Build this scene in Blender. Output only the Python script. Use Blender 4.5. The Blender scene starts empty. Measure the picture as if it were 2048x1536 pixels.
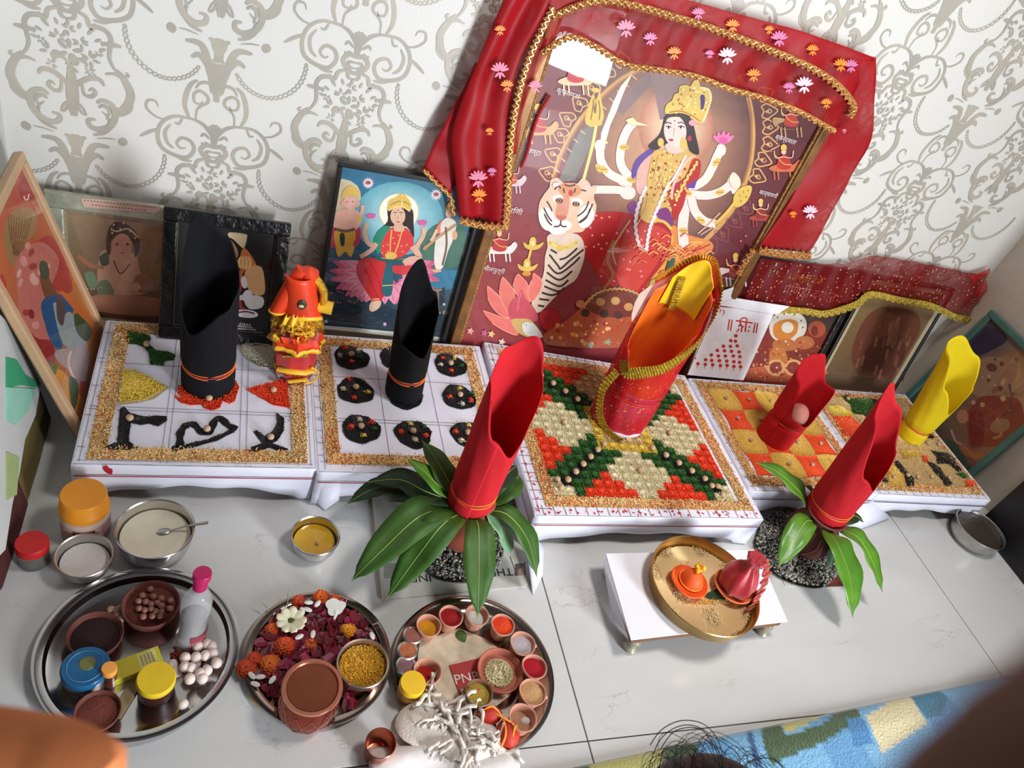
import bpy, math, random
import numpy as np
from mathutils import Vector, Matrix
from mathutils.geometry import tessellate_polygon
random.seed(7); RNG=np.random.default_rng(7)
PI=math.pi; S=bpy.context.scene; COL=S.collection
# ---------------------------------------------------------------- camera, sky, lights, exposure
CF=1515.566; CP=np.array([0.08700525,-1.25572678,1.20392575])
def _rot(a,b,c):
    ca,sa=math.cos(a),math.sin(a); cb,sb=math.cos(b),math.sin(b); cc,sc=math.cos(c),math.sin(c)
    return np.array([[ca,-sa,0],[sa,ca,0],[0,0,1]])@np.array([[1,0,0],[0,cb,-sb],[0,sb,cb]])@np.array([[cc,0,sc],[0,1,0],[-sc,0,cc]])
CM=_rot(-.479,-.6725,-.3888)
cd=bpy.data.cameras.new('camera'); cam=bpy.data.objects.new('camera',cd); COL.objects.link(cam)
cd.sensor_fit='HORIZONTAL'; cd.sensor_width=6.4; cd.lens=CF*6.4/2048; cd.clip_start=.005
R3=np.stack([CM[:,0],CM[:,2],-CM[:,1]],1)
M4=np.eye(4); M4[:3,:3]=R3; M4[:3,3]=CP
cam.matrix_world=Matrix(M4.tolist())
cd.dof.use_dof=True; cd.dof.focus_distance=1.4; cd.dof.aperture_fstop=2.2
S.camera=cam
W=bpy.data.worlds.new('world'); S.world=W; W.use_nodes=True
W.node_tree.nodes['Background'].inputs[0].default_value=(.86,.86,.90,1); W.node_tree.nodes['Background'].inputs[1].default_value=.13
def area(name,loc,target,size,energy,col,sy=None):
    l=bpy.data.lights.new(name,'AREA'); l.shape='RECTANGLE'; l.size=size; l.size_y=sy or size; l.energy=energy; l.color=col
    o=bpy.data.objects.new(name,l); COL.objects.link(o); o.location=loc
    o.rotation_euler=(Vector(target)-Vector(loc)).to_track_quat('-Z','Y').to_euler(); return o
dl=area('doorway_daylight',(1.80,-2.60,.80),(.0,-.3,.5),.42,52,(.90,.95,1.0),1.3); dl.data.spread=math.radians(120)
area('ceiling_light',(1.25,-.70,2.35),(1.15,-.25,0),.40,11.5,(1,.97,.93)).data.spread=math.radians(96)
S.view_settings.view_transform='Standard'; S.view_settings.look='None'; S.view_settings.gamma=1; S.view_settings.use_curve_mapping=False
S.view_settings.exposure=-0.2
S.cycles.max_bounces=8; S.cycles.transparent_max_bounces=24
# ---------------------------------------------------------------- helpers
def lin(c):
    return tuple((x/255/12.92 if x/255<=.04045 else ((x/255+.055)/1.055)**2.4) for x in c[:3])
def ray(u,w): return CM@np.array([(u-1024)/CF,1,-(w-768)/CF])
def onz(u,w,z=0.): d=ray(u,w); return CP+d*(z-CP[2])/d[2]
def ony(u,w,y): d=ray(u,w); return CP+d*(y-CP[1])/d[1]
def onx(u,w,x): d=ray(u,w); return CP+d*(x-CP[0])/d[0]
class Plane:
    """a flat picture plane: base point o, along u, up v (leaning), normal n to the viewer"""
    def __init__(s,o,u,v):
        s.o=np.array(o,float); s.u=np.array(u,float)/np.linalg.norm(u); s.v=np.array(v,float)/np.linalg.norm(v)
        s.n=np.cross(s.u,s.v)
        if s.n@(CP-s.o)<0: s.n=-s.n
    def at(s,a,b,d=0): return s.o+s.u*a+s.v*b+s.n*d
    def ab(s,u,w):
        d=ray(u,w); t=((s.o-CP)@s.n)/(d@s.n); p=CP+d*t-s.o; return p@s.u,p@s.v
    def px(s,u,w,d=0): a,b=s.ab(u,w); return s.at(a,b,d)
def tag(o,label=None,cat=None,group=None,kind=None):
    if label: o['label']=label
    if cat: o['category']=cat
    if group: o['group']=group
    if kind: o['kind']=kind
    return o
def E(name,label,cat,loc,rz=0,group=None):
    o=bpy.data.objects.new(name,None); COL.objects.link(o); o.location=tuple(float(x) for x in loc); o.rotation_euler=(0,0,rz); o.empty_display_size=.02
    return tag(o,label,cat,group)
def O(name,vf,mat,parent=None,world=False,smooth=True,loc=None,rot=None,label=None,mats=None,cols=None,base=None):
    v,f=vf[0],vf[1]
    v=np.asarray(v,float).reshape(-1,3)
    if parent is not None and world:
        off=np.zeros(3); p=parent
        while p is not None: off=off+np.array(p.location); p=p.parent
        v=v-off
    org=None
    if parent is None and world:
        org=np.array(base) if base is not None else np.array([(v[:,0].min()+v[:,0].max())/2,(v[:,1].min()+v[:,1].max())/2,v[:,2].min()])
        v=v-org
    me=bpy.data.meshes.new(name)
    if isinstance(f,np.ndarray):
        k=f.shape[1]; me.vertices.add(len(v)); me.vertices.foreach_set('co',v.ravel().astype(np.float32))
        me.loops.add(f.size); me.loops.foreach_set('vertex_index',f.ravel().astype(np.int32))
        me.polygons.add(len(f)); me.polygons.foreach_set('loop_start',np.arange(0,f.size,k,dtype=np.int32))
        me.update(calc_edges=True)
    else: me.from_pydata(v.tolist(),[],[tuple(int(i) for i in q) for q in f])
    if smooth:
        me.polygons.foreach_set('use_smooth',np.ones(len(me.polygons),bool)); me.update()
        if len(v)<6000: me.set_sharp_from_angle(angle=math.radians(48))
    if cols is not None:
        a=me.color_attributes.new('Col','FLOAT_COLOR','POINT'); c=np.ones((len(v),4),np.float32); c[:,:3]=cols; a.data.foreach_set('color',c.ravel())
    if mats:
        for m in mats: me.materials.append(m)
    elif mat: me.materials.append(mat)
    me.update(); o=bpy.data.objects.new(name,me); COL.objects.link(o)
    if parent is not None: o.parent=parent
    if org is not None: o.location=org.tolist()
    if loc is not None: o.location=tuple(float(x) for x in loc)
    if rot is not None: o.rotation_euler=rot
    if label: o['label']=label
    return o
def join(*vfs):
    V=[];F=[];n=0
    for v,f in vfs:
        V+=[tuple(p) for p in np.asarray(v,float).reshape(-1,3)]; F+=[tuple(int(i)+n for i in q) for q in f]; n+=len(v)
    return V,F
def xf(vf,loc=(0,0,0),rz=0,sc=1,rx=0,ry=0):
    m=(Matrix.Rotation(rz,3,'Z')@Matrix.Rotation(ry,3,'Y')@Matrix.Rotation(rx,3,'X'))
    a=np.array(m); v=np.asarray(vf[0],float)*np.array(sc); return (v@a.T+np.array(loc)),vf[1]
def bx(x0,x1,y0,y1,z0,z1,b=.0):
    if b<=0:
        v=[(x,y,z) for z in (z0,z1) for y in (y0,y1) for x in (x0,x1)]
        return v,[(0,2,3,1),(4,5,7,6),(0,1,5,4),(2,6,7,3),(0,4,6,2),(1,3,7,5)]
    pr=[(z0,b),(z0+b*.3,b*.3),(z0+b,0),(z1-b,0),(z1-b*.3,b*.3),(z1,b)]; V=[];F=[]
    for z,i in pr:
        X0,X1,Y0,Y1=x0+i,x1-i,y0+i,y1-i; r=b
        for cx,cy,a0 in ((X1-r,Y1-r,0),(X0+r,Y1-r,PI/2),(X0+r,Y0+r,PI),(X1-r,Y0+r,1.5*PI)):
            for k in range(4): a=a0+k*PI/6; V.append((cx+r*math.cos(a),cy+r*math.sin(a),z))
    n=16
    for j in range(5):
        for i in range(n): F.append((j*n+i,j*n+(i+1)%n,(j+1)*n+(i+1)%n,(j+1)*n+i))
    F.append(tuple(range(n))[::-1]); F.append(tuple(range(5*n,6*n))); return V,F
def lathe(prof,seg=40,jit=0,wob=None):
    V=[];F=[]
    for j,(r,z) in enumerate(prof):
        for i in range(seg):
            a=2*PI*i/seg; q=r*(1+(random.uniform(-jit,jit) if jit else 0)); 
            if wob: q*=1+wob*math.sin(3*a+1)+wob*.6*math.sin(5*a)
            V.append((q*math.cos(a),q*math.sin(a),z+(random.uniform(-jit,jit)*r if jit else 0)))
    for j in range(len(prof)-1):
        for i in range(seg): F.append((j*seg+i,j*seg+(i+1)%seg,(j+1)*seg+(i+1)%seg,(j+1)*seg+i))
    if prof[0][0]>1e-5: F.append(tuple(range(seg))[::-1])
    if prof[-1][0]>1e-5: n=(len(prof)-1)*seg; F.append(tuple(range(n,n+seg)))
    return V,F
def cr(pts,n=8,closed=False):
    P=np.asarray(pts,float); m=len(P); out=[]
    rng=range(m if closed else m-1)
    for i in rng:
        a,b,c,d=(P[(i-1)%m],P[i],P[(i+1)%m],P[(i+2)%m]) if closed else (P[max(i-1,0)],P[i],P[i+1],P[min(i+2,m-1)])
        for k in range(n):
            t=k/n; out.append(.5*((2*b)+(-a+c)*t+(2*a-5*b+4*c-d)*t*t+(-a+3*b-3*c+d)*t**3))
    if not closed: out.append(P[-1])
    return np.array(out)
def tube(pts,r,seg=8,closed=False,flat=1.0):
    P=np.asarray(pts,float); n=len(P); V=[];F=[]
    T=np.gradient(P,axis=0); 
    if closed: T=np.roll(P,-1,0)-np.roll(P,1,0)
    T/=np.linalg.norm(T,axis=1)[:,None]+1e-12
    up=np.array([0,0,1.]) if abs(T[0][2])<.9 else np.array([1.,0,0]); x=np.cross(T[0],up); x/=np.linalg.norm(x)
    for i in range(n):
        x=x-T[i]*(x@T[i]); x/=np.linalg.norm(x)+1e-12; y=np.cross(T[i],x); rr=r[i] if hasattr(r,'__len__') else r
        for k in range(seg):
            a=2*PI*k/seg; V.append(P[i]+rr*(math.cos(a)*x+flat*math.sin(a)*y))
    for i in range(n if closed else n-1):
        for k in range(seg):
            j=(i+1)%n; F.append((i*seg+k,i*seg+(k+1)%seg,j*seg+(k+1)%seg,j*seg+k))
    if not closed: F.append(tuple(range(seg))[::-1]); F.append(tuple(range((n-1)*seg,n*seg)))
    return V,F
def ball(r,seg=12,rings=8,sc=(1,1,1),c=(0,0,0)):
    V,F=lathe([(max(r*math.sin(PI*j/rings),1e-6),-r*math.cos(PI*j/rings)) for j in range(rings+1)],seg)
    return np.asarray(V)*np.array(sc)+np.array(c),F
def grid(fn,nu,nv):
    V=[fn(i/nu,j/nv) for j in range(nv+1) for i in range(nu+1)]; w=nu+1
    return V,[(j*w+i,j*w+i+1,(j+1)*w+i+1,(j+1)*w+i) for j in range(nv) for i in range(nu)]
def solid(o,t,off=0):
    m=o.modifiers.new('thick','SOLIDIFY'); m.thickness=t; m.offset=off; return o
MATS={}
def mat(name,c,rough=.6,metal=0.,noise=None,bump=None,c2=None,trans=0.,ior=1.45,alpha=1.,sheen=0.,coat=0.,sss=0.,attr=False,spec=None,emit=None):
    if name in MATS: return MATS[name]
    m=bpy.data.materials.new(name); m.use_nodes=True; nt=m.node_tree; N=nt.nodes; L=nt.links; b=N['Principled BSDF']; MATS[name]=m
    I=b.inputs; I['Roughness'].default_value=rough; I['Metallic'].default_value=metal
    base=(*lin(c),1); I['Base Color'].default_value=base
    if trans: I['Transmission Weight'].default_value=trans; I['IOR'].default_value=ior
    if alpha<1: I['Alpha'].default_value=alpha
    if sheen: I['Sheen Weight'].default_value=sheen
    if coat: I['Coat Weight'].default_value=coat; I['Coat Roughness'].default_value=.08
    if spec is not None: I['Specular IOR Level'].default_value=spec
    tc=N.new('ShaderNodeTexCoord')
    if attr:
        at=N.new('ShaderNodeAttribute'); at.attribute_name='Col'; src=at.outputs['Color']
    else:
        rg=N.new('ShaderNodeRGB'); rg.outputs[0].default_value=base; src=rg.outputs[0]
    sc,am=noise if noise else (40,.04)
    nz=N.new('ShaderNodeTexNoise'); nz.inputs['Scale'].default_value=sc; nz.inputs['Detail'].default_value=4; L.new(tc.outputs['Object'],nz.inputs['Vector'])
    mx=N.new('ShaderNodeMix'); mx.data_type='RGBA'; 
    if c2 is not None:
        rp=N.new('ShaderNodeMapRange'); rp.inputs[1].default_value=.38; rp.inputs[2].default_value=.62; L.new(nz.outputs['Fac'],rp.inputs[0]); L.new(rp.outputs[0],mx.inputs[0])
        L.new(src,mx.inputs[6]); mx.inputs[7].default_value=(*lin(c2),1)
    else:
        hs=N.new('ShaderNodeHueSaturation'); mr=N.new('ShaderNodeMapRange'); mr.inputs[1].default_value=.25; mr.inputs[2].default_value=.75; mr.inputs[3].default_value=1-am*2; mr.inputs[4].default_value=1+am
        L.new(nz.outputs['Fac'],mr.inputs[0]); L.new(mr.outputs[0],hs.inputs['Value']); L.new(src,hs.inputs['Color']); mx.inputs[0].default_value=1; L.new(hs.outputs[0],mx.inputs[7])
    L.new(mx.outputs[2],I['Base Color'])
    if bump:
        n2=N.new('ShaderNodeTexNoise'); n2.inputs['Scale'].default_value=bump[0]; n2.inputs['Detail'].default_value=5; L.new(tc.outputs['Object'],n2.inputs['Vector'])
        bp=N.new('ShaderNodeBump'); bp.inputs['Strength'].default_value=bump[1]; bp.inputs['Distance'].default_value=.004; L.new(n2.outputs['Fac'],bp.inputs['Height']); L.new(bp.outputs[0],I['Normal'])
    return m
def mat_sheer(name,c,op,rough=.5,attr=False,streak=True):
    """thin see-through cloth: threads that scatter light with open gaps between them"""
    if name in MATS: return MATS[name]
    m=bpy.data.materials.new(name); m.use_nodes=True; nt=m.node_tree; N=nt.nodes; L=nt.links; N.clear(); MATS[name]=m
    o=N.new('ShaderNodeOutputMaterial'); p=N.new('ShaderNodeBsdfPrincipled'); p.inputs['Base Color'].default_value=(*lin(c),1); p.inputs['Roughness'].default_value=rough
    tl=N.new('ShaderNodeBsdfTranslucent'); tl.inputs[0].default_value=(*lin(c),1); tr=N.new('ShaderNodeBsdfTransparent')
    a=N.new('ShaderNodeMixShader'); a.inputs[0].default_value=.35; b=N.new('ShaderNodeMixShader')
    L.new(p.outputs[0],a.inputs[1]); L.new(tl.outputs[0],a.inputs[2]); L.new(tr.outputs[0],b.inputs[1]); L.new(a.outputs[0],b.inputs[2]); L.new(b.outputs[0],o.inputs[0])
    tc=N.new('ShaderNodeTexCoord'); nz=N.new('ShaderNodeTexNoise'); nz.inputs['Scale'].default_value=9; nz.inputs['Detail'].default_value=3
    mr=N.new('ShaderNodeMapRange'); mr.inputs[1].default_value=.3; mr.inputs[2].default_value=.7; mr.inputs[3].default_value=max(op-.22,.05); mr.inputs[4].default_value=min(op+.14,1)
    L.new(tc.outputs['Object'],nz.inputs['Vector']); L.new(nz.outputs['Fac'],mr.inputs[0]); L.new(mr.outputs[0],b.inputs[0])
    return m
def mat_glass(name='clear pane',amt=.12,rough=.03):
    if name in MATS: return MATS[name]
    m=bpy.data.materials.new(name); m.use_nodes=True; nt=m.node_tree; N=nt.nodes; L=nt.links; N.clear(); MATS[name]=m
    o=N.new('ShaderNodeOutputMaterial'); g=N.new('ShaderNodeBsdfGlossy'); g.inputs['Roughness'].default_value=rough; t=N.new('ShaderNodeBsdfTransparent')
    fr=N.new('ShaderNodeFresnel'); fr.inputs[0].default_value=1.5; tc=N.new('ShaderNodeTexCoord'); nz=N.new('ShaderNodeTexNoise'); nz.inputs['Scale'].default_value=7; bp=N.new('ShaderNodeBump'); bp.inputs['Strength'].default_value=.05; bp.inputs['Distance'].default_value=.004
    L.new(tc.outputs['Object'],nz.inputs['Vector']); L.new(nz.outputs['Fac'],bp.inputs['Height']); L.new(bp.outputs[0],g.inputs['Normal'])
    gm=N.new('ShaderNodeNewGeometry'); iv=N.new('ShaderNodeMath'); iv.operation='SUBTRACT'; iv.inputs[0].default_value=1; L.new(gm.outputs['Backfacing'],iv.inputs[1]); mu=N.new('ShaderNodeMath'); mu.operation='MULTIPLY'; L.new(fr.outputs[0],mu.inputs[0]); L.new(iv.outputs[0],mu.inputs[1]); mx=N.new('ShaderNodeMixShader'); L.new(mu.outputs[0],mx.inputs[0]); L.new(t.outputs[0],mx.inputs[1]); L.new(g.outputs[0],mx.inputs[2]); L.new(mx.outputs[0],o.inputs[0]); return m
def pts(s): return [tuple(float(x) for x in p.split(',')) for p in s.split()]
class Art:
    """flat print: filled shapes on a picture plane, a vertex colour each"""
    def __init__(s,P,step=5e-6,k=None,d0=.0006): s.P=P; s.V=[];s.F=[];s.C=[];s.d=d0; s.step=step; s.k=k or (lambda x,y:(x,y))
    def raw(s,col,P2):
        if len(P2)<3: return
        n=len(s.V); tri=tessellate_polygon([[Vector((p[0],p[1],0)) for p in P2]])
        for p in P2: s.V.append(s.P.px(p[0],p[1],s.d)); s.C.append(lin(col))
        for t in tri: s.F.append((n+t[0],n+t[1],n+t[2]))
        s.d+=s.step
    def p(s,col,st,sm=0):
        P=[s.k(*q) for q in (pts(st) if isinstance(st,str) else st)]
        if sm: P=cr(P,sm,True)
        s.raw(col,[tuple(q) for q in P]); return s
    def l(s,col,w,st,sm=6,taper=0,wave=0,wn=20):
        P=[s.k(*q) for q in (pts(st) if isinstance(st,str) else st)]
        P=cr(P,sm) if sm and len(P)>2 else np.array(P,float)
        if wave:
            q=[];L=0
            for i in range(len(P)-1):
                for t in np.linspace(0,1,3,endpoint=False): q.append(P[i]*(1-t)+P[i+1]*t)
            P=np.array(q+[P[-1]]); T=np.gradient(P,axis=0); T/=np.linalg.norm(T,axis=1)[:,None]+1e-9; ph=np.linspace(0,wn*2*PI,len(P))
            P=P+np.stack([-T[:,1],T[:,0]],1)*(np.sin(ph)*wave)[:,None]
        T=np.gradient(P,axis=0); T/=np.linalg.norm(T,axis=1)[:,None]+1e-9; N=np.stack([-T[:,1],T[:,0]],1)
        ww=np.full(len(P),w/2.)
        if taper: ww=ww*np.linspace(1,1-taper,len(P))
        n=len(s.V); A=P+N*ww[:,None]; B=P-N*ww[:,None]
        for a,b in zip(A,B):
            s.V+= [s.P.px(a[0],a[1],s.d),s.P.px(b[0],b[1],s.d)]; s.C+=[lin(col)]*2
        s.F+=[(n+2*i,n+2*i+1,n+2*i+3,n+2*i+2) for i in range(len(P)-1)]; s.d+=s.step; return s
    def e(s,col,cx,cy,rx,ry=None,rot=0,n=18,a0=0,a1=360):
        ry=ry or rx; c,sn=math.cos(math.radians(rot)),math.sin(math.radians(rot)); P=[]
        for i in range(n):
            a=math.radians(a0+(a1-a0)*i/(n if a1-a0==360 else n-1)); x,y=rx*math.cos(a),ry*math.sin(a); P.append(s.k(cx+x*c-y*sn,cy+x*sn+y*c))
        s.raw(col,P); return s
    def dt(s,col,r,st):
        for q in (pts(st) if isinstance(st,str) else st): s.e(col,q[0],q[1],r,n=7); s.d-=s.step
        s.d+=s.step; return s
    def star(s,col,cx,cy,r,n=6,inner=.4,rot=0,sq=1):
        P=[]
        for i in range(2*n):
            a=rot+PI*i/n; q=r*(1 if i%2==0 else inner); P.append(s.k(cx+q*math.cos(a),cy+sq*q*math.sin(a)))
        s.raw(col,P); return s
    def grad(s,quad,cols,n=10,noise=0):
        Q=[np.array(s.k(*q)) for q in pts(quad)]; K=[np.array(lin(c)) for c in cols]; b=len(s.V)
        for j in range(n+1):
            for i in range(n+1):
                u,v=i/n,j/n; q=(Q[0]*(1-u)+Q[1]*u)*(1-v)+(Q[3]*(1-u)+Q[2]*u)*v; c=(K[0]*(1-u)+K[1]*u)*(1-v)+(K[3]*(1-u)+K[2]*u)*v
                if noise: c=c*(1+random.uniform(-noise,noise))
                s.V.append(s.P.px(q[0],q[1],s.d)); s.C.append(tuple(c))
        w=n+1; s.F+=[(b+j*w+i,b+j*w+i+1,b+(j+1)*w+i+1,b+(j+1)*w+i) for j in range(n) for i in range(n)]; s.d+=s.step; return s
    def glow(s,c0,c1,cx,cy,rx,ry,rings=6,n=28,rot=0):
        b=len(s.V); A=np.array(lin(c0)); B=np.array(lin(c1)); c,sn=math.cos(math.radians(rot)),math.sin(math.radians(rot))
        for j in range(rings+1):
            t=j/rings
            for i in range(n):
                a=2*PI*i/n; x,y=rx*max(t,.01)*math.cos(a),ry*max(t,.01)*math.sin(a); q=s.k(cx+x*c-y*sn,cy+x*sn+y*c); s.V.append(s.P.px(q[0],q[1],s.d)); s.C.append(tuple(A*(1-t)+B*t))
        s.F+=[(b+j*n+i,b+j*n+(i+1)%n,b+(j+1)*n+(i+1)%n,b+(j+1)*n+i) for j in range(rings) for i in range(n)]; s.d+=s.step; return s
    def done(s,name,parent,m=None): return O(name,(s.V,s.F),m or mat('printed paper',(255,255,255),.45,attr=True,noise=(60,.05)),parent,world=True,smooth=False,cols=np.array(s.C))
def text3(txt,P,u,w,height,mt,parent,name='lettering',ang=0,shear=0,up=False,d=.002,sx=1.0):
    """lettering as a flat mesh on plane P; u,w = photo pixel of its left base"""
    c=bpy.data.curves.new('t','FONT'); c.body=txt; c.size=1; o=bpy.data.objects.new('t',c); COL.objects.link(o)
    dg=bpy.context.evaluated_depsgraph_get(); me=bpy.data.meshes.new_from_object(o.evaluated_get(dg)); bpy.data.objects.remove(o)
    a0,b0=P.ab(u,w); V=[]; ca,sa=math.cos(ang),math.sin(ang)
    for v in me.vertices:
        x,y=v.co.x*height*sx,v.co.y*height; V.append(P.at(a0+x*ca-y*sa,b0+x*sa+y*ca,d))
    F=[tuple(p.vertices) for p in me.polygons]; bpy.data.meshes.remove(me)
    return O(name,(V,F),mt,parent,world=True,smooth=False)
def inpoly(P,Q):
    x,y=P[:,0],P[:,1]; r=np.zeros(len(P),bool); n=len(Q)
    for i in range(n):
        x1,y1=Q[i]; x2,y2=Q[(i+1)%n]
        with np.errstate(divide='ignore',invalid='ignore'):
            r^=((y1>y)!=(y2>y))&(x<(x2-x1)*(y-y1)/(y2-y1+1e-15)+x1)
    return r
RICE=None
def grains(name,samples,z,cols,L=.0055,Wd=.0017,zt=.003,parent=None,label=None,cat='rice',slab=None,group=None,hfn=None,kindstuff=True):
    """loose grains: samples (n,2), cols (n,3) linear; optional slab polygon under them"""
    n=len(samples); a=RNG.uniform(0,2*PI,n); t=RNG.normal(0,.3,n); ls=L*RNG.uniform(.75,1.2,n)/2; ws=Wd*RNG.uniform(.8,1.2,n)/2
    dx=np.stack([np.cos(a)*np.cos(t),np.sin(a)*np.cos(t),np.sin(t)],1); sd=np.stack([-np.sin(a),np.cos(a),0*a],1); up=np.cross(dx,sd)
    h=RNG.uniform(0,zt,n) if hfn is None else hfn(samples)+RNG.uniform(-.0004,.0008,n)
    c=np.stack([samples[:,0],samples[:,1],z+.001+h],1)
    P=[c-dx*ls[:,None],c+sd*ws[:,None],c+up*ws[:,None],c-sd*ws[:,None],c-up*ws[:,None],c+dx*ls[:,None]]
    V=np.stack(P,1).reshape(-1,3)
    T=np.array([(0,1,2),(0,2,3),(0,3,4),(0,4,1),(5,2,1),(5,3,2),(5,4,3),(5,1,4)])
    F=(np.arange(n)[:,None,None]*6+T[None]).reshape(-1,3); C=np.repeat(cols,6,0)
    if slab is not None:
        for q,h0,cc in slab:
            b=len(V); k=len(q); q=np.array(q); V=np.concatenate([V,np.c_[q,np.full(k,z+h0)],np.c_[q,np.full(k,z+.0002)]]); C=np.concatenate([C,np.tile(cc,(2*k,1))])
            tri=tessellate_polygon([[Vector((p[0],p[1],0)) for p in q]]); f=[(b+t_[0],b+t_[1],b+t_[2]) for t_ in tri]
            for i in range(k): j=(i+1)%k; f+= [(b+i,b+j,b+k+j),(b+i,b+k+j,b+k+i)]
            F=np.concatenate([F,np.array(f)])
    m=mat('coloured rice',(255,255,255),.6,attr=True,noise=(300,.08))
    o=O(name,(V,F),m,parent,world=True,smooth=False,cols=C)
    if kindstuff: o['kind']='stuff'
    if label: tag(o,label,cat,group)
    return o
def sampoly(Q,dens):
    Q=np.array(Q,float); a=0.5*abs(np.dot(Q[:,0],np.roll(Q[:,1],1))-np.dot(Q[:,1],np.roll(Q[:,0],1))); n=int(a*dens*1.0)+3; lo,hi=Q.min(0),Q.max(0); out=[];m=0
    while m<n:
        p=RNG.uniform(lo,hi,(max(n*2,20),2)); p=p[inpoly(p,Q)]; out.append(p); m+=len(p)
    return np.concatenate(out)[:n]
def pal(n,cols,wts=None):
    c=np.array([lin(x) for x in cols]); i=RNG.choice(len(c),n,p=None if wts is None else np.array(wts)/sum(wts)); return c[i]*RNG.uniform(.8,1.15,(n,1))
# ---------------------------------------------------------------- room
WY=.19; XL=-.30; XR=2.15; ZT=.0944
def mat_marble():
    m=bpy.data.materials.new('white marble'); m.use_nodes=True; nt=m.node_tree; N=nt.nodes; L=nt.links; b=N['Principled BSDF']; b.inputs['Roughness'].default_value=.3
    tc=N.new('ShaderNodeTexCoord'); n1=N.new('ShaderNodeTexNoise'); n1.inputs['Scale'].default_value=3.2; n1.inputs['Detail'].default_value=9; n1.inputs['Roughness'].default_value=.62
    mp=N.new('ShaderNodeMapping'); mp.inputs['Scale'].default_value=(1,2.3,1); mp.inputs['Rotation'].default_value=(0,0,-.1); g=N.new('ShaderNodeNewGeometry'); L.new(g.outputs['Position'],mp.inputs[0]); L.new(mp.outputs[0],n1.inputs['Vector'])
    ma=N.new('ShaderNodeMath'); ma.operation='SUBTRACT'; ma.inputs[1].default_value=.5; L.new(n1.outputs['Fac'],ma.inputs[0]); ab=N.new('ShaderNodeMath'); ab.operation='ABSOLUTE'; L.new(ma.outputs[0],ab.inputs[0])
    r1=N.new('ShaderNodeMapRange'); r1.inputs[1].default_value=0; r1.inputs[2].default_value=.006; r1.inputs[3].default_value=1; r1.inputs[4].default_value=0; L.new(ab.outputs[0],r1.inputs[0])
    n2=N.new('ShaderNodeTexNoise'); n2.inputs['Scale'].default_value=7; L.new(g.outputs['Position'],n2.inputs['Vector']); r2=N.new('ShaderNodeMapRange'); r2.inputs[1].default_value=.52; r2.inputs[2].default_value=.66; r2.inputs[4].default_value=.42; L.new(n2.outputs['Fac'],r2.inputs[0])
    mu=N.new('ShaderNodeMath'); mu.operation='MULTIPLY'; L.new(r1.outputs[0],mu.inputs[0]); L.new(r2.outputs[0],mu.inputs[1])
    n3=N.new('ShaderNodeTexNoise'); n3.inputs['Scale'].default_value=2.5; n3.inputs['Detail'].default_value=6; L.new(mp.outputs[0],n3.inputs['Vector'])
    a=N.new('ShaderNodeMix'); a.data_type='RGBA'; L.new(n3.outputs['Fac'],a.inputs[0]); a.inputs[6].default_value=(*lin((186,184,182)),1); a.inputs[7].default_value=(*lin((216,217,216)),1)
    c=N.new('ShaderNodeMix'); c.data_type='RGBA'; L.new(mu.outputs[0],c.inputs[0]); L.new(a.outputs[2],c.inputs[6]); c.inputs[7].default_value=(*lin((95,90,88)),1); L.new(c.outputs[2],b.inputs['Base Color']); return m
MARB=mat_marble()
fl=O('floor',bx(-1.2,2.6,-2.4,WY,-.05,-.004),mat('tile joint',(105,98,92),.8),smooth=False); fl['kind']='structure'
xs=[-1.2,-.3353,.7147,1.7647,2.6]; ys=[WY,-.8056,-1.8,-2.4]
for i in range(4):
    for j in range(3): O('tile',bx(xs[i]+.0012,xs[i+1]-.0012,ys[j+1]+.0012,ys[j]-(.0012 if j else 0),-.012,0,.0008),MARB,fl,smooth=False)
WALL=mat('wallpaper ground',(224,222,216),.5,bump=(250,.08),noise=(1.2,.03))
wb=O('wall_back',bx(XL-.1,XR+.1,WY,WY+.08,-.05,2.6),WALL,smooth=False); wb['kind']='structure'
wl=O('wall_left',bx(XL-.08,XL,-.34,WY,-.05,2.6),mat('plain side wall',(205,204,200),.6),smooth=False); wl['kind']='structure'
wr=O('wall_right',bx(XR,XR+.08,-.34,WY,-.05,2.6),mat('beige side wall',(196,184,170),.6),smooth=False); wr['kind']='structure'
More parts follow.
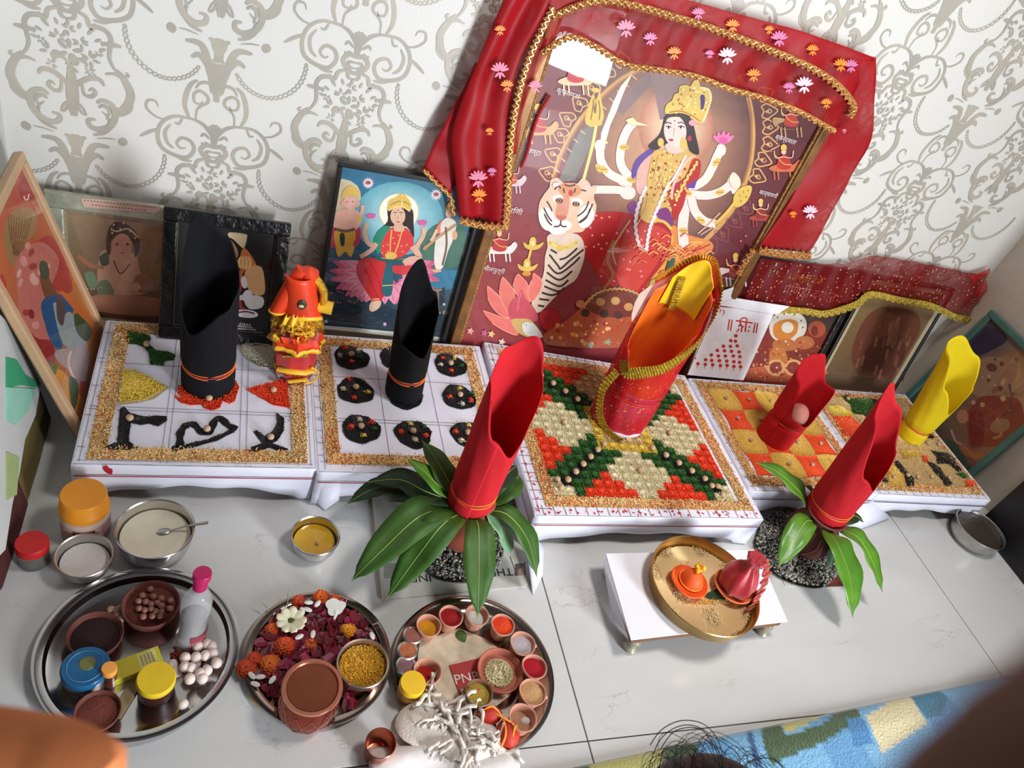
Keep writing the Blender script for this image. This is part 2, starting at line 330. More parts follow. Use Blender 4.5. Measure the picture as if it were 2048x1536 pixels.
# wallpaper ornament: one motif, mirrored about its column axis, laid in half-drop rows
PW=Plane((0,WY,0),(1,0,0),(0,0,1))
def motif():
    V=[];F=[]; dd=[.0004]
    def ribbon(P,w,shift):
        P=cr(P,5); T=np.gradient(P,axis=0); T/=np.linalg.norm(T,axis=1)[:,None]+1e-9; Nn=np.stack([-T[:,1],T[:,0]],1); m=len(P)
        ww=w/2*(np.sin(np.linspace(.25,PI-.15,m))**.6) if shift!=9 else np.full(m,w/2)
        for sgn in (1,-1):
            b=len(V)
            for k in range(m):
                for q in (P[k]+Nn[k]*ww[k],P[k]-Nn[k]*ww[k]): V.append((sgn*q[0],-dd[0],q[1]))
            F.extend([(b+2*k,b+2*k+1,b+2*k+3,b+2*k+2) for k in range(m-1)]); dd[0]+=4e-6
    def cvt(st,ox,oy,s,cx,cz):
        out=[]
        for x,y in pts(st): p=ony(ox+x/s,oy+y/s,WY); out.append((p[0]-cx,p[2]-cz))
        return out
    A=lambda st,w=.007: ribbon(cvt(st,250,0,3.413,.047,.359),w,0)
    B=lambda st,w=.007: ribbon(cvt(st,0,0,3.657,-.19,.585),w,0)
    A('690,870 780,870 880,890 950,950 975,1030 950,1110 880,1140 780,1135 735,1070 760,1020 820,1015 850,1060 820,1085 790,1070',.008)
    A('865,1100 910,1075 930,1010 900,950',.007); A('600,990 620,940 690,880 780,865',.008); A('745,870 745,800 720,760 680,720 690,680 740,665 775,700 765,750 725,750 715,725',.006)
    A('790,865 825,800 825,720 800,640 760,600',.009); A('930,935 1000,935 1060,900 1055,850 1010,840 990,870',.005); A('975,1010 1030,1050 1080,1095',.007); A('830,880 850,930 880,930',.005); A('640,960 680,940 700,965',.006); A('600,990 600,900 605,850',.01); A('600,920 640,880 650,870',.006)
    A('740,1145 800,1155 870,1140',.006)
    A('615,695 640,620 690,500 760,360 870,370',.014); A('625,640 660,530 760,430 820,465',.012); A('605,640 610,500 615,430',.02); A('640,430 660,330 640,280 600,280',.01); A('600,330 625,350 625,400 600,420',.009); A('680,350 690,300 720,290',.008)
    A('640,600 690,590 740,610 770,660',.006)
    A('770,270 850,255 920,180 930,110 870,50 830,60',.009); A('1050,0 1040,70 980,110 920,110',.013); A('800,250 870,215 890,150 850,90',.005)
    A('790,300 860,300 920,310',.003)
    for t in range(6): a=t*PI/3; x,y=965+32*math.cos(a),330+32*math.sin(a); A(f'965,330 {x},{y}',.010)
    A('600,1010 660,1010 690,1050 660,1090 600,1100',.009); A('600,1040 650,1050 640,1075 600,1075',.006); A('600,1110 640,1110 630,1140 600,1140',.007); A('690,1000 660,1030',.006); A('600,1000 640,1000 670,990',.006)
    # chain of links hanging between the columns
    ch=cr(cvt('760,500 800,570 870,630 950,665 1030,670 1120,640 1190,580 1230,500 1240,430',250,0,3.413,.047,.359),8)
    for k in range(0,len(ch)-4,3):
        a,b_=ch[k],ch[min(k+4,len(ch)-1)]; d=(b_-a); nn=np.array([-d[1],d[0]])*.28; mm=(a+b_)/2; ribbon([a,mm+nn,b_],.0024,0); ribbon([a,mm-nn,b_],.0024,0)
    B('510,62 560,92 620,132 645,195 690,202 760,230 800,290 795,360 790,430 820,500 870,560',.008); B('840,520 900,590 945,690 930,760 880,812 810,800',.014); B('735,325 810,335 880,348',.008); B('760,548 820,545 880,570 930,560 910,535',.006); B('740,310 740,345',.005); B('690,180 660,230 650,210',.006)
    B('700,760 740,740 810,775 835,850 800,925 720,952 650,925 640,880 690,880',.011); B('720,790 760,780 790,830 770,880',.005)
    B('520,705 555,625 640,578 720,588 752,635',.009); B('590,610 605,690 650,712 688,690 670,655 640,670',.007); B('505,480 505,560 500,700 520,850',.012); B('505,490 560,440 620,470 620,500',.006); B('510,740 560,760 600,800 625,850',.005); B('560,780 590,830 620,850',.004)
    rg=random.Random(3)
    def petal2(x,z,r,a):
        b=len(V)
        for u,w in ((-.9,0),(-.5,.55),(.2,.7),(.9,.25),(.9,-.25),(.2,-.7),(-.5,-.55)): V.append((x+r*(u*math.cos(a)-w*.6*math.sin(a)),-dd[0],z+r*(u*math.sin(a)+w*.6*math.cos(a))))
        F.append(tuple(range(b,b+7))); dd[0]+=2e-6
    for (fx,fz_,fr) in ((0,.002,.020),(-.030,-.004,.015),(.031,-.006,.015),(-.016,.022,.013),(.017,.020,.012),(0,.038,.011),(-.028,-.026,.009),(.03,-.028,.009),(-.042,.012,.007),(.045,.008,.007),(.004,-.024,.012)):
        for k in range(6): a=k*PI/3+rg.random(); petal2(fx+fr*.62*math.cos(a),fz_+fr*.62*math.sin(a),fr*.46,a)
    for k in range(9): a=.25+k*.33; petal2(.052*math.cos(a),.004+.046*math.sin(a),.0065,a)
    return V,F
mv,mf=motif(); GOLD=mat('wallpaper scrollwork',(176,172,162),.34,metal=.1,noise=(12,.12),c2=(194,186,172)); first=None
for c in range(-1,10):
    for r in range(-1,4):
        x=.047+.2345*(c-1)+0; z=.359+.456*r+(0 if c%2 else .228)
        if z<.1 or z>1.75 or x>XR-.16 or x<XL+.02: continue
        if first is None: first=O('wallpaper_motif',(mv,mf),GOLD,wb,smooth=False,loc=(x,WY,z)); 
        else:
            o=first.copy(); COL.objects.link(o); o.location=(x,WY,z)
# black cabinet standing at the right edge of the floor
cb=E('cabinet','tall black cabinet side at the right edge of the marble floor','cabinet',(2.3,-.85,0)); BLK=mat('black laminate',(14,11,11),.45)
O('side_panel',bx(2.06,2.085,-1.35,-.345,0,1.5,.002),BLK,cb,world=True,smooth=False); O('top_panel',bx(2.06,2.55,-1.35,-.345,1.5,1.52,.002),BLK,cb,world=True,smooth=False); O('plinth',bx(2.09,2.5,-1.33,-.37,0,.06),BLK,cb,world=True,smooth=False); O('back_panel',bx(2.52,2.55,-1.35,-.345,0,1.5,.002),BLK,cb,world=True,smooth=False)
# ---------------------------------------------------------------- low tables, their cloths and rice borders
CLOTH=mat('white cotton',(226,226,240),.85,bump=(14,.5),noise=(6,.04)); WOOD=mat('table wood',(120,80,50),.6,noise=(14,.2)); REDL=mat('red border thread',(150,20,40),.7); INK=mat('pencil line',(150,145,160),.9); REDP=mat('red paint',(185,45,50),.7)
TQ={1:[(-.131,-.302),(.268,-.296),(.265,.093),(-.132,.080)],2:[(.274,-.304),(.671,-.299),(.673,.108),(.270,.097)],3:[(.693,-.401),(1.244,-.404),(1.246,.066),(.692,.127)],4:[(1.257,-.324),(1.638,-.322),(1.637,.063),(1.258,.057)],5:[(1.643,-.324),(2.035,-.334),(2.041,.068),(1.6395,.058)]}
def tq(k,u,v):
    a,b,c,d=[np.array(p) for p in TQ[k]]; return (a*(1-u)+b*u)*(1-v)+(d*(1-u)+c*u)*v
def tsize(k): a,b,c,d=[np.array(p) for p in TQ[k]]; return np.linalg.norm(b-a),np.linalg.norm(d-a)
NM={1:'leftmost low table',2:'second low table from the left',3:'large middle low table',4:'fourth low table from the left',5:'rightmost low table'}
def table(k,ztop):
    c=tq(k,.5,.5); w,d=tsize(k)
    t=E('low_table',f'{NM[k]}, a wooden stool under its white cloth','table',(c[0],c[1],0),group=None)
    q=[tq(k,a,b) for a,b in ((.03,.03),(.97,.03),(.97,.97),(.03,.97))]
    V=[(*p,z) for z in (ztop-.03,ztop-.004) for p in q]; O('table_top',(V,[(0,3,2,1),(4,5,6,7),(0,1,5,4),(1,2,6,5),(2,3,7,6),(3,0,4,7)]),WOOD,t,world=True,smooth=False)
    for a,b in ((.07,.07),(.93,.07),(.93,.93),(.07,.93)):
        p=tq(k,a,b); O('leg',xf(lathe([(.014,0),(.018,.02),(.012,.035),(.019,.055),(.016,ztop-.03)],12),(p[0],p[1],0)),WOOD,t,world=True)
    cl=E('tablecloth',{1:'white cloth with ruled squares, on the leftmost table under the black symbols',2:'white cloth on the table with the round black rice medallions',3:'white cloth with red tick marks round the rim of the big middle table',4:'white cloth under the orange and yellow chequered rice',5:'white cloth with a dark ruled edge on the rightmost table'}[k],'tablecloth',(c[0],c[1],ztop))
    # ring of points going down: top grid + sides
    n=24; V=[];F=[]
    for j in range(n+1):
        for i in range(n+1):
            p=tq(k,i/n,j/n); V.append((p[0],p[1],ztop-.0007+.0005*math.sin(i*1.9+k)*math.cos(j*1.3)))
    F=[(j*(n+1)+i,j*(n+1)+i+1,(j+1)*(n+1)+i+1,(j+1)*(n+1)+i) for j in range(n) for i in range(n)]
    per=[(i/n,0) for i in range(n)]+[(1,j/n) for j in range(n)]+[(1-i/n,1) for i in range(n)]+[(0,1-j/n) for j in range(n)]
    ctr=tq(k,.5,.5); m=len(per)
    def side(name,sel,arch,zs):
        VV=[];idx=[]
        for (u,v,s) in sel:
            p=tq(k,u,v); o_=np.array([0.,0.]);
            if v==0: o_+=(0,-1)
            if v==1: o_+=(0,1)
            if u==0: o_+=(-1,0)
            if u==1: o_+=(1,0)
            zb=arch(s)
            for r,t_ in enumerate(zs):
                z=ztop-.0008-(ztop-.0008-zb)*t_; out=.0008+ (.0022 if r>0 else 0)+.0025*math.sin(s*23+k)*t_*t_
                VV.append((p[0]+o_[0]*out,p[1]+o_[1]*out,z))
        R=len(zs); FF=[(i*R+r,i*R+r+1,(i+1)*R+r+1,(i+1)*R+r) for i in range(len(sel)-1) for r in range(R-1)]
        return VV,FF
    zs=[0,.04,.25,.5,.75,1]
    ar=lambda s: .004+.036*max(0,math.sin(PI*min(1,max(0,(s-.05)/.9))))**.55
    ns=40
    sides=[side('f',[(i/ns,0,i/ns) for i in range(ns+1)],ar,zs),side('r',[(1,i/ns,i/ns) for i in range(ns+1)],ar,zs),side('b',[(1-i/ns,1,i/ns) for i in range(ns+1)],ar,zs),side('l',[(0,1-i/ns,i/ns) for i in range(ns+1)],ar,zs)]
    O('top_sheet',(V,F),CLOTH,cl,world=True)
    for s in sides: solid(O('skirt',s,CLOTH,cl,world=True),.0009)
    # ruled/red line round the front and left sides
    LZ=.0225; a=tq(k,0,0); b=tq(k,1,0); dcl=tq(k,0,1); m_=REDL if k!=5 and k!=4 else mat('dark ruled thread',(60,30,40),.7)
    O('border_line',([(a[0],a[1]-.0075,ztop-LZ),(b[0],b[1]-.0075,ztop-LZ),(b[0],b[1]-.0075,ztop-LZ-.0028),(a[0],a[1]-.0075,ztop-LZ-.0028)],[(0,1,2,3)]),m_,cl,world=True,smooth=False)
    O('border_line',([(a[0]-.0075,a[1],ztop-LZ),(dcl[0]-.0075,dcl[1],ztop-LZ),(dcl[0]-.0075,dcl[1],ztop-LZ-.0028),(a[0]-.0075,a[1],ztop-LZ-.0028)],[(0,1,2,3)]),m_,cl,world=True,smooth=False)
    # ruled lines on top
    V=[];F=[]
    def seg(p,q,wd,z=.0006):
        p=np.array(p);q=np.array(q);d_=(q-p)/np.linalg.norm(q-p);nn=np.array([-d_[1],d_[0]])*wd/2;b0=len(V)
        for s_ in (p+nn,p-nn,q-nn,q+nn): V.append((s_[0],s_[1],ztop+z))
        F.append((b0,b0+1,b0+2,b0+3))
    if k in (1,2):
        for t_ in ((.02,.335,.36,.66,.69,.98) if k==1 else (.03,.35,.64,.97)): seg(tq(k,t_,.01),tq(k,t_,.99),.0011)
        for t_ in ((.02,.34,.36,.67,.98) if k==1 else (.06,.33,.35,.66,.96)): seg(tq(k,.01,t_),tq(k,.99,t_),.0011)
        for t_ in np.arange(.1,.95,.08 if k==2 else .2): seg(tq(k,0,t_),tq(k,.03,t_),.0013)
    else:
        nn_=22 if k==3 else 14; wx=.032/tsize(k)[0]; wy=.03/tsize(k)[1]
        for t_ in np.linspace(.03,.97,nn_): seg(tq(k,0,t_),tq(k,wx,t_),.0013); seg(tq(k,t_,0),tq(k,t_,wy*.8),.0013); seg(tq(k,t_,1),tq(k,t_,1-wy),.0013)
        seg(tq(k,.015,.01),tq(k,.015,.99),.0012); seg(tq(k,.01,.985),tq(k,.99,.985),.0012)
    O('ruled_lines',(V,F),INK if k!=3 else mat('dull red pencil',(150,95,110),.9),cl,world=True,smooth=False)['kind']='stuff'
    V.clear();F.clear()
    if k==3:
        for t_ in np.linspace(.02,.98,60):
            if random.random()<.8:
                p=tq(k,t_+random.uniform(-.006,.006),.008+.018*random.random()); q=p+np.array([random.uniform(-.008,.008),random.uniform(-.006,.006)]); seg(p,q,random.uniform(.002,.005),.0009)
        for t_ in np.linspace(.02,.9,34):
            if random.random()<.6: p=tq(k,.012+.01*random.random(),t_); q=p+np.array([random.uniform(-.003,.006),random.uniform(-.008,.008)]); seg(p,q,random.uniform(.002,.004),.0009)
        O('red_dabs',(V,F),REDP,cl,world=True,smooth=False)['kind']='stuff'
    return cl
def border(k,ztop,inn,wd,label,extra=.0):
    w,d=tsize(k); P=[]; i0,i1,j0,j1=inn[0]/w,1-inn[1]/w,inn[2]/d,1-inn[3]/d; a,b=wd/w,wd/d
    S_=[]
    for (u0,u1,v0,v1) in ((i0,i1,j0,j0+b),(i0,i1,j1-b,j1),(i0,i0+a,j0+b,j1-b),(i1-a,i1,j0+b,j1-b)):
        ar=(u1-u0)*w*(v1-v0)*d; n=int(ar*115000); u=RNG.uniform(u0,u1,n)+RNG.normal(0,.0022/w,n); v=RNG.uniform(v0,v1,n)+RNG.normal(0,.0022/d,n); S_.append(np.stack([u,v],1))
        n=int(ar*2500)+6; S_.append(np.stack([RNG.uniform(u0,u1,n)+RNG.normal(0,.009/w,n),RNG.uniform(v0,v1,n)+RNG.normal(0,.009/d,n)],1))
    uv=np.concatenate(S_); uv=np.clip(uv,.003,.997); q=np.array(TQ[k]); u=uv[:,:1]; v=uv[:,1:]
    xy=(q[0]*(1-u)+q[1]*u)*(1-v)+(q[3]*(1-u)+q[2]*u)*v; n=len(xy)
    f=.5+.5*np.sin(xy[:,0]*23+k*2)*np.cos(xy[:,1]*19+k)
    pick=RNG.random(n); base=pal(n,[(252,228,172),(244,208,140),(252,236,190),(246,192,118)]); org=pal(n,[(232,105,40),(225,85,30),(240,150,70)]); grn=pal(n,[(190,190,90),(110,120,50)]); drk=pal(n,[(50,42,30),(90,60,35)])
    C=base.copy(); m1=pick<(.10+.45*f if k!=1 else .05+.28*f); C[m1]=org[m1]; m2=(pick>.90)&(f<.6); C[m2]=grn[m2]; m3=pick>.965; C[m3]=drk[m3]
    slab=[]
    for (u0,u1,v0,v1) in ((i0,i1,j0,j0+b),(i0,i1,j1-b,j1),(i0,i0+a,j0+b,j1-b),(i1-a,i1,j0+b,j1-b)):
        slab.append(([tq(k,u0,v0),tq(k,u1,v0),tq(k,u1,v1),tq(k,u0,v1)],.0012,lin((226,186,124))))
    w_=min(wd/2,.02)
    grains('rice_border',xy,ztop,C,label=label,slab=slab,zt=.0042,L=.0068,Wd=.0019)
table(1,ZT);table(2,ZT);table(3,ZT);table(4,ZT);table(5,ZT)
DP=Plane((0,-.3065,0),(1,0,0),(0,0,1))
da=Art(DP,d0=.0005); da.p((185,30,45),'206,934 214,930 219,937 225,938 224,948 216,947 209,942',2); DB=da.done('red_dab',[o for o in S.objects if o.name=='tablecloth'][0])
border(1,ZT,(.018,.014,.010,.006),.028,'golden rice border framing the cloth with black symbols')
border(2,ZT,(.016,.020,.018,.010),.026,'orange and gold rice border round the nine black medallions')
border(3,ZT,(.026,.014,.022,.020),.027,'orange speckled rice border round the big green and white pattern')
border(4,ZT,(.010,.012,.014,.010),.026,'golden rice border round the orange and yellow squares')
border(5,ZT,(.014,.010,.012,.012),.022,'golden rice border round the beige and black pattern')
# ---------------------------------------------------------------- rice patterns
NUTM=mat('areca nut skin',(205,170,135),.5,noise=(120,.2)); nut0=[None]
def nut(x,y,z,label,group=None,dark=False,r=.0068):
    if nut0[0] is None:
        o=O('areca_nut',ball(.0068,10,7,(1,1,.9),(0,0,.006)),NUTM); nut0[0]=o
    else: o=nut0[0].copy(); COL.objects.link(o)
    o.location=(float(x),float(y),float(z)); s=r/.0068; o.scale=(s,s,s)
    for key in ('group',):
        if key in o: del o[key]
    tag(o,label,'nut',group); return o
KOL={'W':[(232,222,180),(222,208,160),(240,232,200)],'T':[(222,190,135),(214,178,120),(230,205,155)],'B':[(24,22,24),(34,30,34)],'G':[(35,90,30),(25,75,25),(60,120,40)],'R':[(240,65,25),(232,50,20),(250,95,45)],'Y':[(235,205,80),(225,190,60),(245,220,110)],'O':[(236,80,30),(228,65,25),(245,100,45)],'y':[(222,180,80),(212,168,66),(232,196,104)],'w':[(215,210,190),(200,195,172),(228,224,208)]}
def patch(name,poly,key,label,dens=150000,h=.003,L=.0048,z=ZT,slabh=.0022,cat='rice',group=None,jit=.0012,dome=0):
    P=sampoly(poly,dens); P=P+RNG.normal(0,jit,P.shape); c=np.mean(poly,0); R=np.max(np.linalg.norm(np.array(poly)-c,axis=1))
    hf=(lambda s:(dome*(1-np.minimum(1,np.linalg.norm(s-c,axis=1)/R)**2)+.002)) if dome else None
    return grains(name,P,z,pal(len(P),KOL[key]),L=L,Wd=.0018,zt=h,label=label,cat=cat,group=group,slab=[([tuple(p) for p in poly],slabh,lin(KOL[key][0]))],hfn=hf)
def cpoly(st,ox,oy,s,z=ZT): return [tuple(onz(ox+x/s,oy+y/s,z)[:2]) for x,y in pts(st)]
c1=lambda st: cpoly(st,120,600,3.657)
patch('rice_symbol',c1('490,225 660,265 665,290 640,320 700,370 800,385 845,405 830,440 770,440 755,480 660,475 650,390 620,350 560,325 490,320'),'G','dark green powder shape at the back left of the leftmost table')
patch('rice_symbol',c1('430,505 560,515 800,640 690,725 560,755 415,770 435,640'),'w','pale dusting under the yellow triangle',h=.0006,dens=9000,slabh=.0004)
patch('rice_symbol',c1('465,515 560,530 775,640 620,730 425,750 450,640'),'Y','lumpy yellow rice triangle on the leftmost table',dome=.007)
patch('rice_symbol',c1('865,625 900,640 1200,650 1280,590 1310,640 1280,740 1240,760 1190,740 1170,790 1110,810 1050,790 1050,765 950,770 880,750 835,705 900,720 860,680'),'R','orange red rice blot under the taller black cloth roll',dome=.003)
patch('rice_symbol',c1('1330,320 1420,300 1560,350 1580,480 1560,505 1450,490 1370,440 1330,390'),'w','white rice heap in front of the dressed idol',dome=.010)
patch('rice_symbol',c1('1360,655 1660,580 1680,790 1560,770'),'R','orange red rice triangle at the right side of the leftmost table',dome=.004)
patch('rice_symbol',c1('440,800 470,785 510,830 560,845 640,860 690,850 780,855 780,885 720,925 650,905 590,915 520,900 505,1000 505,1040 575,1085 560,1100 330,1095 340,1070 420,1045 430,920'),'B','black rice mark shaped like a bracket, front left of the leftmost table')
def stroke(st,w,ox,oy,s):
    P=cr([onz(ox+x/s,oy+y/s,ZT)[:2] for x,y in pts(st)],4); T=np.gradient(P,axis=0); T/=np.linalg.norm(T,axis=1)[:,None]; N=np.stack([-T[:,1],T[:,0]],1)
    wv=w/2*(1+.2*np.sin(np.arange(len(P))*1.7)); return [tuple(p) for p in P+N*wv[:,None]]+[tuple(p) for p in (P-N*wv[:,None])[::-1]]
s1=stroke('830,1095 875,1070 880,980 920,922 980,915 1040,970 1100,960 1130,890 1180,870 1230,920 1295,945',.0125,120,600,3.657); s2=stroke('820,1100 960,1065 1130,1020 1265,955',.009,120,600,3.657)
Pb=np.concatenate([sampoly(s1,170000),sampoly(s2,170000)]); grains('rice_symbol',Pb,ZT,pal(len(Pb),KOL['B']),L=.0048,Wd=.0018,label='black rice mark shaped like a drawn bow, front middle of the leftmost table',slab=[(s1,.002,lin((24,22,24))),(s2,.002,lin((24,22,24)))])
patch('rice_symbol',c1('1585,830 1640,870 1635,960 1590,1030 1545,1050 1670,1095 1600,1105 1530,1080 1430,1115 1380,1115 1400,1080 1480,1050 1415,965 1440,960 1500,1000 1560,960 1590,900'),'B','black rice mark like a crescent crossed by a stroke, front right of the leftmost table')
for (x,y),lb in zip([(635,325),(1090,720),(1560,660),(510,865),(1075,945),(1540,1005)],['areca nut on the dark green powder','areca nut on the orange red blot under the black roll','areca nut on the orange red triangle','areca nut at the corner of the black bracket mark','areca nut on the black bow mark','areca nut on the black crescent mark']):
    p=onz(120+x/3.657,600+y/3.657,ZT+.008); nut(p[0],p[1],ZT+.004,lb)
# nine medallions
MED=[('back left',(395,290),[('R',350,220),('W',445,235),('R',395,320),('G',460,290),('w',300,275)],(395,262)),('back middle',(740,300),[],None),('back right',(1155,350),[('R',1095,295),('Y',1185,290),('w',1080,345),('R',1160,390),('G',1240,350)],(1158,330)),
('middle left',(425,545),[('R',375,460),('G',485,480),('W',330,530),('Y',520,555),('R',415,600)],(430,515)),('centre',(805,590),[],None),('middle right',(1220,595),[('Y',1225,525),('G',1320,560),('R',1150,590),('R',1310,615),('w',1245,645)],(1230,572)),
('front left',(470,840),[('W',455,765),('R',390,820),('R',550,785),('G',570,840),('Y',490,890)],(470,815)),('front middle',(870,880),[('Y',845,800),('G',950,820),('R',775,860),('R',965,890),('W',885,920)],(870,852)),('front right',(1295,885),[('Y',1295,810),('R',1190,860),('W',1240,925),('R',1400,890)],(1290,862))]
for nm,(cx,cy),piles,nt_ in MED:
    c=onz(600+cx/3.84,640+cy/3.84,ZT)[:2]; R=.0385; ph=random.uniform(0,6)
    poly=[(c[0]+R*(1+.05*math.sin(3*a+ph)+.03*math.sin(7*a))*math.cos(a),c[1]+R*(1+.05*math.sin(3*a+ph)+.03*math.sin(7*a))*math.sin(a)) for a in np.linspace(0,2*PI,28,endpoint=False)]
    t=E('rice_medallion',f'round black rice medallion, {nm} of the nine on the second table','rice',(c[0],c[1],ZT))
    P=sampoly(poly,150000); P+=RNG.normal(0,.0012,P.shape); o=grains('black_rice',P,ZT,pal(len(P),KOL['B']),L=.005,Wd=.0018,parent=t,slab=[(poly,.0022,lin((24,22,24)))])
    for key,px_,py_ in piles:
        p=onz(600+px_/3.84,640+py_/3.84,ZT+.004)[:2]; n=60; rr=RNG.normal(0,.0028,(n,2)); 
        grains({'R':'orange_pile','W':'white_pile','w':'white_pile','Y':'yellow_pile','G':'green_pile'}[key],p+rr,ZT+.003,pal(n,KOL[key]),L=.0045,Wd=.002,parent=t,hfn=lambda s,p=p:.005*np.exp(-((s-p)**2).sum(1)/2e-5))
    if nt_: p=onz(600+nt_[0]/3.84,640+nt_[1]/3.84,ZT+.01); nut(p[0],p[1],ZT+.005,f'areca nut in the centre of the {nm} black medallion')
# stepped pattern on the middle table: 18 x 18 little mounds
ROW=['WWGRRRRRW','.BGGRRRWW','..BGGRWWW','...BGGWWW','....BGGWW','.....BGGW','......YYY','.......TT','........T']
w3,d3=tsize(3); iu,iv=.052/w3,.050/d3
def cellkey(i,j):
    a,b=min(i,17-i),min(j,17-j); r,c=min(a,b),max(a,b); k=ROW[r][c] if r<9 else 'T'
    if k=='W' and a>b-0 and False: pass
    return k
def region(i,j):
    """which part of the pattern a cell belongs to"""
    k=cellkey(i,j); a,b=min(i,17-i),min(j,17-j)
    sx='left' if i<9 else 'right'; sy='front' if j<9 else 'back'
    if k=='B': return k,f'{sy} {sx} diagonal'
    if k=='W' and max(a,b)<=1: return k,f'{sy} {sx} corner'
    if k=='W': return k,(('front' if j<9 else 'back') if b<a else sx)+' middle'
    if k=='G': return k,f'{sy} {sx} diagonal'
    if k=='R': return k,(f'{sy} edge near the {sx} corner' if b<a else f'{sx} edge near the {sy} corner')
    if k=='Y': return k,'centre ring'
    return 'T','centre'
regs={}
for i in range(18):
    for j in range(18): regs.setdefault(region(i,j),[]).append((i,j))
CN={'W':'cream white','B':'black','G':'dark green','R':'orange red','Y':'yellow','T':'tan'}
def cuv(i,j): return iu+(1-2*iu)*i/18, iv+(1-2*iv)*j/18
for (k,nm),cells in regs.items():
    if nm=='back middle': kk='T'
    else: kk=k
    U=[];slab=[];H=[]
    for i,j in cells:
        n=70 if kk!='R' else 66; a=RNG.uniform(-.08,1.08,(n,2)); u0,v0=cuv(i,j); du=(1-2*iu)/18; dv=(1-2*iv)/18
        uu=u0+a[:,0]*du; vv=v0+a[:,1]*dv; hh=.0065*np.clip(1-((a[:,0]-.5)**2+(a[:,1]-.5)**2)*2.2,0,1); U.append(np.stack([uu,vv],1)); H.append(hh)
        slab.append(([tq(3,u0,v0),tq(3,u0+du,v0),tq(3,u0+du,v0+dv),tq(3,u0,v0+dv)],.0022,lin(KOL[kk][0])))
        slab.append(([tq(3,u0+du*.5+du*.36*math.cos(t),v0+dv*.5+dv*.36*math.sin(t)) for t in np.linspace(0,2*PI,8,endpoint=False)],.0052,lin(KOL[kk][0])))
    uv=np.concatenate(U); hh=np.concatenate(H); q=np.array(TQ[3]); u=uv[:,:1]; v=uv[:,1:]; xy=(q[0]*(1-u)+q[1]*u)*(1-v)+(q[3]*(1-u)+q[2]*u)*v
    lb={'W':f'{CN[kk]} rice mounds at the {nm} of the stepped pattern','B':f'line of black rice mounds on the {nm} of the stepped pattern','G':f'dark green rice steps along the {nm} of the stepped pattern','R':f'orange red rice triangle on the {nm} of the stepped pattern','Y':'square ring of yellow rice round the foot of the veiled red roll','T':'tan rice square under the veiled red roll'}[k]
    grains('rice_patch',xy,ZT,pal(len(xy),KOL[kk]),L=.0046,Wd=.0017,label=lb,slab=slab,hfn=lambda s,hh=hh:hh+.0005)
for sx,sy in ((0,0),(1,0),(0,1)):
    for q_ in range(1,6):
        i=q_ if not sx else 17-q_; j=q_ if not sy else 17-q_; u,v=cuv(i+.5,j+.5); p=tq(3,u,v); nut(p[0],p[1],ZT+.006,f"areca nut on the {'front' if not sy else 'back'} {'left' if not sx else 'right'} black diagonal, {['','nearest the corner','second from the corner','third from the corner','fourth from the corner','nearest the centre'][q_]}",group='areca nuts on the black diagonals',r=.0072)
for (i,j),lb in {(9,3.2):'areca nut on the cream mounds nearest the front edge',(3.2,9):'areca nut on the cream mounds at the left side',(14.2,9):'areca nut on the cream mounds at the right side',(6.4,6.4):'areca nut at the front left of the yellow ring',(11.4,6.4):'areca nut at the front right of the yellow ring',(16.6,.5):'areca nut on the cream corner at the front right',(.6,.6):'areca nut on the cream corner at the front left',(.5,1.5):'areca nut behind the front left cream corner',(15.9,1.6):'areca nut at the end of the front right black diagonal'}.items():
    u,v=cuv(i,j); p=tq(3,u,v); nut(p[0],p[1],ZT+.006,lb)
# chequer on the fourth table
w4,d4=tsize(4)
for i in range(4):
    for j in range(4):
        x0,x1,y0,y1=.040,w4-.042,.042,d4-.038
        def P4(a,b): return tq(4,(x0+(x1-x0)*a/4)/w4,(y0+(y1-y0)*b/4)/d4)
        yel=(i+3-j)%2==0
        poly=[]
        for t in np.linspace(0,1,6,endpoint=False): poly.append(P4(i+t,j+.06*math.sin(PI*t)*(1 if yel else -1)*-1))
        for t in np.linspace(0,1,6,endpoint=False): poly.append(P4(i+1+.07*math.sin(PI*t)*(1 if yel else -1),j+t))
        for t in np.linspace(0,1,6,endpoint=False): poly.append(P4(i+1-t,j+1+.06*math.sin(PI*t)*(1 if yel else -1)))
        for t in np.linspace(0,1,6,endpoint=False): poly.append(P4(i-.07*math.sin(PI*t)*(1 if yel else -1),j+1-t))
        col=['first','second','third','fourth'][i]; row=['front','second','third','back'][j]
        patch('rice_square',poly,'y' if yel else 'O',f"{'golden yellow' if yel else 'orange'} rice square, {col} from the left in the {row} row of the chequer",dens=170000,L=.0032,h=.0018,jit=.0007)
        p=P4(i+.5,j+.52); nut(p[0],p[1],ZT+.0015,f"small areca nut on the {'yellow' if yel else 'orange'} square, {col} in the {row} row",r=.0056)
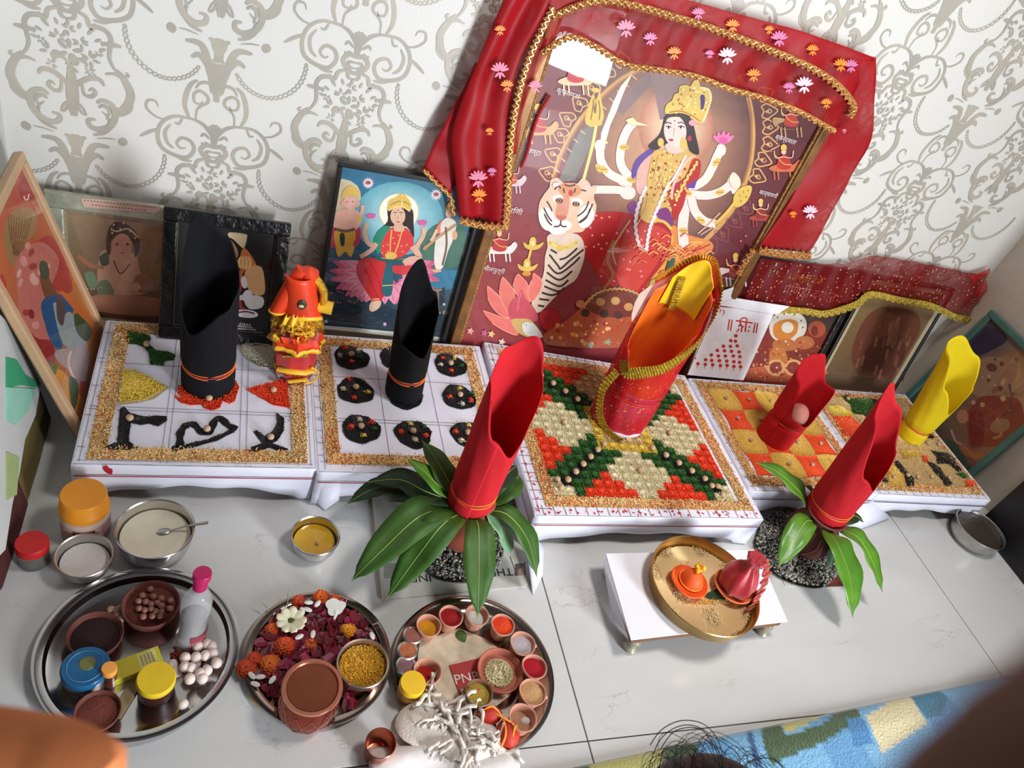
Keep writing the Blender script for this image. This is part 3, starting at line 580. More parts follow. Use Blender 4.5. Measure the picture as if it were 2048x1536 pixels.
# rightmost table
c5=lambda st: cpoly(st,1620,760,5.389)
w5,d5=tsize(5); inn=[tq(5,a,b) for a,b in ((.085,.085),(.93,.085),(.93,.92),(.085,.92))]
patch('rice_patch',[tuple(p) for p in inn],'T','beige rice ground covering the rightmost table',dens=95000,h=.0035)
for key,st,lb in [('G','340,180 400,170 450,210 640,200 700,300 640,480 640,430 560,380 450,370 430,270 370,230','dark green rice blot at the back of the rightmost table'),('B','640,200 720,230 825,370 690,525 640,450 650,340 700,300','black rice blot beside the dark green one'),('Y','190,290 300,280 430,350 470,400 240,400 200,340','yellow rice strip at the back left of the rightmost table'),('O','235,400 430,400 600,560 620,620 430,630 350,600','orange rice blot at the left of the rightmost table'),('y','830,940 900,930 1000,1020 1020,1160 900,1180 840,1120','yellow rice blot at the front of the rightmost table'),('B','905,890 940,880 1040,1000 1110,1070 1110,1150 1040,1150 1010,1050 920,960','black rice stroke just right of the front yellow blot'),('B','770,1070 810,1060 835,1120 780,1110','small black rice spot behind the right red cloth roll'),('O','1195,820 1250,830 1270,890 1210,890','tiny orange rice spot at the tip of the long black stroke'),('B','1255,895 1310,900 1400,960 1440,1040 1530,1130 1500,1150 1440,1150 1420,1090 1330,1000','long black rice stroke at the front right'),('B','1290,770 1340,780 1480,800 1540,850 1560,900 1630,980 1590,1000 1480,910 1360,910 1350,830','broad black rice stroke nearest the right rim'),('B','1215,570 1260,560 1330,620 1310,645 1210,610','short black rice stroke beside the yellow cloth roll'),('G','1560,1020 1640,1000 1700,1060 1650,1070','green rice spot near the front right corner'),('O','1660,1090 1760,1090 1790,1150 1670,1160','orange rice spot at the front right corner'),('y','960,760 1180,770 1200,830 1000,860','yellow rice strip in front of the yellow cloth roll'),('y','700,190 850,250 870,330 820,350 740,230','yellow rice spot at the back right')]:
    patch('rice_patch',c5(st),key,lb,slabh=.0045,h=.005,jit=.001)
for x,y,lb in [(410,200,'pale areca nut at the edge of the dark green blot'),(1270,675,'dusty areca nut right of the yellow cloth roll'),(1140,690,'dusty areca nut at the foot of the yellow cloth roll'),(1385,690,'dusty areca nut near the right rim of the rightmost table'),(905,1045,'areca nut on the front yellow blot'),(1055,1025,'white areca nut on the black stroke'),(1160,1040,'dusty areca nut between the two front black strokes'),(1310,1035,'dusty areca nut left of the long black stroke'),(1500,1050,'dusty areca nut right of the long black stroke'),(550,440,'areca nut beside the left orange blot')]:
    p=onz(1620+x/5.389,760+y/5.389,ZT+.008); nut(p[0],p[1],ZT+.004,lb,r=.006)
# ---------------------------------------------------------------- pictures
PRN=mat('printed paper',(255,255,255),.42,attr=True,noise=(70,.13)); GLS=mat_glass('clear pane',.1,.02)
PB=Plane((0,.13,0),(1,0,0),(0,.035,.75)); PL=Plane((0,.125,0),(1,0,0),(0,.04,.5)); PKr=Plane((0,.115,0),(1,0,0),(0,.045,.35)); PBk=Plane((0,.048,ZT),(1,0,0),(0,.085,.243)); PR=Plane((0,.105,0),(1,0,0),(0,.055,.3)); PLf=Plane((-.132,0,0),(0,1,0),(-.30,0,1)); PRt=Plane((2.082,0,0),(0,-1,0),(.13,0,1))
def sp(P,a,b,d=0):
    q=(P.at(a,b,d)-CP)@CM; return 1024+CF*q[0]/q[1],768-CF*q[2]/q[1]
def slab(P,a0,a1,b0,b1,d0,d1):
    V=[P.at(a,b,d) for d in (d0,d1) for b in (b0,b1) for a in (a0,a1)]; return V,[(0,2,3,1),(4,5,7,6),(0,1,5,4),(2,6,7,3),(0,4,6,2),(1,3,7,5)]
def frame(name,label,P,a0,a1,b0,b1,wd,dep,m,glass=True,inner=None,inw=.004,cat='picture',back=True):
    c=P.at((a0+a1)/2,b0); t=E(name,label,cat,tuple(c)); w=wd
    for (x0,x1,y0,y1) in ((a0,a1,b1-w,b1),(a0,a1,b0,b0+w),(a0,a0+w,b0+w,b1-w),(a1-w,a1,b0+w,b1-w)):
        o=O('frame_rail',slab(P,x0,x1,y0,y1,-.006,dep),m,t,world=True,smooth=False); bv=o.modifiers.new('b','BEVEL'); bv.width=min(.003,w*.25); bv.segments=2
    if inner:
        for (x0,x1,y0,y1) in ((a0+w,a1-w,b1-w-inw,b1-w),(a0+w,a1-w,b0+w,b0+w+inw),(a0+w,a0+w+inw,b0+w+inw,b1-w-inw),(a1-w-inw,a1-w,b0+w+inw,b1-w-inw)): O('inner_moulding',slab(P,x0,x1,y0,y1,0,dep*.6),inner,t,world=True,smooth=False)
    O('backing',slab(P,a0+.002,a1-.002,b0+.002,b1-.002,-.007,0),mat('backing board',(110,90,70),.9),t,world=True,smooth=False)
    if glass: O('glass_pane',slab(P,a0+w*.8,a1-w*.8,b0+w*.8,b1-w*.8,.0062,.0068),GLS,t,world=True,smooth=False)
    return t
def bg(a,P,a0,a1,b0,b1,cols,n=12,noise=0): a.grad(' '.join('%f,%f'%sp(P,x,y) for x,y in ((a0,b1),(a1,b1),(a1,b0),(a0,b0))),cols,n,noise)
def K(ox,oy,s): return lambda x,y:(ox+x/s,oy+y/s)
ID=lambda x,y:(x,y)
SKN=(246,226,214); SK2=(222,190,174); GD=(228,190,90); GD2=(246,220,130); GL=(214,160,90)
# --- big picture: rider on a tiger
BF=mat('gold brown moulding',(140,98,56),.35,metal=.4,noise=(40,.2))
big=frame('framed_picture','largest framed picture, a crowned many armed woman on a tiger, under a red veil',PB,.603,1.318,.02,.915,.022,.016,BF,inner=mat('beaded gold',(200,150,90),.4,metal=.5,noise=(300,.5),bump=(400,1)),inw=.006)
a=Art(PB); bg(a,PB,.628,1.293,.045,.890,[(120,72,74),(92,44,50),(116,34,44),(160,58,62)],14,.05)
a.glow((226,170,130),(96,52,56),1325,300,190,215,8,rot=12); a.glow((255,232,190),(190,120,96),1352,255,75,85,5)
for q,c in (('1205,240 1150,360 1115,365 1160,262',(128,120,112)),('1225,215 1290,150 1320,150 1245,230',(138,110,108)),('1300,145 1380,140 1350,230 1320,240',(150,118,116))): a.p(c,q)
a.l(GL,9,'1105,372 1118,320 1150,255 1190,205 1240,160 1300,128'); a.l((170,110,70),4,'1108,368 1122,318 1153,258 1192,209 1242,164 1300,132'); a.l(GL,9,'1478,150 1498,200 1506,260 1502,320 1488,370 1470,410 1440,450 1405,485'); a.l((170,110,70),4,'1480,155 1498,205 1503,262 1499,320 1486,366'); 
for i in range(15): t=i/14; x=1105+195*t**1.15; y=372-244*t**.8; a.l((250,215,150),1.5,[(x-4,y-5),(x+5,y+3)],0)
orn=[(1097,347,200),(1108,309,205),(1122,270,210),(1136,238,215),(1160,208,225),(1185,178,235),(1215,147,240),(1245,122,250),(1528,188,-20),(1535,222,-5),(1537,254,0),(1536,288,8),(1524,319,20),(1513,352,25),(1489,414,40),(1468,440,45),(1444,466,55),(1421,489,60)]
for i,(x,y,r) in enumerate(orn):
    c,s_=math.cos(math.radians(r)),math.sin(math.radians(r)); P_=[]
    for u,v in ((-12,-10),(-2,-15),(8,-10),(20,0),(8,10),(-2,15),(-12,10),(-8,0)): P_.append((x+u*c-v*s_,y+u*s_+v*c))
    dim=i>13; cc=(150,84,80) if dim else (226,176,110)
    a.l(cc,2.6 if not dim else 1.6,P_+[P_[0]]); a.l(cc,2,[(x-6*c,y-6*s_),(x+4*c-4*s_,y+4*s_+4*c),(x+8*c,y+8*s_),(x+2*c+5*s_,y+2*s_-5*c)]); a.e(cc,x,y,3)
# trident, sword
a.l(GD2,6,'1192,250 1186,285 1176,325 1166,362',4); a.k=K(1150,130,3.84)
a.p(GD,'75,430 95,330 130,240 150,240 140,330 150,370 160,360 170,250 190,200 200,260 215,340 220,400 200,445 150,470 110,470',3); a.l((120,90,50),2,'120,420 135,330 140,260'); a.l((120,90,50),2,'185,420 190,340 180,270'); a.e(GD,155,190,34,16); a.e(GD,150,450,60,18)
a.p((250,240,222),'195,590 200,520 240,420 290,290 350,160 440,60 400,150 360,240 320,350 270,460 235,590'); a.l((250,225,150),5,'160,590 250,595',0)
# cloth behind, legs
a.k=ID
a.p((178,26,28),'1150,470 1168,440 1200,424 1245,424 1300,438 1345,446 1378,476 1362,520 1330,552 1300,590 1262,592 1248,566 1215,572 1188,540 1168,502',4); a.p((206,60,50),'1260,452 1300,448 1340,470 1318,520 1290,560 1262,590 1235,560 1240,500',4); a.p((228,140,60),'1342,448 1380,470 1420,482 1424,500 1396,520 1350,540 1300,596 1288,600 1296,566 1330,520 1345,480',4)
for i in range(60):
    x,y=random.uniform(1160,1350),random.uniform(430,590)
    if inpoly(np.array([[x,y]]),pts('1150,470 1168,440 1200,424 1245,424 1300,438 1345,446 1378,476 1362,520 1330,552 1300,590 1262,592 1215,572 1188,540'))[0]: a.e((240,150,140),x,y,2.4,n=6)
a.l((226,176,80),4,'1345,470 1335,520 1300,565 1290,598'); a.l((190,50,40),3,'1420,488 1390,500 1360,500 1330,515'); a.l((244,190,90),3,'1405,484 1370,486 1345,495'); a.l((170,110,60),6,'1228,480 1215,520 1225,550 1205,580',5); a.l((214,170,90),3,'1260,440 1240,470 1225,500 1232,530')
a.k=K(1150,130,3.84)
# arms
def arm(st,w): a.l((150,90,80),w+2.2,st); a.l(SKN,w,st)
arm('130,955 200,955 330,958 420,975',16); arm('190,640 200,740 260,830 360,880 440,900',17); arm('440,880 370,800 345,720 360,600 400,500 450,440',17); a.e(SKN,405,980,60,52); a.e(SKN,385,890,60,40)
arm('870,950 990,885 1050,790 1090,700 1130,620',17); arm('880,990 1010,1000 1120,970 1200,910',17); arm('850,1000 838,1120 825,1250 835,1380',20); arm('890,1010 920,1120 990,1195 1080,1220',17)
a.p(SKN,'1165,900 1210,820 1265,870 1260,930 1215,990 1190,950',3); a.p(SKN,'810,1340 865,1300 865,1380 820,1400',3); a.e(SKN,190,620,42,50); a.e(SKN,1120,650,38,48)
for x,y,r in ((180,790,60),(220,800,40),(375,630,0),(1085,745,-50),(1110,975,-15),(965,1190,40),(830,1270,0),(850,975,0),(430,880,20),(860,985,0)): a.e(GD,x,y,38,22,r); a.l((170,110,50),1.5,[(x-26,y),(x+26,y)],0)
# torso
a.p((98,60,150),'430,840 470,720 590,640 600,720 500,800 450,870',3); a.p((225,175,160),'480,800 560,700 620,690 590,900 540,1000 470,960',3); a.p((220,176,92),'590,680 690,650 860,650 930,700 960,760 860,960 800,1060 620,1210 520,1190 500,1130 540,960',3); a.p((186,34,30),'900,720 965,740 945,880 870,940 830,1080 760,1200 740,1100 700,960 840,860',3); a.p((98,60,150),'835,940 940,870 915,945',0)
for i in range(170):
    x,y=random.gauss(700,90),random.gauss(880,130)
    if inpoly(np.array([[x,y]]),pts('560,700 690,650 860,660 940,760 820,1060 620,1200 510,1180 540,960'))[0]: a.e(random.choice([(255,235,150),(190,120,40),(240,205,110),(150,70,40)]),x,y,random.uniform(7,12),n=6)
for st in ('600,680 560,860 560,980 600,1020 650,940 720,760','640,690 610,840 600,940 640,900 690,760','560,1000 540,1100 470,1230'): a.l((190,120,50),2.4,st); a.l((250,220,140),1.2,st)
a.l((250,240,235),4,'850,690 760,860 690,960 600,1200'); a.l((240,190,185),5,'740,1010 760,900 850,740 900,700'); a.l((150,40,40),2,'760,1060 880,800 960,760'); a.l((240,200,110),5,'770,1040 850,880 940,740',5,0,1.5,8)
a.p((126,46,120),'610,1130 700,1090 740,1160 750,1230 700,1230 640,1170',3); a.p((140,60,130),'400,1080 450,1040 480,1100 440,1140',3); a.l(GD,6,'600,1190 680,1200 740,1260',5); 
# neck, hair, face
a.p((44,26,24),'560,620 640,540 670,470 700,380 840,360 900,440 930,560 950,680 880,660 840,560 700,600 620,650',3); a.p((228,196,182),'700,600 830,590 840,650 760,680 700,650',3); a.e((238,210,198),766,505,86,122,-6,26); a.l((60,34,34),5,'688,440 700,400 760,385 830,395 860,440 865,480'); 
a.e((255,250,245),714,478,20,9,0); a.e((255,250,245),812,476,22,9,0); a.e((40,22,20),716,478,9); a.e((40,22,20),810,476,9); a.l((50,28,26),2,'694,470 714,466 736,474',4); a.l((50,28,26),2,'788,472 812,464 838,474',4); a.l((50,28,26),2,'690,445 716,438 740,448',4); a.l((50,28,26),2,'785,444 812,436 842,450',4); a.l((200,160,148),2,'760,480 755,520 750,545',3); a.p((196,30,60),'714,568 735,562 756,570 735,584',3); a.e((200,40,40),762,425,6); 
a.p(GD,'690,370 700,300 740,270 760,220 790,210 800,160 850,150 880,160 905,120 935,88 950,125 960,160 1020,175 1045,240 1030,320 980,440 920,430 870,385 800,365',3)
for i in range(90):
    x,y=random.uniform(700,1030),random.uniform(170,430)
    if inpoly(np.array([[x,y]]),pts('700,360 720,300 800,180 900,150 1020,190 1030,300 970,430 870,380'))[0]: a.e(random.choice([(255,240,170),(176,110,40),(250,215,110)]),x,y,9,n=6)
a.p((70,40,120),'960,230 985,225 995,260 982,330 965,335 960,290',3); a.l((255,236,180),3,'960,170 1020,185 1040,250 1015,340 980,430',5,0,1.2,16); a.l((170,110,45),2,'720,360 800,350 880,375 960,430'); a.e(GD,655,590,24,34); a.e(GD,830,600,26,50); a.e((230,160,170),900,440,30,24); a.e((180,40,60),875,560,18,22)
# flowers, conch, mace
for dx,r in ((-52,-50),(-28,-25),(0,0),(28,25),(52,50)): a.e((232,120,170),1135+dx*.8,550+abs(dx)*.35,17,50,r)
a.e((214,90,150),1135,575,34,26); a.p((255,225,170),'385,420 440,400 470,430 560,460 480,460 430,450',2); a.e((240,224,200),1225,890,42,60,-20); a.l(GD,6,'1075,1215 1160,1130 1230,1040'); a.p(GD,'1210,1020 1250,950 1320,920 1355,935 1340,1000 1300,1060 1230,1090',3); a.dt((170,120,40),7,'1260,1000 1290,970 1310,1010 1270,1040 1325,960'); a.l((215,170,150),3,'940,1290 1010,1230 1060,1180 1110,1130'); a.l((215,170,150),2.5,'960,1300 1060,1240')
a.k=ID; a.l((238,225,225),6,'1292,372 1276,410 1270,450 1278,490 1290,500',6,0,1.2,14); a.l((238,225,225),6,'1334,372 1312,420 1298,460 1292,500',6,0,1.2,14)
for x,y in orn[:0]: pass
# tiger
a.k=K(900,330,3.939)
a.p((226,204,182),'780,540 1000,540 1060,680 1000,880 900,960 800,1060 690,1160 640,1050 730,870 745,720 765,640',4)
for st in ('780,700 850,790 870,810 950,740 1050,660','770,780 850,850 960,780 1020,720','760,840 860,900 960,830','750,900 860,950 930,900','740,950 850,990 900,960','720,1000 800,1020 860,1000','700,1050 780,1060','690,1100 740,1110','860,740 920,720 1000,650','790,660 840,690'): a.l((58,40,38),4,st)
a.p((234,196,166),'780,170 790,115 840,95 900,140 960,135 1000,140 1040,100 1090,130 1110,165 1150,165 1150,190 1130,250 1150,320 1130,420 1080,470 1040,520 960,530 900,548 840,548 780,520 745,480 695,400 700,300 735,230',5)
a.e((222,150,104),940,190,95,56,6); a.e((248,238,228),760,420,62,95,-14); a.e((248,238,228),1068,400,62,95,14); a.e((250,242,232),850,262,46,30,8); a.e((250,242,232),1000,288,46,30,8); a.p((218,150,124),'860,250 930,240 935,330 915,400 870,425 830,395 835,330',4); a.e((252,246,240),845,510,66,34); a.e((252,246,240),830,460,45,38); a.e((252,246,240),905,470,50,40); a.p((206,110,96),'835,392 915,398 900,425 870,432 850,425',2); a.l((60,36,34),3,'870,430 866,465 840,480 815,478'); a.l((60,36,34),3,'866,465 890,480 915,478')
for x,y in ((857,276),(990,302)): a.e((60,44,40),x,y,30,20,8); a.e((190,120,60),x,y,17); a.e((25,18,16),x,y,8); a.l((250,245,240),4,[(x-30,y-32),(x,y-38),(x+30,y-22)])
for st in ('735,330 770,400 800,440','760,280 790,330 800,360','1120,300 1080,390 1010,450','1090,280 1060,350 1000,400','1100,340 1070,410 1020,450','740,380 770,440 800,470','870,180 850,160 820,190','1030,190 1070,200','900,150 940,160 985,150','890,180 900,215','985,180 975,215'): a.l((66,46,42),3,st)
a.e((206,50,30),948,215,18,24); a.e((244,226,214),830,140,30,26); a.l((200,150,130),3,'800,160 815,130 850,130'); a.e((240,200,190),1080,170,26,24)
a.l(GD,8,'775,600 850,640 930,640 1000,600'); a.l((250,225,120),4,'775,600 850,640 930,640 1000,600',6,0,1.6,18); a.e(GD,860,650,26)
# lotus, lamp
PK1=(232,122,112); PK2=(246,158,140)
for st in ('290,945 345,990 420,1070 480,1190 400,1180 330,1110 295,1040','410,875 470,940 505,1010 485,1180 410,1080 385,980','530,850 600,920 620,990 640,1040 600,1080 520,1010 495,930','655,845 720,905 705,990 640,1070 610,990 640,900','255,1140 330,1165 420,1200 500,1215 530,1330 430,1300 330,1240'): a.p(PK1,st,4); a.l(PK2,2,st)
a.p((206,84,98),'560,975 600,1050 660,1120 690,1190 660,1230 490,1220 455,1130 490,1050 535,1020',4); a.l((230,120,130),2,'560,990 540,1060 530,1140'); a.p((214,180,110),'480,1215 560,1205 640,1220 720,1340 610,1350 520,1300',3); a.p((226,232,228),'570,1240 650,1240 730,1350 620,1345 575,1300',3); a.p((176,26,40),'700,1165 800,1130 860,1180 850,1300 740,1290',3)
a.dt((196,160,100),6,'500,1230 520,1250 540,1225 560,1260 580,1235 600,1255 620,1230')
for (x,y) in ((650,620),(605,790)): a.p(GD,[(x-75,y-20),(x-60,y+25),(x,y+45),(x+60,y+25),(x+85,y-20),(x+30,y+5),(x+25,y-40),(x,y-60),(x-25,y-40),(x-35,y+5)],3); a.e((250,225,150),x,y-10,14,22)
a.l(GD,5,'635,660 620,720 610,750'); a.e((226,150,60),600,850,35,20)
# mini scenes
def rider(x,y,s,beast,dress,fl=1):
    a.p(beast,[(x-30*s,y+5*s),(x-10*s,y-3*s),(x+18*s,y-2*s),(x+30*s*fl,y-12*s),(x+36*s*fl,y-4*s),(x+26*s*fl,y+10*s),(x+16*s,y+12*s),(x-16*s,y+12*s)],3)
    for dx in (-20,-12,12,20): a.l(beast,max(1.6,3*s),[(x+dx*s,y+8*s),(x+(dx+2)*s,y+28*s)],0)
    a.p(dress,[(x-14*s,y+2*s),(x-10*s,y-14*s),(x,y-22*s),(x+12*s,y-12*s),(x+14*s,y+4*s),(x,y+8*s)],3); a.e((236,190,160),x,y-28*s,5*s,6*s); a.e(GD,x,y-36*s,6*s,7*s)
    for dx in (-16,16): a.l((236,190,160),2,[(x,y-18*s),(x+dx*s,y-16*s),(x+dx*1.2*s,y-30*s)])
    a.l(GD,1.5,[(x-20*s,y-24*s),(x,y-4*s),(x+16*s,y-2*s)])
a.k=ID
rider(998,494,1.0,(236,228,222),(190,40,44)); rider(1075,255,1.15,(226,170,110),(186,30,40)); rider(1150,155,1.2,(240,200,160),(196,40,60)); rider(1580,245,1.0,(206,160,110),(200,60,50),-1); rider(1566,330,1.0,(210,110,70),(190,50,40)); rider(1470,545,.95,(232,214,208),(180,40,40),-1); rider(1520,430,.8,(170,70,60),(150,40,44)); rider(1020,360,.9,(224,204,206),(210,80,60))
# lower right crowd and ground
a.p((176,84,50),'1130,640 1180,600 1230,580 1290,600 1320,650 1300,690 1120,692 1085,670',4); a.e((116,48,34),1230,606,62,28,2); a.l((206,160,90),4,'1165,612 1195,584 1240,576 1280,590 1292,618',6,0,1.5,20)
for x,y,c in ((1170,624,(70,44,34)),(1207,626,(60,40,34)),(1236,628,(74,44,40)),(1200,602,(196,140,80)),(1230,600,(206,160,96)),(1256,612,(206,150,90)),(1160,606,(196,130,80))): a.e(c,x,y,9,8)
for i in range(80): a.e(random.choice([(226,150,80),(190,60,40),(240,190,120),(150,50,40),(206,110,60)]),random.uniform(1095,1300),random.uniform(638,688),random.uniform(2,5),n=6)
a.p((190,160,90),'1300,560 1345,535 1365,560 1330,590 1290,585',0); a.p((60,90,60),'1335,520 1350,510 1345,545 1325,560',0); a.p((232,206,190),'1278,585 1330,560 1300,600 1262,640',3); a.p((216,96,96),'1290,600 1330,580 1350,600 1310,660 1280,660',3)
for i in range(50): x,y=1345+random.gauss(0,32),500+random.gauss(0,15); a.l(random.choice([(236,140,80),(214,80,50),(250,180,110)]),2,[(x-9,y+3),(x,y-4),(x+9,y+2)],3)
for x,y,c in ((940,660,(236,160,150)),(968,664,(206,90,130)),(982,666,(240,200,130)),(1003,682,(246,214,190)),(1064,688,(240,190,160)),(1215,682,(150,170,130)),(1180,688,(140,170,130))): a.star(c,x,y,8,5,.5)
a.dt((200,110,110),2.5,'1530,320 1540,300 1556,290 1490,470 1480,480')
a.done('print',big,PRN)
WT=mat('white lettering',(235,225,222),.6)
for tx,u,w,h,ang in (('शैलपुत्री',966,538,.016,-.06),('रिणी',1018,423,.017,-.06),('घण्टा',1052,303,.015,-.06),('कूष्माण्डा',1110,182,.014,-.08),('स्कन्दमाता',1547,275,.014,-.06),('कात्यायनी',1515,385,.014,-.06)): text3(tx,PB,u,w,h,WT,big,ang=ang,d=.0045)
th_=O('thread_roll',tube(cr([PB.px(u,w,.010) for u,w in ((1097,187),(1075,225),(1062,262),(1052,300),(1040,330))],6),[.0035]*25,8),mat('rolled maroon thread',(166,20,26),.7),None,world=True); tag(th_,'rolled red thread stuck on the glass at the left of the largest picture','thread')
# --- seated woman on a lotus
lk_=frame('framed_picture','black framed picture of a woman in red on a pink lotus, behind the medallion table',PL,.276,.590,.06,.492,.010,.014,mat('black moulding',(26,22,22),.4))
a=Art(PL); bg(a,PL,.286,.580,.085,.482,[(48,120,160),(60,120,130),(24,52,68),(16,40,56)],12,.04); a.k=K(600,300,3.657)
a.p((226,224,212),'150,1280 400,1300 700,1330 1040,1370 1035,1400 700,1365 400,1330 145,1305'); a.p((214,202,170),'265,230 420,260 430,420 250,560',3); a.glow((190,226,228),(96,170,186),720,500,330,270,5); a.p((214,196,160),'262,230 330,250 330,330 255,400',3); a.p((60,110,90),'900,640 1000,540 1180,560 1210,760 1120,860 960,860 880,760',4); a.p((40,120,150),'930,900 1150,880 1130,1010 960,1000',3); a.p((20,46,62),'150,980 500,960 700,1150 1060,1000 1050,1350 140,1270'); 
for i in range(60): x=random.uniform(160,1040); y=random.uniform(1080,1300); a.l((40,84,104),1.2,[(x,y),(x+30,y+3)],0)
for i in range(34): a.e((150,110,90),random.uniform(170,420),random.choice([935,1040,1110])+random.uniform(-10,10),7,n=6)
for i in range(18): a.e((170,130,90),random.uniform(970,1080),random.choice([1030,1190])+random.uniform(-10,10),7,n=6)
a.l((150,120,90),3,'1010,1040 1010,1190',0)
a.e((255,250,232),722,450,140,128,0,30); a.l((250,225,180),2,' '.join('%f,%f'%(722+142*math.cos(t),450+130*math.sin(t)) for t in np.linspace(0,6.28,20)),3)
for x,y in ((498,240),(995,325)): a.star((250,240,236),x,y,46,14,.55); a.e((236,200,200),x,y,24); a.l((170,40,60),2.5,[(x-14,y+8),(x-12,y-10),(x-2,y-10),(x-4,y+10)],2); a.l((170,40,60),2.5,[(x+4,y+8),(x+4,y-12),(x+14,y-6),(x+10,y+8)],2)
rgp=random.Random(8)
def pet(cx,cy,L,w,ang,c):
    ca,sa=math.cos(math.radians(ang)),math.sin(math.radians(ang)); P_=[(cx+u*ca-v*sa,cy+u*sa+v*ca) for u,v in ((0,-w*.5),(L*.5,-w),(L*.8,-w*.6),(L,0),(L*.8,w*.6),(L*.5,w),(0,w*.5))]; a.p(c,P_,3); a.l((190,80,120),1.2,[(cx,cy),(cx+L*ca*.9,cy+L*sa*.9)],0)
for row,(rx,ry,L) in enumerate(((210,60,190),(180,90,170),(140,110,150))):
    for k_ in range(15):
        an=-20+k_*220/14; pet(620+rx*math.cos(math.radians(an)),900+ry*math.sin(math.radians(an)),L*(.75+.3*abs(math.cos(math.radians(an)))),30,an if an>-30 else an,[(206,92,130),(226,124,154),(240,152,176)][row])
a.p((206,40,46),'440,800 560,790 640,840 640,1000 590,1100 540,1110 500,1060 440,960 410,880',4); a.p((214,50,56),'640,850 760,840 860,850 870,890 820,910 700,900',4); a.p((226,190,160),'520,1110 590,1100 580,1150 530,1180 505,1160',3)
a.p((30,100,110),'630,830 670,830 680,960 665,1060 610,1060 600,980',3); a.l((220,190,120),2,'600,990 690,985',0)
a.p((40,22,20),'560,600 640,520 650,420 810,420 830,540 830,640 780,560 650,560',4); a.p((36,140,110),'540,640 600,560 660,560 640,640 570,760 550,700',3); a.p((222,60,60),'590,700 660,570 760,560 820,620 825,700 740,780 620,790',4); a.e((232,186,156),715,480,55,68,0); a.p((222,178,150),'690,540 750,540 760,590 690,590',2); a.p(GD,'640,440 650,370 700,340 745,315 790,350 815,400 800,450 760,420 690,420',4); a.l((90,50,40),1.4,'680,458 696,452 710,458'); a.l((90,50,40),1.4,'724,458 740,452 754,458'); a.e((250,246,240),695,470,11,6); a.e((250,246,240),738,470,11,6); a.e((40,26,24),695,470,5); a.e((40,26,24),738,470,5); a.l((200,150,120),1.4,'717,475 713,498 718,502'); a.e((200,40,40),717,440,5); a.l((250,220,140),2,'650,440 690,418 740,412 800,440',6,0,1,12); a.l((150,104,50),1.5,'660,400 700,380 745,374 800,395'); a.l((250,230,160),1.5,'745,320 745,410'); a.dt((170,110,50),4,'690,390 720,370 745,350 775,372 800,400'); a.p((180,40,50),'700,520 735,520 717,530',0); a.dt((250,210,120),5,'610,700 640,690 690,680 740,700 780,690 640,740 700,740 750,740 600,750 680,640 720,620'); a.l((250,210,120),3,'590,790 650,800 720,805 800,790',6,0,1.2,14); a.l((170,30,40),2,'470,860 520,960 570,1080'); a.l((170,30,40),2,'520,830 570,930 600,1040'); a.l((250,200,110),2,'530,1090 580,1085'); a.l(GD,2.5,'670,580 660,680 660,760'); a.l(GD,2.5,'750,570 720,680 690,760'); a.e(GD,665,770,44,26); a.l((30,90,80),6,'540,780 600,800 720,810 790,800')
def lim(st,w=9): a.l((226,176,150),w,st)
lim('560,700 500,680 470,600 490,530'); lim('560,680 520,730 440,780'); lim('830,740 880,660 905,610 900,560'); lim('820,700 870,780 800,800 760,830',12)
for x,y in ((518,475),(893,525)): 
    for dx in (-22,-8,8,22): a.e((226,90,160),x+dx,y+abs(dx)*.3,9,20,dx*1.5)
# elephant headed figure, left
a.p((226,170,60),'260,580 400,570 400,700 370,780 330,740 280,780 255,680',4); a.l((200,60,90),10,'240,540 230,640 245,710'); a.l((200,60,90),10,'420,560 425,640 400,700'); a.p((236,180,160),'245,470 300,430 400,430 450,480 440,540 400,580 270,570 240,540',4); a.e((240,186,170),362,380,48,46); a.l((240,186,170),9,'365,390 368,440 350,500 335,520'); a.p(GD,'308,350 320,290 375,258 430,300 432,350 380,330',4); a.e((236,170,150),318,390,22,26); a.e((236,170,150),415,390,22,26); a.l((110,90,60),6,'260,575 330,590 400,575'); a.p((20,60,50),'290,610 325,610 325,690 300,700',2); a.dt((40,26,24),5,'345,375 385,375'); a.l((236,180,160),8,'250,480 240,420 265,380'); a.l((236,180,160),8,'440,480 455,440 458,400'); a.e(GD,430,500,22); a.dt(GD,5,'300,480 320,500 345,510 370,505 395,490')
# white dressed figure with lute, right
a.p((234,226,214),'1000,640 1080,600 1120,640 1080,740 1040,860 990,860 980,760',4); a.p((226,130,110),'1010,540 1060,500 1040,600 990,600',3); a.p((236,226,210),'1030,540 1080,490 1140,530 1120,620 1040,640',4); a.e((230,180,150),1090,460,26,32); a.p(GD,'1065,440 1070,400 1095,380 1120,410 1118,440',3); a.l((190,150,110),6,'905,720 1000,640 1140,540',0); a.e((190,140,100),915,712,22,14,-40); a.l((230,190,160),6,'1000,580 970,640 955,660'); a.e((226,170,130),1130,620,20,34); a.e((220,180,140),1000,880,34,12); a.e((40,26,24),1082,458,4); a.l((110,80,60),4,'1065,560 1070,700 1040,840')
a.star((226,170,200),620,1270,16,6,.6); a.star((200,210,225),190,1250,18,5,.5); a.star((220,200,220),1052,1125,12,5,.6)
a.done('print',lk_,PRN)
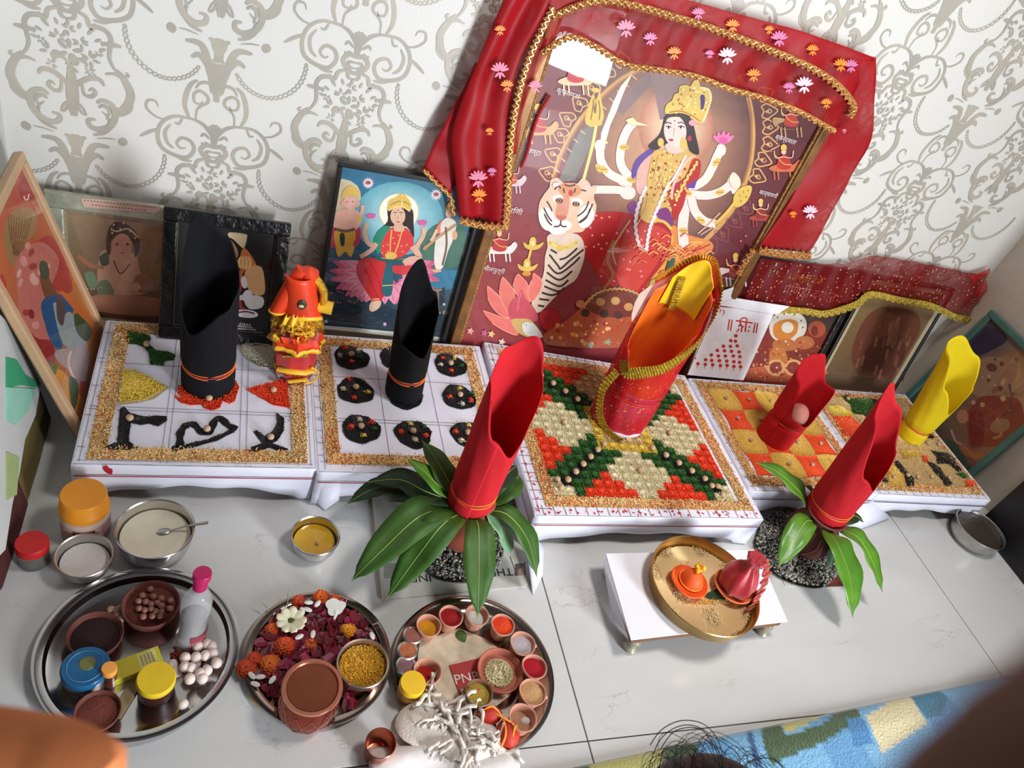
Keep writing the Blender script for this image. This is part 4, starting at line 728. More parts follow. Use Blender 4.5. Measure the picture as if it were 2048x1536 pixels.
# --- silver framed infant
kf=frame('framed_picture','silver embossed frame with a faded brown child portrait, behind the leftmost table',PKr,-.240,.075,.03,.335,.032,.008,mat('embossed silver',(178,180,160),.38,metal=.35,noise=(40,.15),bump=(45,.9)),inner=mat('pearl strip',(190,180,150),.3,metal=.5,bump=(500,1)),inw=.004)
a=Art(PKr,d0=.001); bg(a,PKr,-.206,.041,.064,.300,[(150,128,98),(168,122,82),(120,70,46),(96,62,46)],10,.03); a.k=K(0,280,3.073)
a.p((196,150,120),'620,690 700,680 830,700 860,800 900,940 650,940 600,860',4); a.l((170,110,84),8,'480,710 560,770 640,780'); a.p((70,40,34),'655,600 680,520 740,500 800,530 850,590 860,660 830,720 810,620 690,610 680,700 655,680',4); a.e((196,146,118),750,650,62,76); a.l((230,200,150),2.4,'680,545 720,560 790,545 850,600'); a.dt((230,200,150),6,'700,520 760,510 740,545 800,560 690,570 830,600'); a.dt((50,30,28),9,'720,640 785,640'); a.p((150,60,56),'740,690 770,690 755,700',0); a.l((110,60,44),3,'700,740 740,820 800,760'); a.e((220,150,110),760,745,10); a.p((56,76,50),'610,720 660,690 670,760 630,770',3); a.p((110,116,86),'600,880 660,860 700,930 680,970 610,960',4); a.e((160,100,76),880,880,62,60); a.e((206,170,130),840,900,26,24); a.p((120,140,110),'520,820 570,810 600,880 560,920',3); a.p((176,120,92),'560,960 700,950 900,960 980,980 990,1080 600,1050',3); a.dt((226,222,200),3,'540,910 560,918 580,915 600,910 620,905')
a.done('print',kf,PRN)
a=Art(PKr,d0=.0095); a.k=K(0,280,3.073); a.p((206,176,160),'500,345 620,352 980,395 1000,410 1000,440 620,410 520,400'); 
for i in range(22): a.l((150,60,56),1.6,[(520+i*20,358+i*2),(533+i*20,359+i*2.1)],0)
for i in range(17): a.l((150,60,56),1.6,[(570+i*20,386+i*2),(582+i*20,388+i*2)],0)
a.done('paper_strip',kf,PRN)
# --- black frame
bf=frame('framed_picture','black ribbed picture frame standing on the leftmost table behind the tall black roll',PBk,-.034,.202,0,.268,.026,.012,mat('black ribbed moulding',(17,16,19),.3,bump=(60,1.0)))
a=Art(PBk); bg(a,PBk,-.006,.174,.028,.240,[(12,10,12)]*4,3); a.k=K(280,400,4.8)
a.p((222,200,160),'860,310 1010,325 1028,360 1000,460 960,440 900,380 850,350',3); a.p((214,120,60),'990,460 1060,520 1120,640 1050,700 960,600',3); a.p((226,176,124),'1040,640 1160,640 1195,760 1190,900 1080,900 1000,760',4); a.p((222,226,224),'1000,920 1175,930 1170,1030 1040,1040',3); a.p((196,140,96),'720,420 760,380 820,345 860,370 930,460 940,540 880,560 800,500 760,440',4); a.p((150,40,30),'700,330 780,320 760,370',0); a.e((226,222,232),845,560,52,66,10); a.e((40,36,40),862,560,16,9); a.l((110,60,40),3,'810,510 860,520 900,560'); a.p((232,228,232),'850,640 900,640 920,760 900,800',3); a.p((188,60,40),'880,700 960,690 1000,760 960,900 920,1040 900,820',4); a.e((226,160,90),1005,600,76,68); 
for dx in (-40,-14,14,40): a.l((250,206,150),3,[(1005+dx,545),(1005+dx*1.3,600),(1005+dx,655)])
a.l((206,110,60),8,'990,660 950,740 930,840'); a.e((236,232,238),1030,920,46,60,20); a.e((236,232,238),1000,790,30,60,-10); a.e((236,232,240),990,935,80,26,-5); a.e((236,232,240),1020,1090,115,40,6); a.l((190,60,40),6,'960,960 970,1030 1000,1040'); a.e((226,226,232),430,1000,20,40); a.e((200,200,206),420,1110,20,34); a.l((60,40,44),3,'940,1080 1020,1070 1100,1090')
a.done('print',bf,PRN); LW=mat('print white',(226,226,230),.6); text3('BUILDERS',PBk,458,647,.0088,LW,bf,d=.0052,sx=1.15,ang=-.02)
for (u,w,L_) in ((478,652,.020),(470,656,.042)): text3('-'*3 if L_<.03 else 'Mob. : 9425-17658',PBk,u,w,.0042,LW,bf,d=.0052) if L_<.03 else None
a=Art(PBk,d0=.0052); a.l((190,190,196),1.6,'474,651 506,654',0); a.l((190,190,196),1.8,'470,655 512,658',0); a.l((110,110,116),1,'470,660 525,664',0); a.done('small_print',bf,PRN)['kind']='stuff'
# --- tall wooden frame leaning on the left wall
wf_=frame('framed_picture','tall pale wood framed picture leaning on the left wall, blue figure before many faces',PLf,-.190,.104,.0,.452,.017,.010,mat('pale moulding',(196,160,124),.4,noise=(12,.06)),glass=True)
a=Art(PLf); bg(a,PLf,-.173,.087,.017,.435,[(206,120,70),(176,40,40),(206,140,60),(150,60,50)],10,.04); a.k=K(0,300,2.56)
a.p((170,40,36),'120,130 180,250 130,260 95,230',3); a.l((240,220,200),2.4,'120,235 128,255 142,250 146,225'); a.p((160,120,76),'20,400 60,320 110,290 170,310 190,380 170,440 120,480 80,600 40,560 20,500',4)
for i in range(9): a.l((120,86,56),2,[(40+i*15,340-abs(i-4)*4+i*2),(50+i*9,440+i*6),(70+i*3,540)])
a.p((176,54,50),'180,480 260,440 330,560 370,700 330,740 270,700 220,620 190,560',4); a.p((196,112,100),'80,560 200,470 300,560 260,700 220,800 240,900 250,1040 160,1020 100,900 90,760',4)
for i in range(20): x,y=random.uniform(90,300),random.uniform(480,960); a.e(random.choice([(216,150,140),(160,60,56),(226,170,156),(140,40,44)]),x,y,random.uniform(10,22),random.uniform(16,30),random.uniform(-40,40)) if x<130+(960-y)*.35 or x<240 else None
a.p((150,30,34),'100,860 180,960 260,980 280,1080 220,1080 130,980',4); a.l((196,60,50),10,'0,640 20,700 0,740'); a.p((120,74,54),'200,640 250,660 300,760 280,800 230,760',3); a.p((60,80,56),'205,570 240,580 250,650 220,660 200,620',3); a.p((28,84,130),'210,780 290,740 350,760 375,820 340,860 300,900 320,1020 270,1000 230,900',4); a.p((150,160,160),'270,790 300,800 310,860 360,830 440,960 420,1010 340,1010 300,940',4); a.p((90,70,70),'290,740 330,800 320,900 290,860',3); a.p((60,84,56),'380,840 440,860 470,930 440,980 390,930',4); a.p((210,110,50),'300,720 380,760 470,860 500,960 460,900 380,820',3); a.p((170,150,150),'280,1030 380,1010 450,1000 440,1180 400,1230 350,1130 300,1090',4); a.l((214,196,180),5,'360,1030 350,1100 390,1200'); a.p((214,140,50),'240,1110 330,1140 380,1220 440,1200 390,1430 330,1330 260,1220',3); a.p((70,90,60),'350,1160 400,1200 385,1320 360,1290',3); a.p((90,110,60),'235,1090 290,1100 280,1150 240,1140',3); a.p((180,60,50),'410,1180 440,1190 420,1280 400,1240',0)
a.done('print',wf_,PRN)
# --- teal frame on the right wall
tf=frame('framed_picture','teal framed dusky picture of a crowned reddish figure, leaning on the right wall',PRt,-.098,.232,.03,.418,.020,.010,mat('teal moulding',(70,110,104),.4,noise=(20,.1)),glass=True)
a=Art(PRt); bg(a,PRt,-.078,.212,.050,.398,[(60,54,84),(190,150,100),(120,70,56),(70,84,70)],10,.04); a.k=K(1840,560,2.4)
a.p((44,40,70),'350,205 420,280 360,330 260,370 230,330',3); a.glow((196,150,96),(140,96,72),450,450,90,110,4); a.p((150,120,92),'240,480 290,380 380,370 460,380 460,470 400,540 300,560 250,540',4); a.p((132,60,50),'230,620 300,560 400,560 480,580 499,700 440,770 380,800 300,800 240,800',4); a.e((160,110,86),415,440,44,50); a.e((100,56,50),345,420,26,20,20); a.p((120,40,40),'240,640 300,640 310,760 280,800 240,790',3); a.e((180,120,96),205,655,28,34); a.l((196,150,120),4,'150,720 170,770 200,790'); a.e((150,110,84),385,700,50,34,-20); a.l((170,110,84),6,'370,660 390,740 350,760'); a.p((170,100,50),'200,790 260,830 305,830 300,860 240,850 190,820',3); a.p((60,80,64),'130,760 200,820 230,880 260,930 180,880',3); a.l((90,60,50),4,'430,500 440,600 400,650')
for i in range(24): a.e(random.choice([(170,130,96),(110,60,50),(190,150,110),(140,90,70)]),random.uniform(240,470),random.uniform(380,640),random.uniform(6,14),n=7)
a.done('print',tf,PRN)
# --- pindi picture, brown framed pane, card
pf_=frame('framed_picture','black framed red picture with gold crowned stones, half hidden by the white card',PR,1.318,1.712,.03,.430,.020,.012,mat('black ribbed moulding 2',(28,24,26),.35,bump=(70,1)))
a=Art(PR); bg(a,PR,1.338,1.692,.05,.41,[(116,20,24),(96,20,26),(150,60,44),(120,34,36)],10,.05); a.k=K(1360,480,2.977)
a.p((66,50,48),'560,380 960,360 900,540 740,540 640,480',3); a.p((60,46,46),'620,380 700,400 740,480 640,480',0); a.p((222,214,200),'530,520 560,450 640,420 700,430 750,480 740,560 660,610 560,590',4); a.p((206,130,50),'560,500 640,470 700,490 690,560 620,600 560,570',4); a.e((226,220,206),640,520,36,34); a.dt((70,56,50),5,'580,460 620,440 680,445 720,480 730,520')
a.p((186,110,60),'560,600 660,590 700,640 640,660 560,650',3); a.e((176,80,56),815,530,52,50); a.e((120,40,40),800,540,22,30); a.e((186,110,70),740,610,60,40); a.l((120,40,40),10,'440,690 560,690 760,680 860,690'); a.p((196,120,60),'540,650 620,650 640,760 540,760',3); a.p((196,100,70),'420,760 840,740 820,840 400,830',2)
for x in (570,675): a.e((226,170,110),x,760,56,50); a.e((140,50,44),x,760,38,36)
for i in range(110): a.e(random.choice([(214,150,90),(150,50,40),(230,180,120),(190,70,50)]),random.uniform(420,850),random.uniform(600,840),random.uniform(4,9),n=6)
a.done('print',pf_,PRN); ORL=mat('pink lettering',(250,190,180),.6); GLt=mat('gold lettering',(240,180,70),.6)
text3('पिण्डी-दर्शन',PR,1560,584,.040,ORL,pf_,ang=-.02,d=.008,sx=.92); text3('माता वैष्णो देवी',PR,1548,552,.024,GLt,pf_,ang=-.02,d=.0055,sx=1.15)
gf=frame('framed_picture','cream edged dark frame around a blurred brown print, rightmost on the back wall',PR,1.722,2.045,.03,.425,.010,.014,mat('near black moulding',(30,24,22),.4),inner=mat('cream moulding',(196,182,150),.4,metal=.2),inw=.014)
a=Art(PR); bg(a,PR,1.746,2.021,.055,.402,[(130,108,66),(126,98,66),(88,60,42),(112,84,62)],10,.04); a.k=K(1360,480,2.977); a.p((104,58,40),'1080,500 1200,400 1400,430 1420,560 1300,800 1100,820 1020,700',5); a.p((86,44,34),'1130,620 1300,560 1340,680 1240,800 1080,780',5); a.p((120,76,56),'1240,500 1300,480 1290,600 1250,640',3)
for i in range(26): x=random.uniform(1060,1380); y=random.uniform(430,780); a.l(random.choice([(118,70,50),(96,54,40),(136,92,64)]),5,[(x,y),(x-16,y+60)],0)
a.done('print',gf,PRN)
PC=Plane((0,.072,ZT),(1,0,0),(0,.055,.2))
cq=[PC.ab(u,w) for u,w in ((1374,749),(1486,760),(1549,622),(1428,606))]
cd_=E('greeting_card','white card with a red heading over a pyramid of red dots, beside the veiled roll','card',tuple(PC.at(*cq[0])))
V=[PC.at(*q,d) for d in (0,.002) for q in cq]; WC=mat('glossy white card',(232,232,240),.3); O('card_sheet',(V,[(0,3,2,1),(4,5,6,7),(0,1,5,4),(1,2,6,5),(2,3,7,6),(3,0,4,7)]),WC,cd_,world=True,smooth=False)
fl_=[PC.px(u,w,d) for d in (.003,) for u,w in ((1424,598),(1440,590),(1500,600),(1578,612),(1552,628),(1500,620),(1430,608))]; o=O('folded_flap',(fl_,[tuple(range(7))]),WC,cd_,world=True,smooth=False); solid(o,.001); o=O('folded_flap',([PC.px(u,w,.004) for u,w in ((1430,585),(1475,570),(1460,598),(1436,602))],[(0,1,2,3)]),WC,cd_,world=True,smooth=False); solid(o,.001)
a=Art(PC,d0=.0024); a.k=K(1360,480,2.977); RD=(200,50,48)
a.l((170,50,60),2,'215,392 360,402 555,428',0); a.l((150,60,70),1.4,'215,395 40,800',0)
for st in ('292,470 282,535','308,472 298,540','445,490 434,550','460,492 450,552'): a.l(RD,2.6,st,0)
a.l(RD,2.8,'330,478 430,492',0); a.l(RD,3,'352,480 358,500 345,510 365,505 362,545',5); a.l(RD,2.6,'350,525 335,545',0); a.l(RD,2.6,'362,520 378,512',0); a.l(RD,3,'392,485 385,545',0); a.l(RD,2.4,'352,480 370,462 395,466 393,485',5); a.dt(RD,6,'410,515 406,540')
for st in ('225,400 240,415 232,430','250,415 262,425 252,445'): a.l(RD,1.6,st)
dots=[(330,568)]+[(300,597),(328,600)]+[(256,630),(298,631),(338,628)]+[(220,655),(262,657),(304,660),(349,664)]+[(184,682),(226,688),(268,688),(315,688),(354,692)]+[(150,710),(186,714),(232,716),(276,718),(318,722),(352,726)]+[(104,734),(148,738),(192,740),(238,745),(278,744),(318,750),(358,752)]
for x,y in dots: a.e(RD,x,y,11,10,20); 
for x,y in dots[-7:]: a.l(RD,1,[(x,y+6),(x-5,y+26)],0)
a.dt(RD,5,'178,684 90,702'); a.done('card_print',cd_,PRN)
# ---------------------------------------------------------------- veils
NET=mat_sheer('red veil',(190,14,28),.86); NET2=mat_sheer('thin red veil',(200,26,30),.52); NET3=mat_sheer('dotted veil',(150,14,22),.50)
LACE=mat('gold lace',(222,168,100),.35,metal=.55,noise=(220,.35),bump=(350,1),c2=(180,100,50))
def sheet(A,B,P,d,nu,nv,m,parent,name,rip=.004,k=9,th=.0006):
    A=cr(pts(A),10);B=cr(pts(B),10)
    def rs(Q):
        L=np.r_[0,np.cumsum(np.linalg.norm(np.diff(Q,axis=0),axis=1))]; t=np.linspace(0,L[-1],nu+1); return np.stack([np.interp(t,L,Q[:,0]),np.interp(t,L,Q[:,1])],1)
    A=rs(A);B=rs(B)
    def f(u,v):
        i=int(round(u*nu)); p=A[i]*(1-v)+B[i]*v; dd=d(u,v) if callable(d) else d; return P.px(p[0],p[1],dd+rip*math.sin(k*PI*u+1.3*math.sin(3*v))+rip*.4*math.sin(k*2.3*PI*u+v*5))
    o=O(name,grid(f,nu,nv),m,parent,world=True); solid(o,th); return f
def lace(st,P,d,w,parent,name='lace_trim',m=None,scal=1.0):
    Q=cr(pts(st),10); L=np.r_[0,np.cumsum(np.linalg.norm(np.diff(Q,axis=0),axis=1))]; n=max(int(L[-1]/3.0),8); t=np.linspace(0,L[-1],n); Q=np.stack([np.interp(t,L,Q[:,0]),np.interp(t,L,Q[:,1])],1); T=np.gradient(Q,axis=0); T/=np.linalg.norm(T,axis=1)[:,None]; N=np.stack([-T[:,1],T[:,0]],1); V=[]
    for i in range(n):
        s_=1+scal*.45*math.sin(i*PI/2); q=[Q[i]-N[i]*w*.45,Q[i],Q[i]+N[i]*w*.5*s_]
        for j_,p in enumerate(q): V.append(P.px(p[0],p[1],d+.0012*(-1)**i+.001*j_))
    F=[(3*i+j_,3*i+j_+1,3*i+j_+4,3*i+j_+3) for i in range(n-1) for j_ in (0,1)]; o=O(name,(V,F),m or LACE,parent,world=True,smooth=False); solid(o,.0008)
    Z=[]
    for i in range(n): p=Q[i]+N[i]*w*.22*math.sin(i*PI/2.5); Z.append(P.px(p[0],p[1],d+.003))
    O('zigzag_cord',tube(cr(Z,2),.0013,5),mat('bright gold cord',(246,206,130),.3,metal=.6),parent,world=True)
vl=E('red_veil','sheer red veil with gold lace and lotus prints over the largest picture','veil',tuple(PB.at(.96,.9,.01)))
sheet('1070,-40 1200,-60 1350,-12 1470,22 1600,58 1738,108','1095,30 1200,-5 1350,28 1480,72 1600,122 1690,190',PB,lambda u,v:.023+.003*v,60,10,NET,vl,'top_fold',.002,15)
sheet('1095,20 1200,-10 1350,25 1480,70 1600,120 1690,195','1075,95 1130,64 1240,118 1380,142 1520,186 1652,250',PB,.024,60,12,NET2,vl,'front_swag',.003,19)
sheet('1010,-30 965,80 930,170 900,260 905,330 915,425','1110,-30 1062,60 1030,130 1014,220 1008,300 1002,440',PB,lambda u,v:.020+.006*math.sin(v*9),50,20,NET,vl,'left_panel',.003,3)
sheet('950,120 925,175 880,260 846,332','975,180 945,240 925,320 900,388',PB,.006,30,10,NET,vl,'left_back_fold',.002,4)
sheet('1070,60 1040,130 1024,220 1020,300','1100,80 1072,130 1045,200 1028,300',PB,.022,30,6,NET2,vl,'left_inner_fold',.002,5)
sheet('1740,108 1736,180 1731,280 1692,350 1650,420 1608,498','1640,125 1652,250 1606,335 1560,410 1535,450 1508,490',PB,lambda u,v:.021-.006*v+.002*math.sin(u*9),50,16,NET,vl,'right_panel',.004,3)
lace('1096,22 1200,-8 1350,27 1480,71 1600,121 1660,160 1692,200 1684,224',PB,.030,15,vl); lace('1076,96 1130,64 1180,82 1240,118 1300,128 1380,142 1450,168 1520,187 1590,215 1656,252',PB,.029,12,vl); lace('1098,5 1052,105 1026,200 1013,300 1010,400 1004,444',PB,.030,14,vl); lace('1006,442 960,438 915,428',PB,.030,15,vl); lace('905,425 898,388 872,362 845,334',PB,.012,9,vl); lace('1610,500 1560,498 1508,490',PB,.028,16,vl); lace('1500,490 1480,520 1470,540',PB,.022,12,vl)
FC={'p':(224,130,160),'w':(232,206,226),'o':(244,140,30),'v':(210,120,170)}
for x,y,c,r in [(992,130,'p',19),(1006,160,'o',14),(992,50,'o',12),(972,250,'o',9),(950,345,'p',20),(952,378,'o',16),(977,330,'v',10),(1240,48,'p',20),(1288,68,'v',15),(1335,96,'o',15),(1440,102,'w',19),(1492,140,'o',15),(1592,160,'w',19),(1382,18,'v',14),(1450,42,'o',15),(1542,68,'v',18),(1522,50,'o',10),(1608,90,'o',13),(1664,120,'o',15),(1684,122,'v',15),(1636,196,'o',12),(1606,412,'w',16),(1572,416,'o',8),(1062,162,'p',15),(1562,165,'v',13),(1405,98,'v',10),(1672,250,'p',5)]:
    a=Art(PB,d0=.034,step=1e-4)
    for k_ in range(7): t=-PI/2+(k_-3)*.42; a.e(FC[c],x+r*.55*math.cos(t),y+r*.55*math.sin(t),r*.46,r*.14,math.degrees(t),8)
    for k_ in range(3): t=PI/2+(k_-1)*.7; a.e(FC[c],x+r*.45*math.cos(t),y+r*.45*math.sin(t),r*.36,r*.12,math.degrees(t),8)
    a.done('lotus_print',vl,PRN)
v2=E('dotted_veil','dark red sequinned veil with bright gold fringe over the two right hand frames','veil',tuple(PR.at(1.7,.43,.01)))
A2='1512,508 1600,520 1680,520 1735,506 1800,514 1880,530 1940,542 1966,538'; B2_='1478,600 1530,606 1600,610 1640,616 1700,598 1730,578 1790,590 1850,600 1900,622 1938,628'
fv=sheet(A2,B2_,PR,lambda u,v:.020-.004*v,80,14,NET3,v2,'veil_cloth',.003,23)
lace('1480,602 1530,608 1600,613 1640,618 1700,600 1730,580 1790,592 1850,603 1900,626 1936,630',PR,.026,13,v2,'gold_fringe',mat('bright gold tinsel',(226,212,90),.25,metal=.8,noise=(300,.3),bump=(350,1),c2=(190,160,50)),.6)
sheet('1925,545 1945,600 1930,640','1968,530 1962,575 1985,600',PR,.022,16,6,NET2,v2,'gathered_end',.004,5)
V=[];F=[]
for i in range(300):
    u,v=random.random(),random.uniform(.03,.93); p=np.array(fv(round(u*80)/80,v)); s=random.choice([.0020,.0020,.0032]); b=len(V); n_=PR.n*.0035
    for da,db in ((1,0),(0,1),(-1,0),(0,-1)): V.append(p+n_+PR.u*da*s+PR.v*db*s)
    F.append((b,b+1,b+2,b+3))
o=O('sequins',(V,F),mat('sequin',(246,190,140),.3,metal=.6),v2,world=True,smooth=False); o['kind']='stuff'
# dark cupboard front above the wallpaper
up=O('trim_1',bx(XL,XR,WY-.02,WY,1.42,2.6),mat('dark wood panelling',(58,34,26),.6),smooth=False); up['kind']='structure'
# ---------------------------------------------------------------- cloth rolls
THR=mat('red thread',(200,40,30),.6); THO=mat('orange thread',(250,130,40),.6)
def rimf(rim):
    R=sorted([(d%360,z) for d,z in rim]); n=len(R)
    def g(a):
        d=math.degrees(a)%360
        for i in range(n):
            d0,z0=R[i]; d1,z1=R[(i+1)%n]; w=(d1-d0)%360 or 360; x=(d-d0)%360
            if x<=w:
                s=x/w; s=s*s*(3-2*s) if True else s; return z0*(1-s)+z1*s
        return R[0][1]
    return g
def roll(label,loc,r,rim,col,start=200,lean=(0,0),turns=1.15,zt=None,tc=None,flare=.0,m=None,pinch=.07,name='cloth_roll',thick=.0012,fold=0,fk=3,ex=1.0):
    t=E(name,label,'cloth',loc); nu,nv=84,26; m=m or mat('cloth '+str(col),col,.85,bump=(22,.5),noise=(9,.06),spec=.25)
    zt=zt if zt is not None else .05; g=rimf(rim); H=max(z for _,z in rim); low=min(z for _,z in rim); a0=math.radians(start)
    def f(u,v):
        a=a0+u*turns*2*PI; ztop=g(a); z=v*ztop
        rr=r*(1+.06*u*turns+flare*(z/H)**1.3)*(1-pinch*math.exp(-((z-zt)/.008)**2)); rr*=1+.012*math.sin(9*a+z*40)*(1-math.exp(-z/.05))
        if fold: rr*=1+fold*math.sin(fk*a+.7)*(z/H)**1.5
        return (rr*math.cos(a)*ex+lean[0]*z/H,rr*math.sin(a)+lean[1]*z/H,z)
    o=O('cloth_sheet',grid(f,nu,nv),m,t); solid(o,thick)
    if tc is not None:
        for q,(dz,mm) in enumerate(((0,tc),(.0022,THR),(.004,tc))):
            rr=r*(1.065-pinch*.75)*(1+flare*(zt/H)**1.3); P=[(rr*math.cos(a)*ex+lean[0]*zt/H,rr*math.sin(a)*1.0+lean[1]*zt/H,zt-.002+dz+.003*math.sin(a+q)) for a in np.linspace(0,2*PI,40,endpoint=False)]
            O('thread',tube(P,.0011,6,True),mm,t)
    return t
CB=(13,13,19)
roll('tall black cloth roll with an orange thread on the leftmost table',(.069,-.084,ZT+.004),.0475,[(118,.352),(60,.315),(5,.245),(-60,.205),(-130,.150),(170,.24)],CB,lean=(-.012,0),zt=.052,tc=THO,fold=.05,start=250)
roll('slimmer black cloth roll among the round black rice medallions',(.463,-.075,ZT+.003),.039,[(95,.318),(40,.255),(0,.225),(-60,.130),(-130,.155),(170,.235)],(7,7,10),lean=(-.025,0),zt=.058,tc=THO,fold=.07,start=250)
roll('red cloth roll standing in the ring of mango leaves on the newspaper, left plant',(.545,-.395,.13),.0425,[(62,.372),(0,.300),(-60,.165),(-120,.205),(180,.30),(120,.345)],(196,28,38),lean=(0,0),zt=.032,tc=THO,pinch=.05,start=200,flare=.06)
roll('larger red cloth roll on the right clay pot, above the green leaves',(1.405,-.405,.125),.048,[(112,.355),(50,.30),(-10,.215),(-60,.125),(-120,.16),(180,.29)],(190,26,36),lean=(-.03,0),zt=.028,tc=THO,pinch=.05,start=200,flare=.04)
r4=roll('short red cloth roll with a pale coconut showing, on the orange and yellow squares',(1.418,-.150,ZT+.003),.044,[(80,.245),(20,.175),(-20,.185),(-65,.085),(-130,.10),(170,.19)],(188,22,30),lean=(.012,.0),zt=.07,tc=THR,pinch=.12,fold=.14,flare=.22,start=150)
co=O('coconut',ball(.028,18,12,(1,1,1.25),(1.434,-.152,ZT+.085)),mat('dry coconut',(176,112,98),.7,bump=(90,.4)),None,world=True); tag(co,'pale brown coconut inside the short red cloth roll','coconut')
roll('bright yellow cloth roll at the right, in front of the green framed picture',(1.912,-.115,ZT+.003),.036,[(90,.315),(30,.28),(-30,.215),(-80,.13),(-150,.20),(170,.28)],(232,205,25),lean=(-.028,0),zt=.045,tc=THO,pinch=.14,flare=.80,fold=.08,start=230)
# veiled roll in the middle: red sheer net with gold dots over orange cloth
mc=E('veiled_roll','red and orange cloth roll under sequinned net with gold braid, on the middle table','cloth',(.975,-.115,ZT+.004))
MR=[(48,.425),(0,.385),(-50,.305),(-100,.230),(-150,.180),(180,.22),(120,.35)]; mg=rimf(MR)
def vr(r,m,nm,rimg,lean=(.0,0),turns=1.0,fl=.06,z0=0,a0=200,nu=84):
    def f(u,v):
        a=math.radians(a0)+u*turns*2*PI; zt_=rimg(a); z=z0+v*(zt_-z0); rr=r*(1+fl*(z/.45)+.02*math.sin(11*a+30*z))*(1-.06*math.exp(-((z-.10)/.01)**2))
        return (rr*math.cos(a)*1.06+lean[0]*z/.45,rr*math.sin(a)+lean[1]*z/.45,z)
    o=O(nm,grid(f,nu,26),m,mc); solid(o,.001); return f
vr(.058,mat('orange satin',(244,120,28),.45,noise=(6,.1),c2=(226,60,28)),'orange_cloth',lambda a:mg(a)-.012,z0=.09)
vr(.054,mat('yellow satin',(245,200,25),.4),'yellow_lining',lambda a:mg(a)+.004,turns=.26,a0=5,z0=.30,nu=30)
vr(.061,mat('pink satin',(236,150,180),.5,noise=(5,.1)),'pink_cloth',lambda a:.12,fl=.02)
ff=vr(.066,mat_sheer('red net',(216,20,44),.55),'red_net',lambda a:mg(a),turns=1.08)
V=[];F=[]
for i in range(330):
    u,v=random.random()*.87,random.uniform(.12,.98); p=np.array(ff(u,v)); pu=np.array(ff(u+.004,v))-p; pv=np.array(ff(u,v+.004))-p; pu/=np.linalg.norm(pu)+1e-9; pv/=np.linalg.norm(pv)+1e-9; n=np.cross(pu,pv); n/=np.linalg.norm(n); 
    if n@(p*[1,1,0])<0: n=-n
    s=random.choice([.0016,.0016,.0026]); b=len(V)
    for a in ((1,0),(0,1),(-1,0),(0,-1)): V.append(p+n*.0018+pu*a[0]*s+pv*a[1]*s)
    F.append((b,b+1,b+2,b+3))
GF=mat('gold foil',(255,214,110),.25,metal=.85,noise=(90,.15)); GB=mat('gold braid',(214,182,60),.34,metal=.7,noise=(260,.25),bump=(500,.8),c2=(150,118,30))
O('gold_dots',(V,F),GF,mc,smooth=False)
def braid(P,w,parent,name='gold_braid',up=(0,0,1),m=None,fr=.0016):
    """flat ribbon of fine upright threads following P; up = across direction"""
    P=cr(P,14); n=len(P); V=[];F=[]; up=np.array(up,float) if not hasattr(up,'shape') else up; L=0
    for i in range(n):
        T=P[min(i+1,n-1)]-P[max(i-1,0)]; T/=np.linalg.norm(T)+1e-9; U=up-T*(up@T); U/=np.linalg.norm(U); N=np.cross(T,U); wv=w*(1+.10*(-1)**i); k=fr*(-1)**i
        V+= [P[i]-U*wv/2+N*k,P[i]+N*k*.5,P[i]+U*wv/2+N*k]
    for i in range(n-1): F+=[(3*i,3*i+1,3*i+4,3*i+3),(3*i+1,3*i+2,3*i+5,3*i+4)]
    return solid(O(name,(V,F),m or GB,parent,world=True,smooth=False),.0012)
b0=np.array([.975,-.115,ZT+.004])
def onr(a,z,r=.070,lx=0): 
    a=math.radians(a); return np.array([b0[0]+r*math.cos(a)*1.06*(1+.06*z/.45),b0[1]+r*math.sin(a)*(1+.06*z/.45),b0[2]+z])
rz=lambda d,dz=0: onr(d,mg(math.radians(d))+dz)
braid([rz(d,-.008) for d in (-165,-150,-125,-100,-75,-50,-25,0,15)],.026,mc)
braid([onr(78,.375,.050),onr(72,.335,.048),onr(66,.295,.046)],.016,mc,up=(1,0,.1))
braid([onr(-165,.16,.074),onr(-168,.10,.084),onr(-150,.05,.090),onr(-130,.02,.086),onr(-105,.006,.084)],.018,mc,up=(.4,-.4,1))
braid([rz(d,.002) for d in (8,25,45,70,95,120)],.018,mc,m=mat('orange gold fringe',(235,170,50),.4,metal=.4,noise=(300,.3)))
for z in (.098,.104): O('thread',tube([onr(math.degrees(a),z,.064) for a in np.linspace(0,2*PI,40,endpoint=False)],.0012,6,True),THR,mc,world=True)
pf=O('white_foot',xf(lathe([(.0,0),(.066,0),(.069,.004),(.069,.010),(.062,.012),(0,.012)],36),(0,0,0)),mat('white satin',(238,225,235),.4),mc)
# ---------------------------------------------------------------- dressed idol at the back right of the leftmost table
idl=E('dressed_idol','small idol wrapped in red, orange and gold cloth, back right of the leftmost table','idol',(.232,-.035,ZT))
RS=mat('red velvet',(190,20,28),.7,sheen=.4,noise=(8,.1)); OS=mat('orange red satin',(228,62,24),.4,noise=(7,.12)); YS=mat('yellow satin trim',(246,190,50),.4); GT=mat('gold tinsel',(240,190,60),.22,metal=.85,noise=(200,.3),bump=(300,1.0))
def skirtv(prof,nm,m,fl=.06,k=9,lean=(0,0),seg=48):
    H=prof[-1][1]-prof[0][1]; V=[];F=[]
    for r,z in prof:
        for i in range(seg):
            a=2*PI*i/seg; q=r*(1+fl*math.sin(k*a)*(1-(z-prof[0][1])/H*.5)+fl*.4*math.sin((k*2+1)*a)); V.append((q*math.cos(a)+lean[0]*z,q*math.sin(a)*.8+lean[1]*z,z))
    F=[(j*seg+i,j*seg+(i+1)%seg,(j+1)*seg+(i+1)%seg,(j+1)*seg+i) for j in range(len(prof)-1) for i in range(seg)]
    o=O(nm,(V,F),m,idl); solid(o,.0015); return o
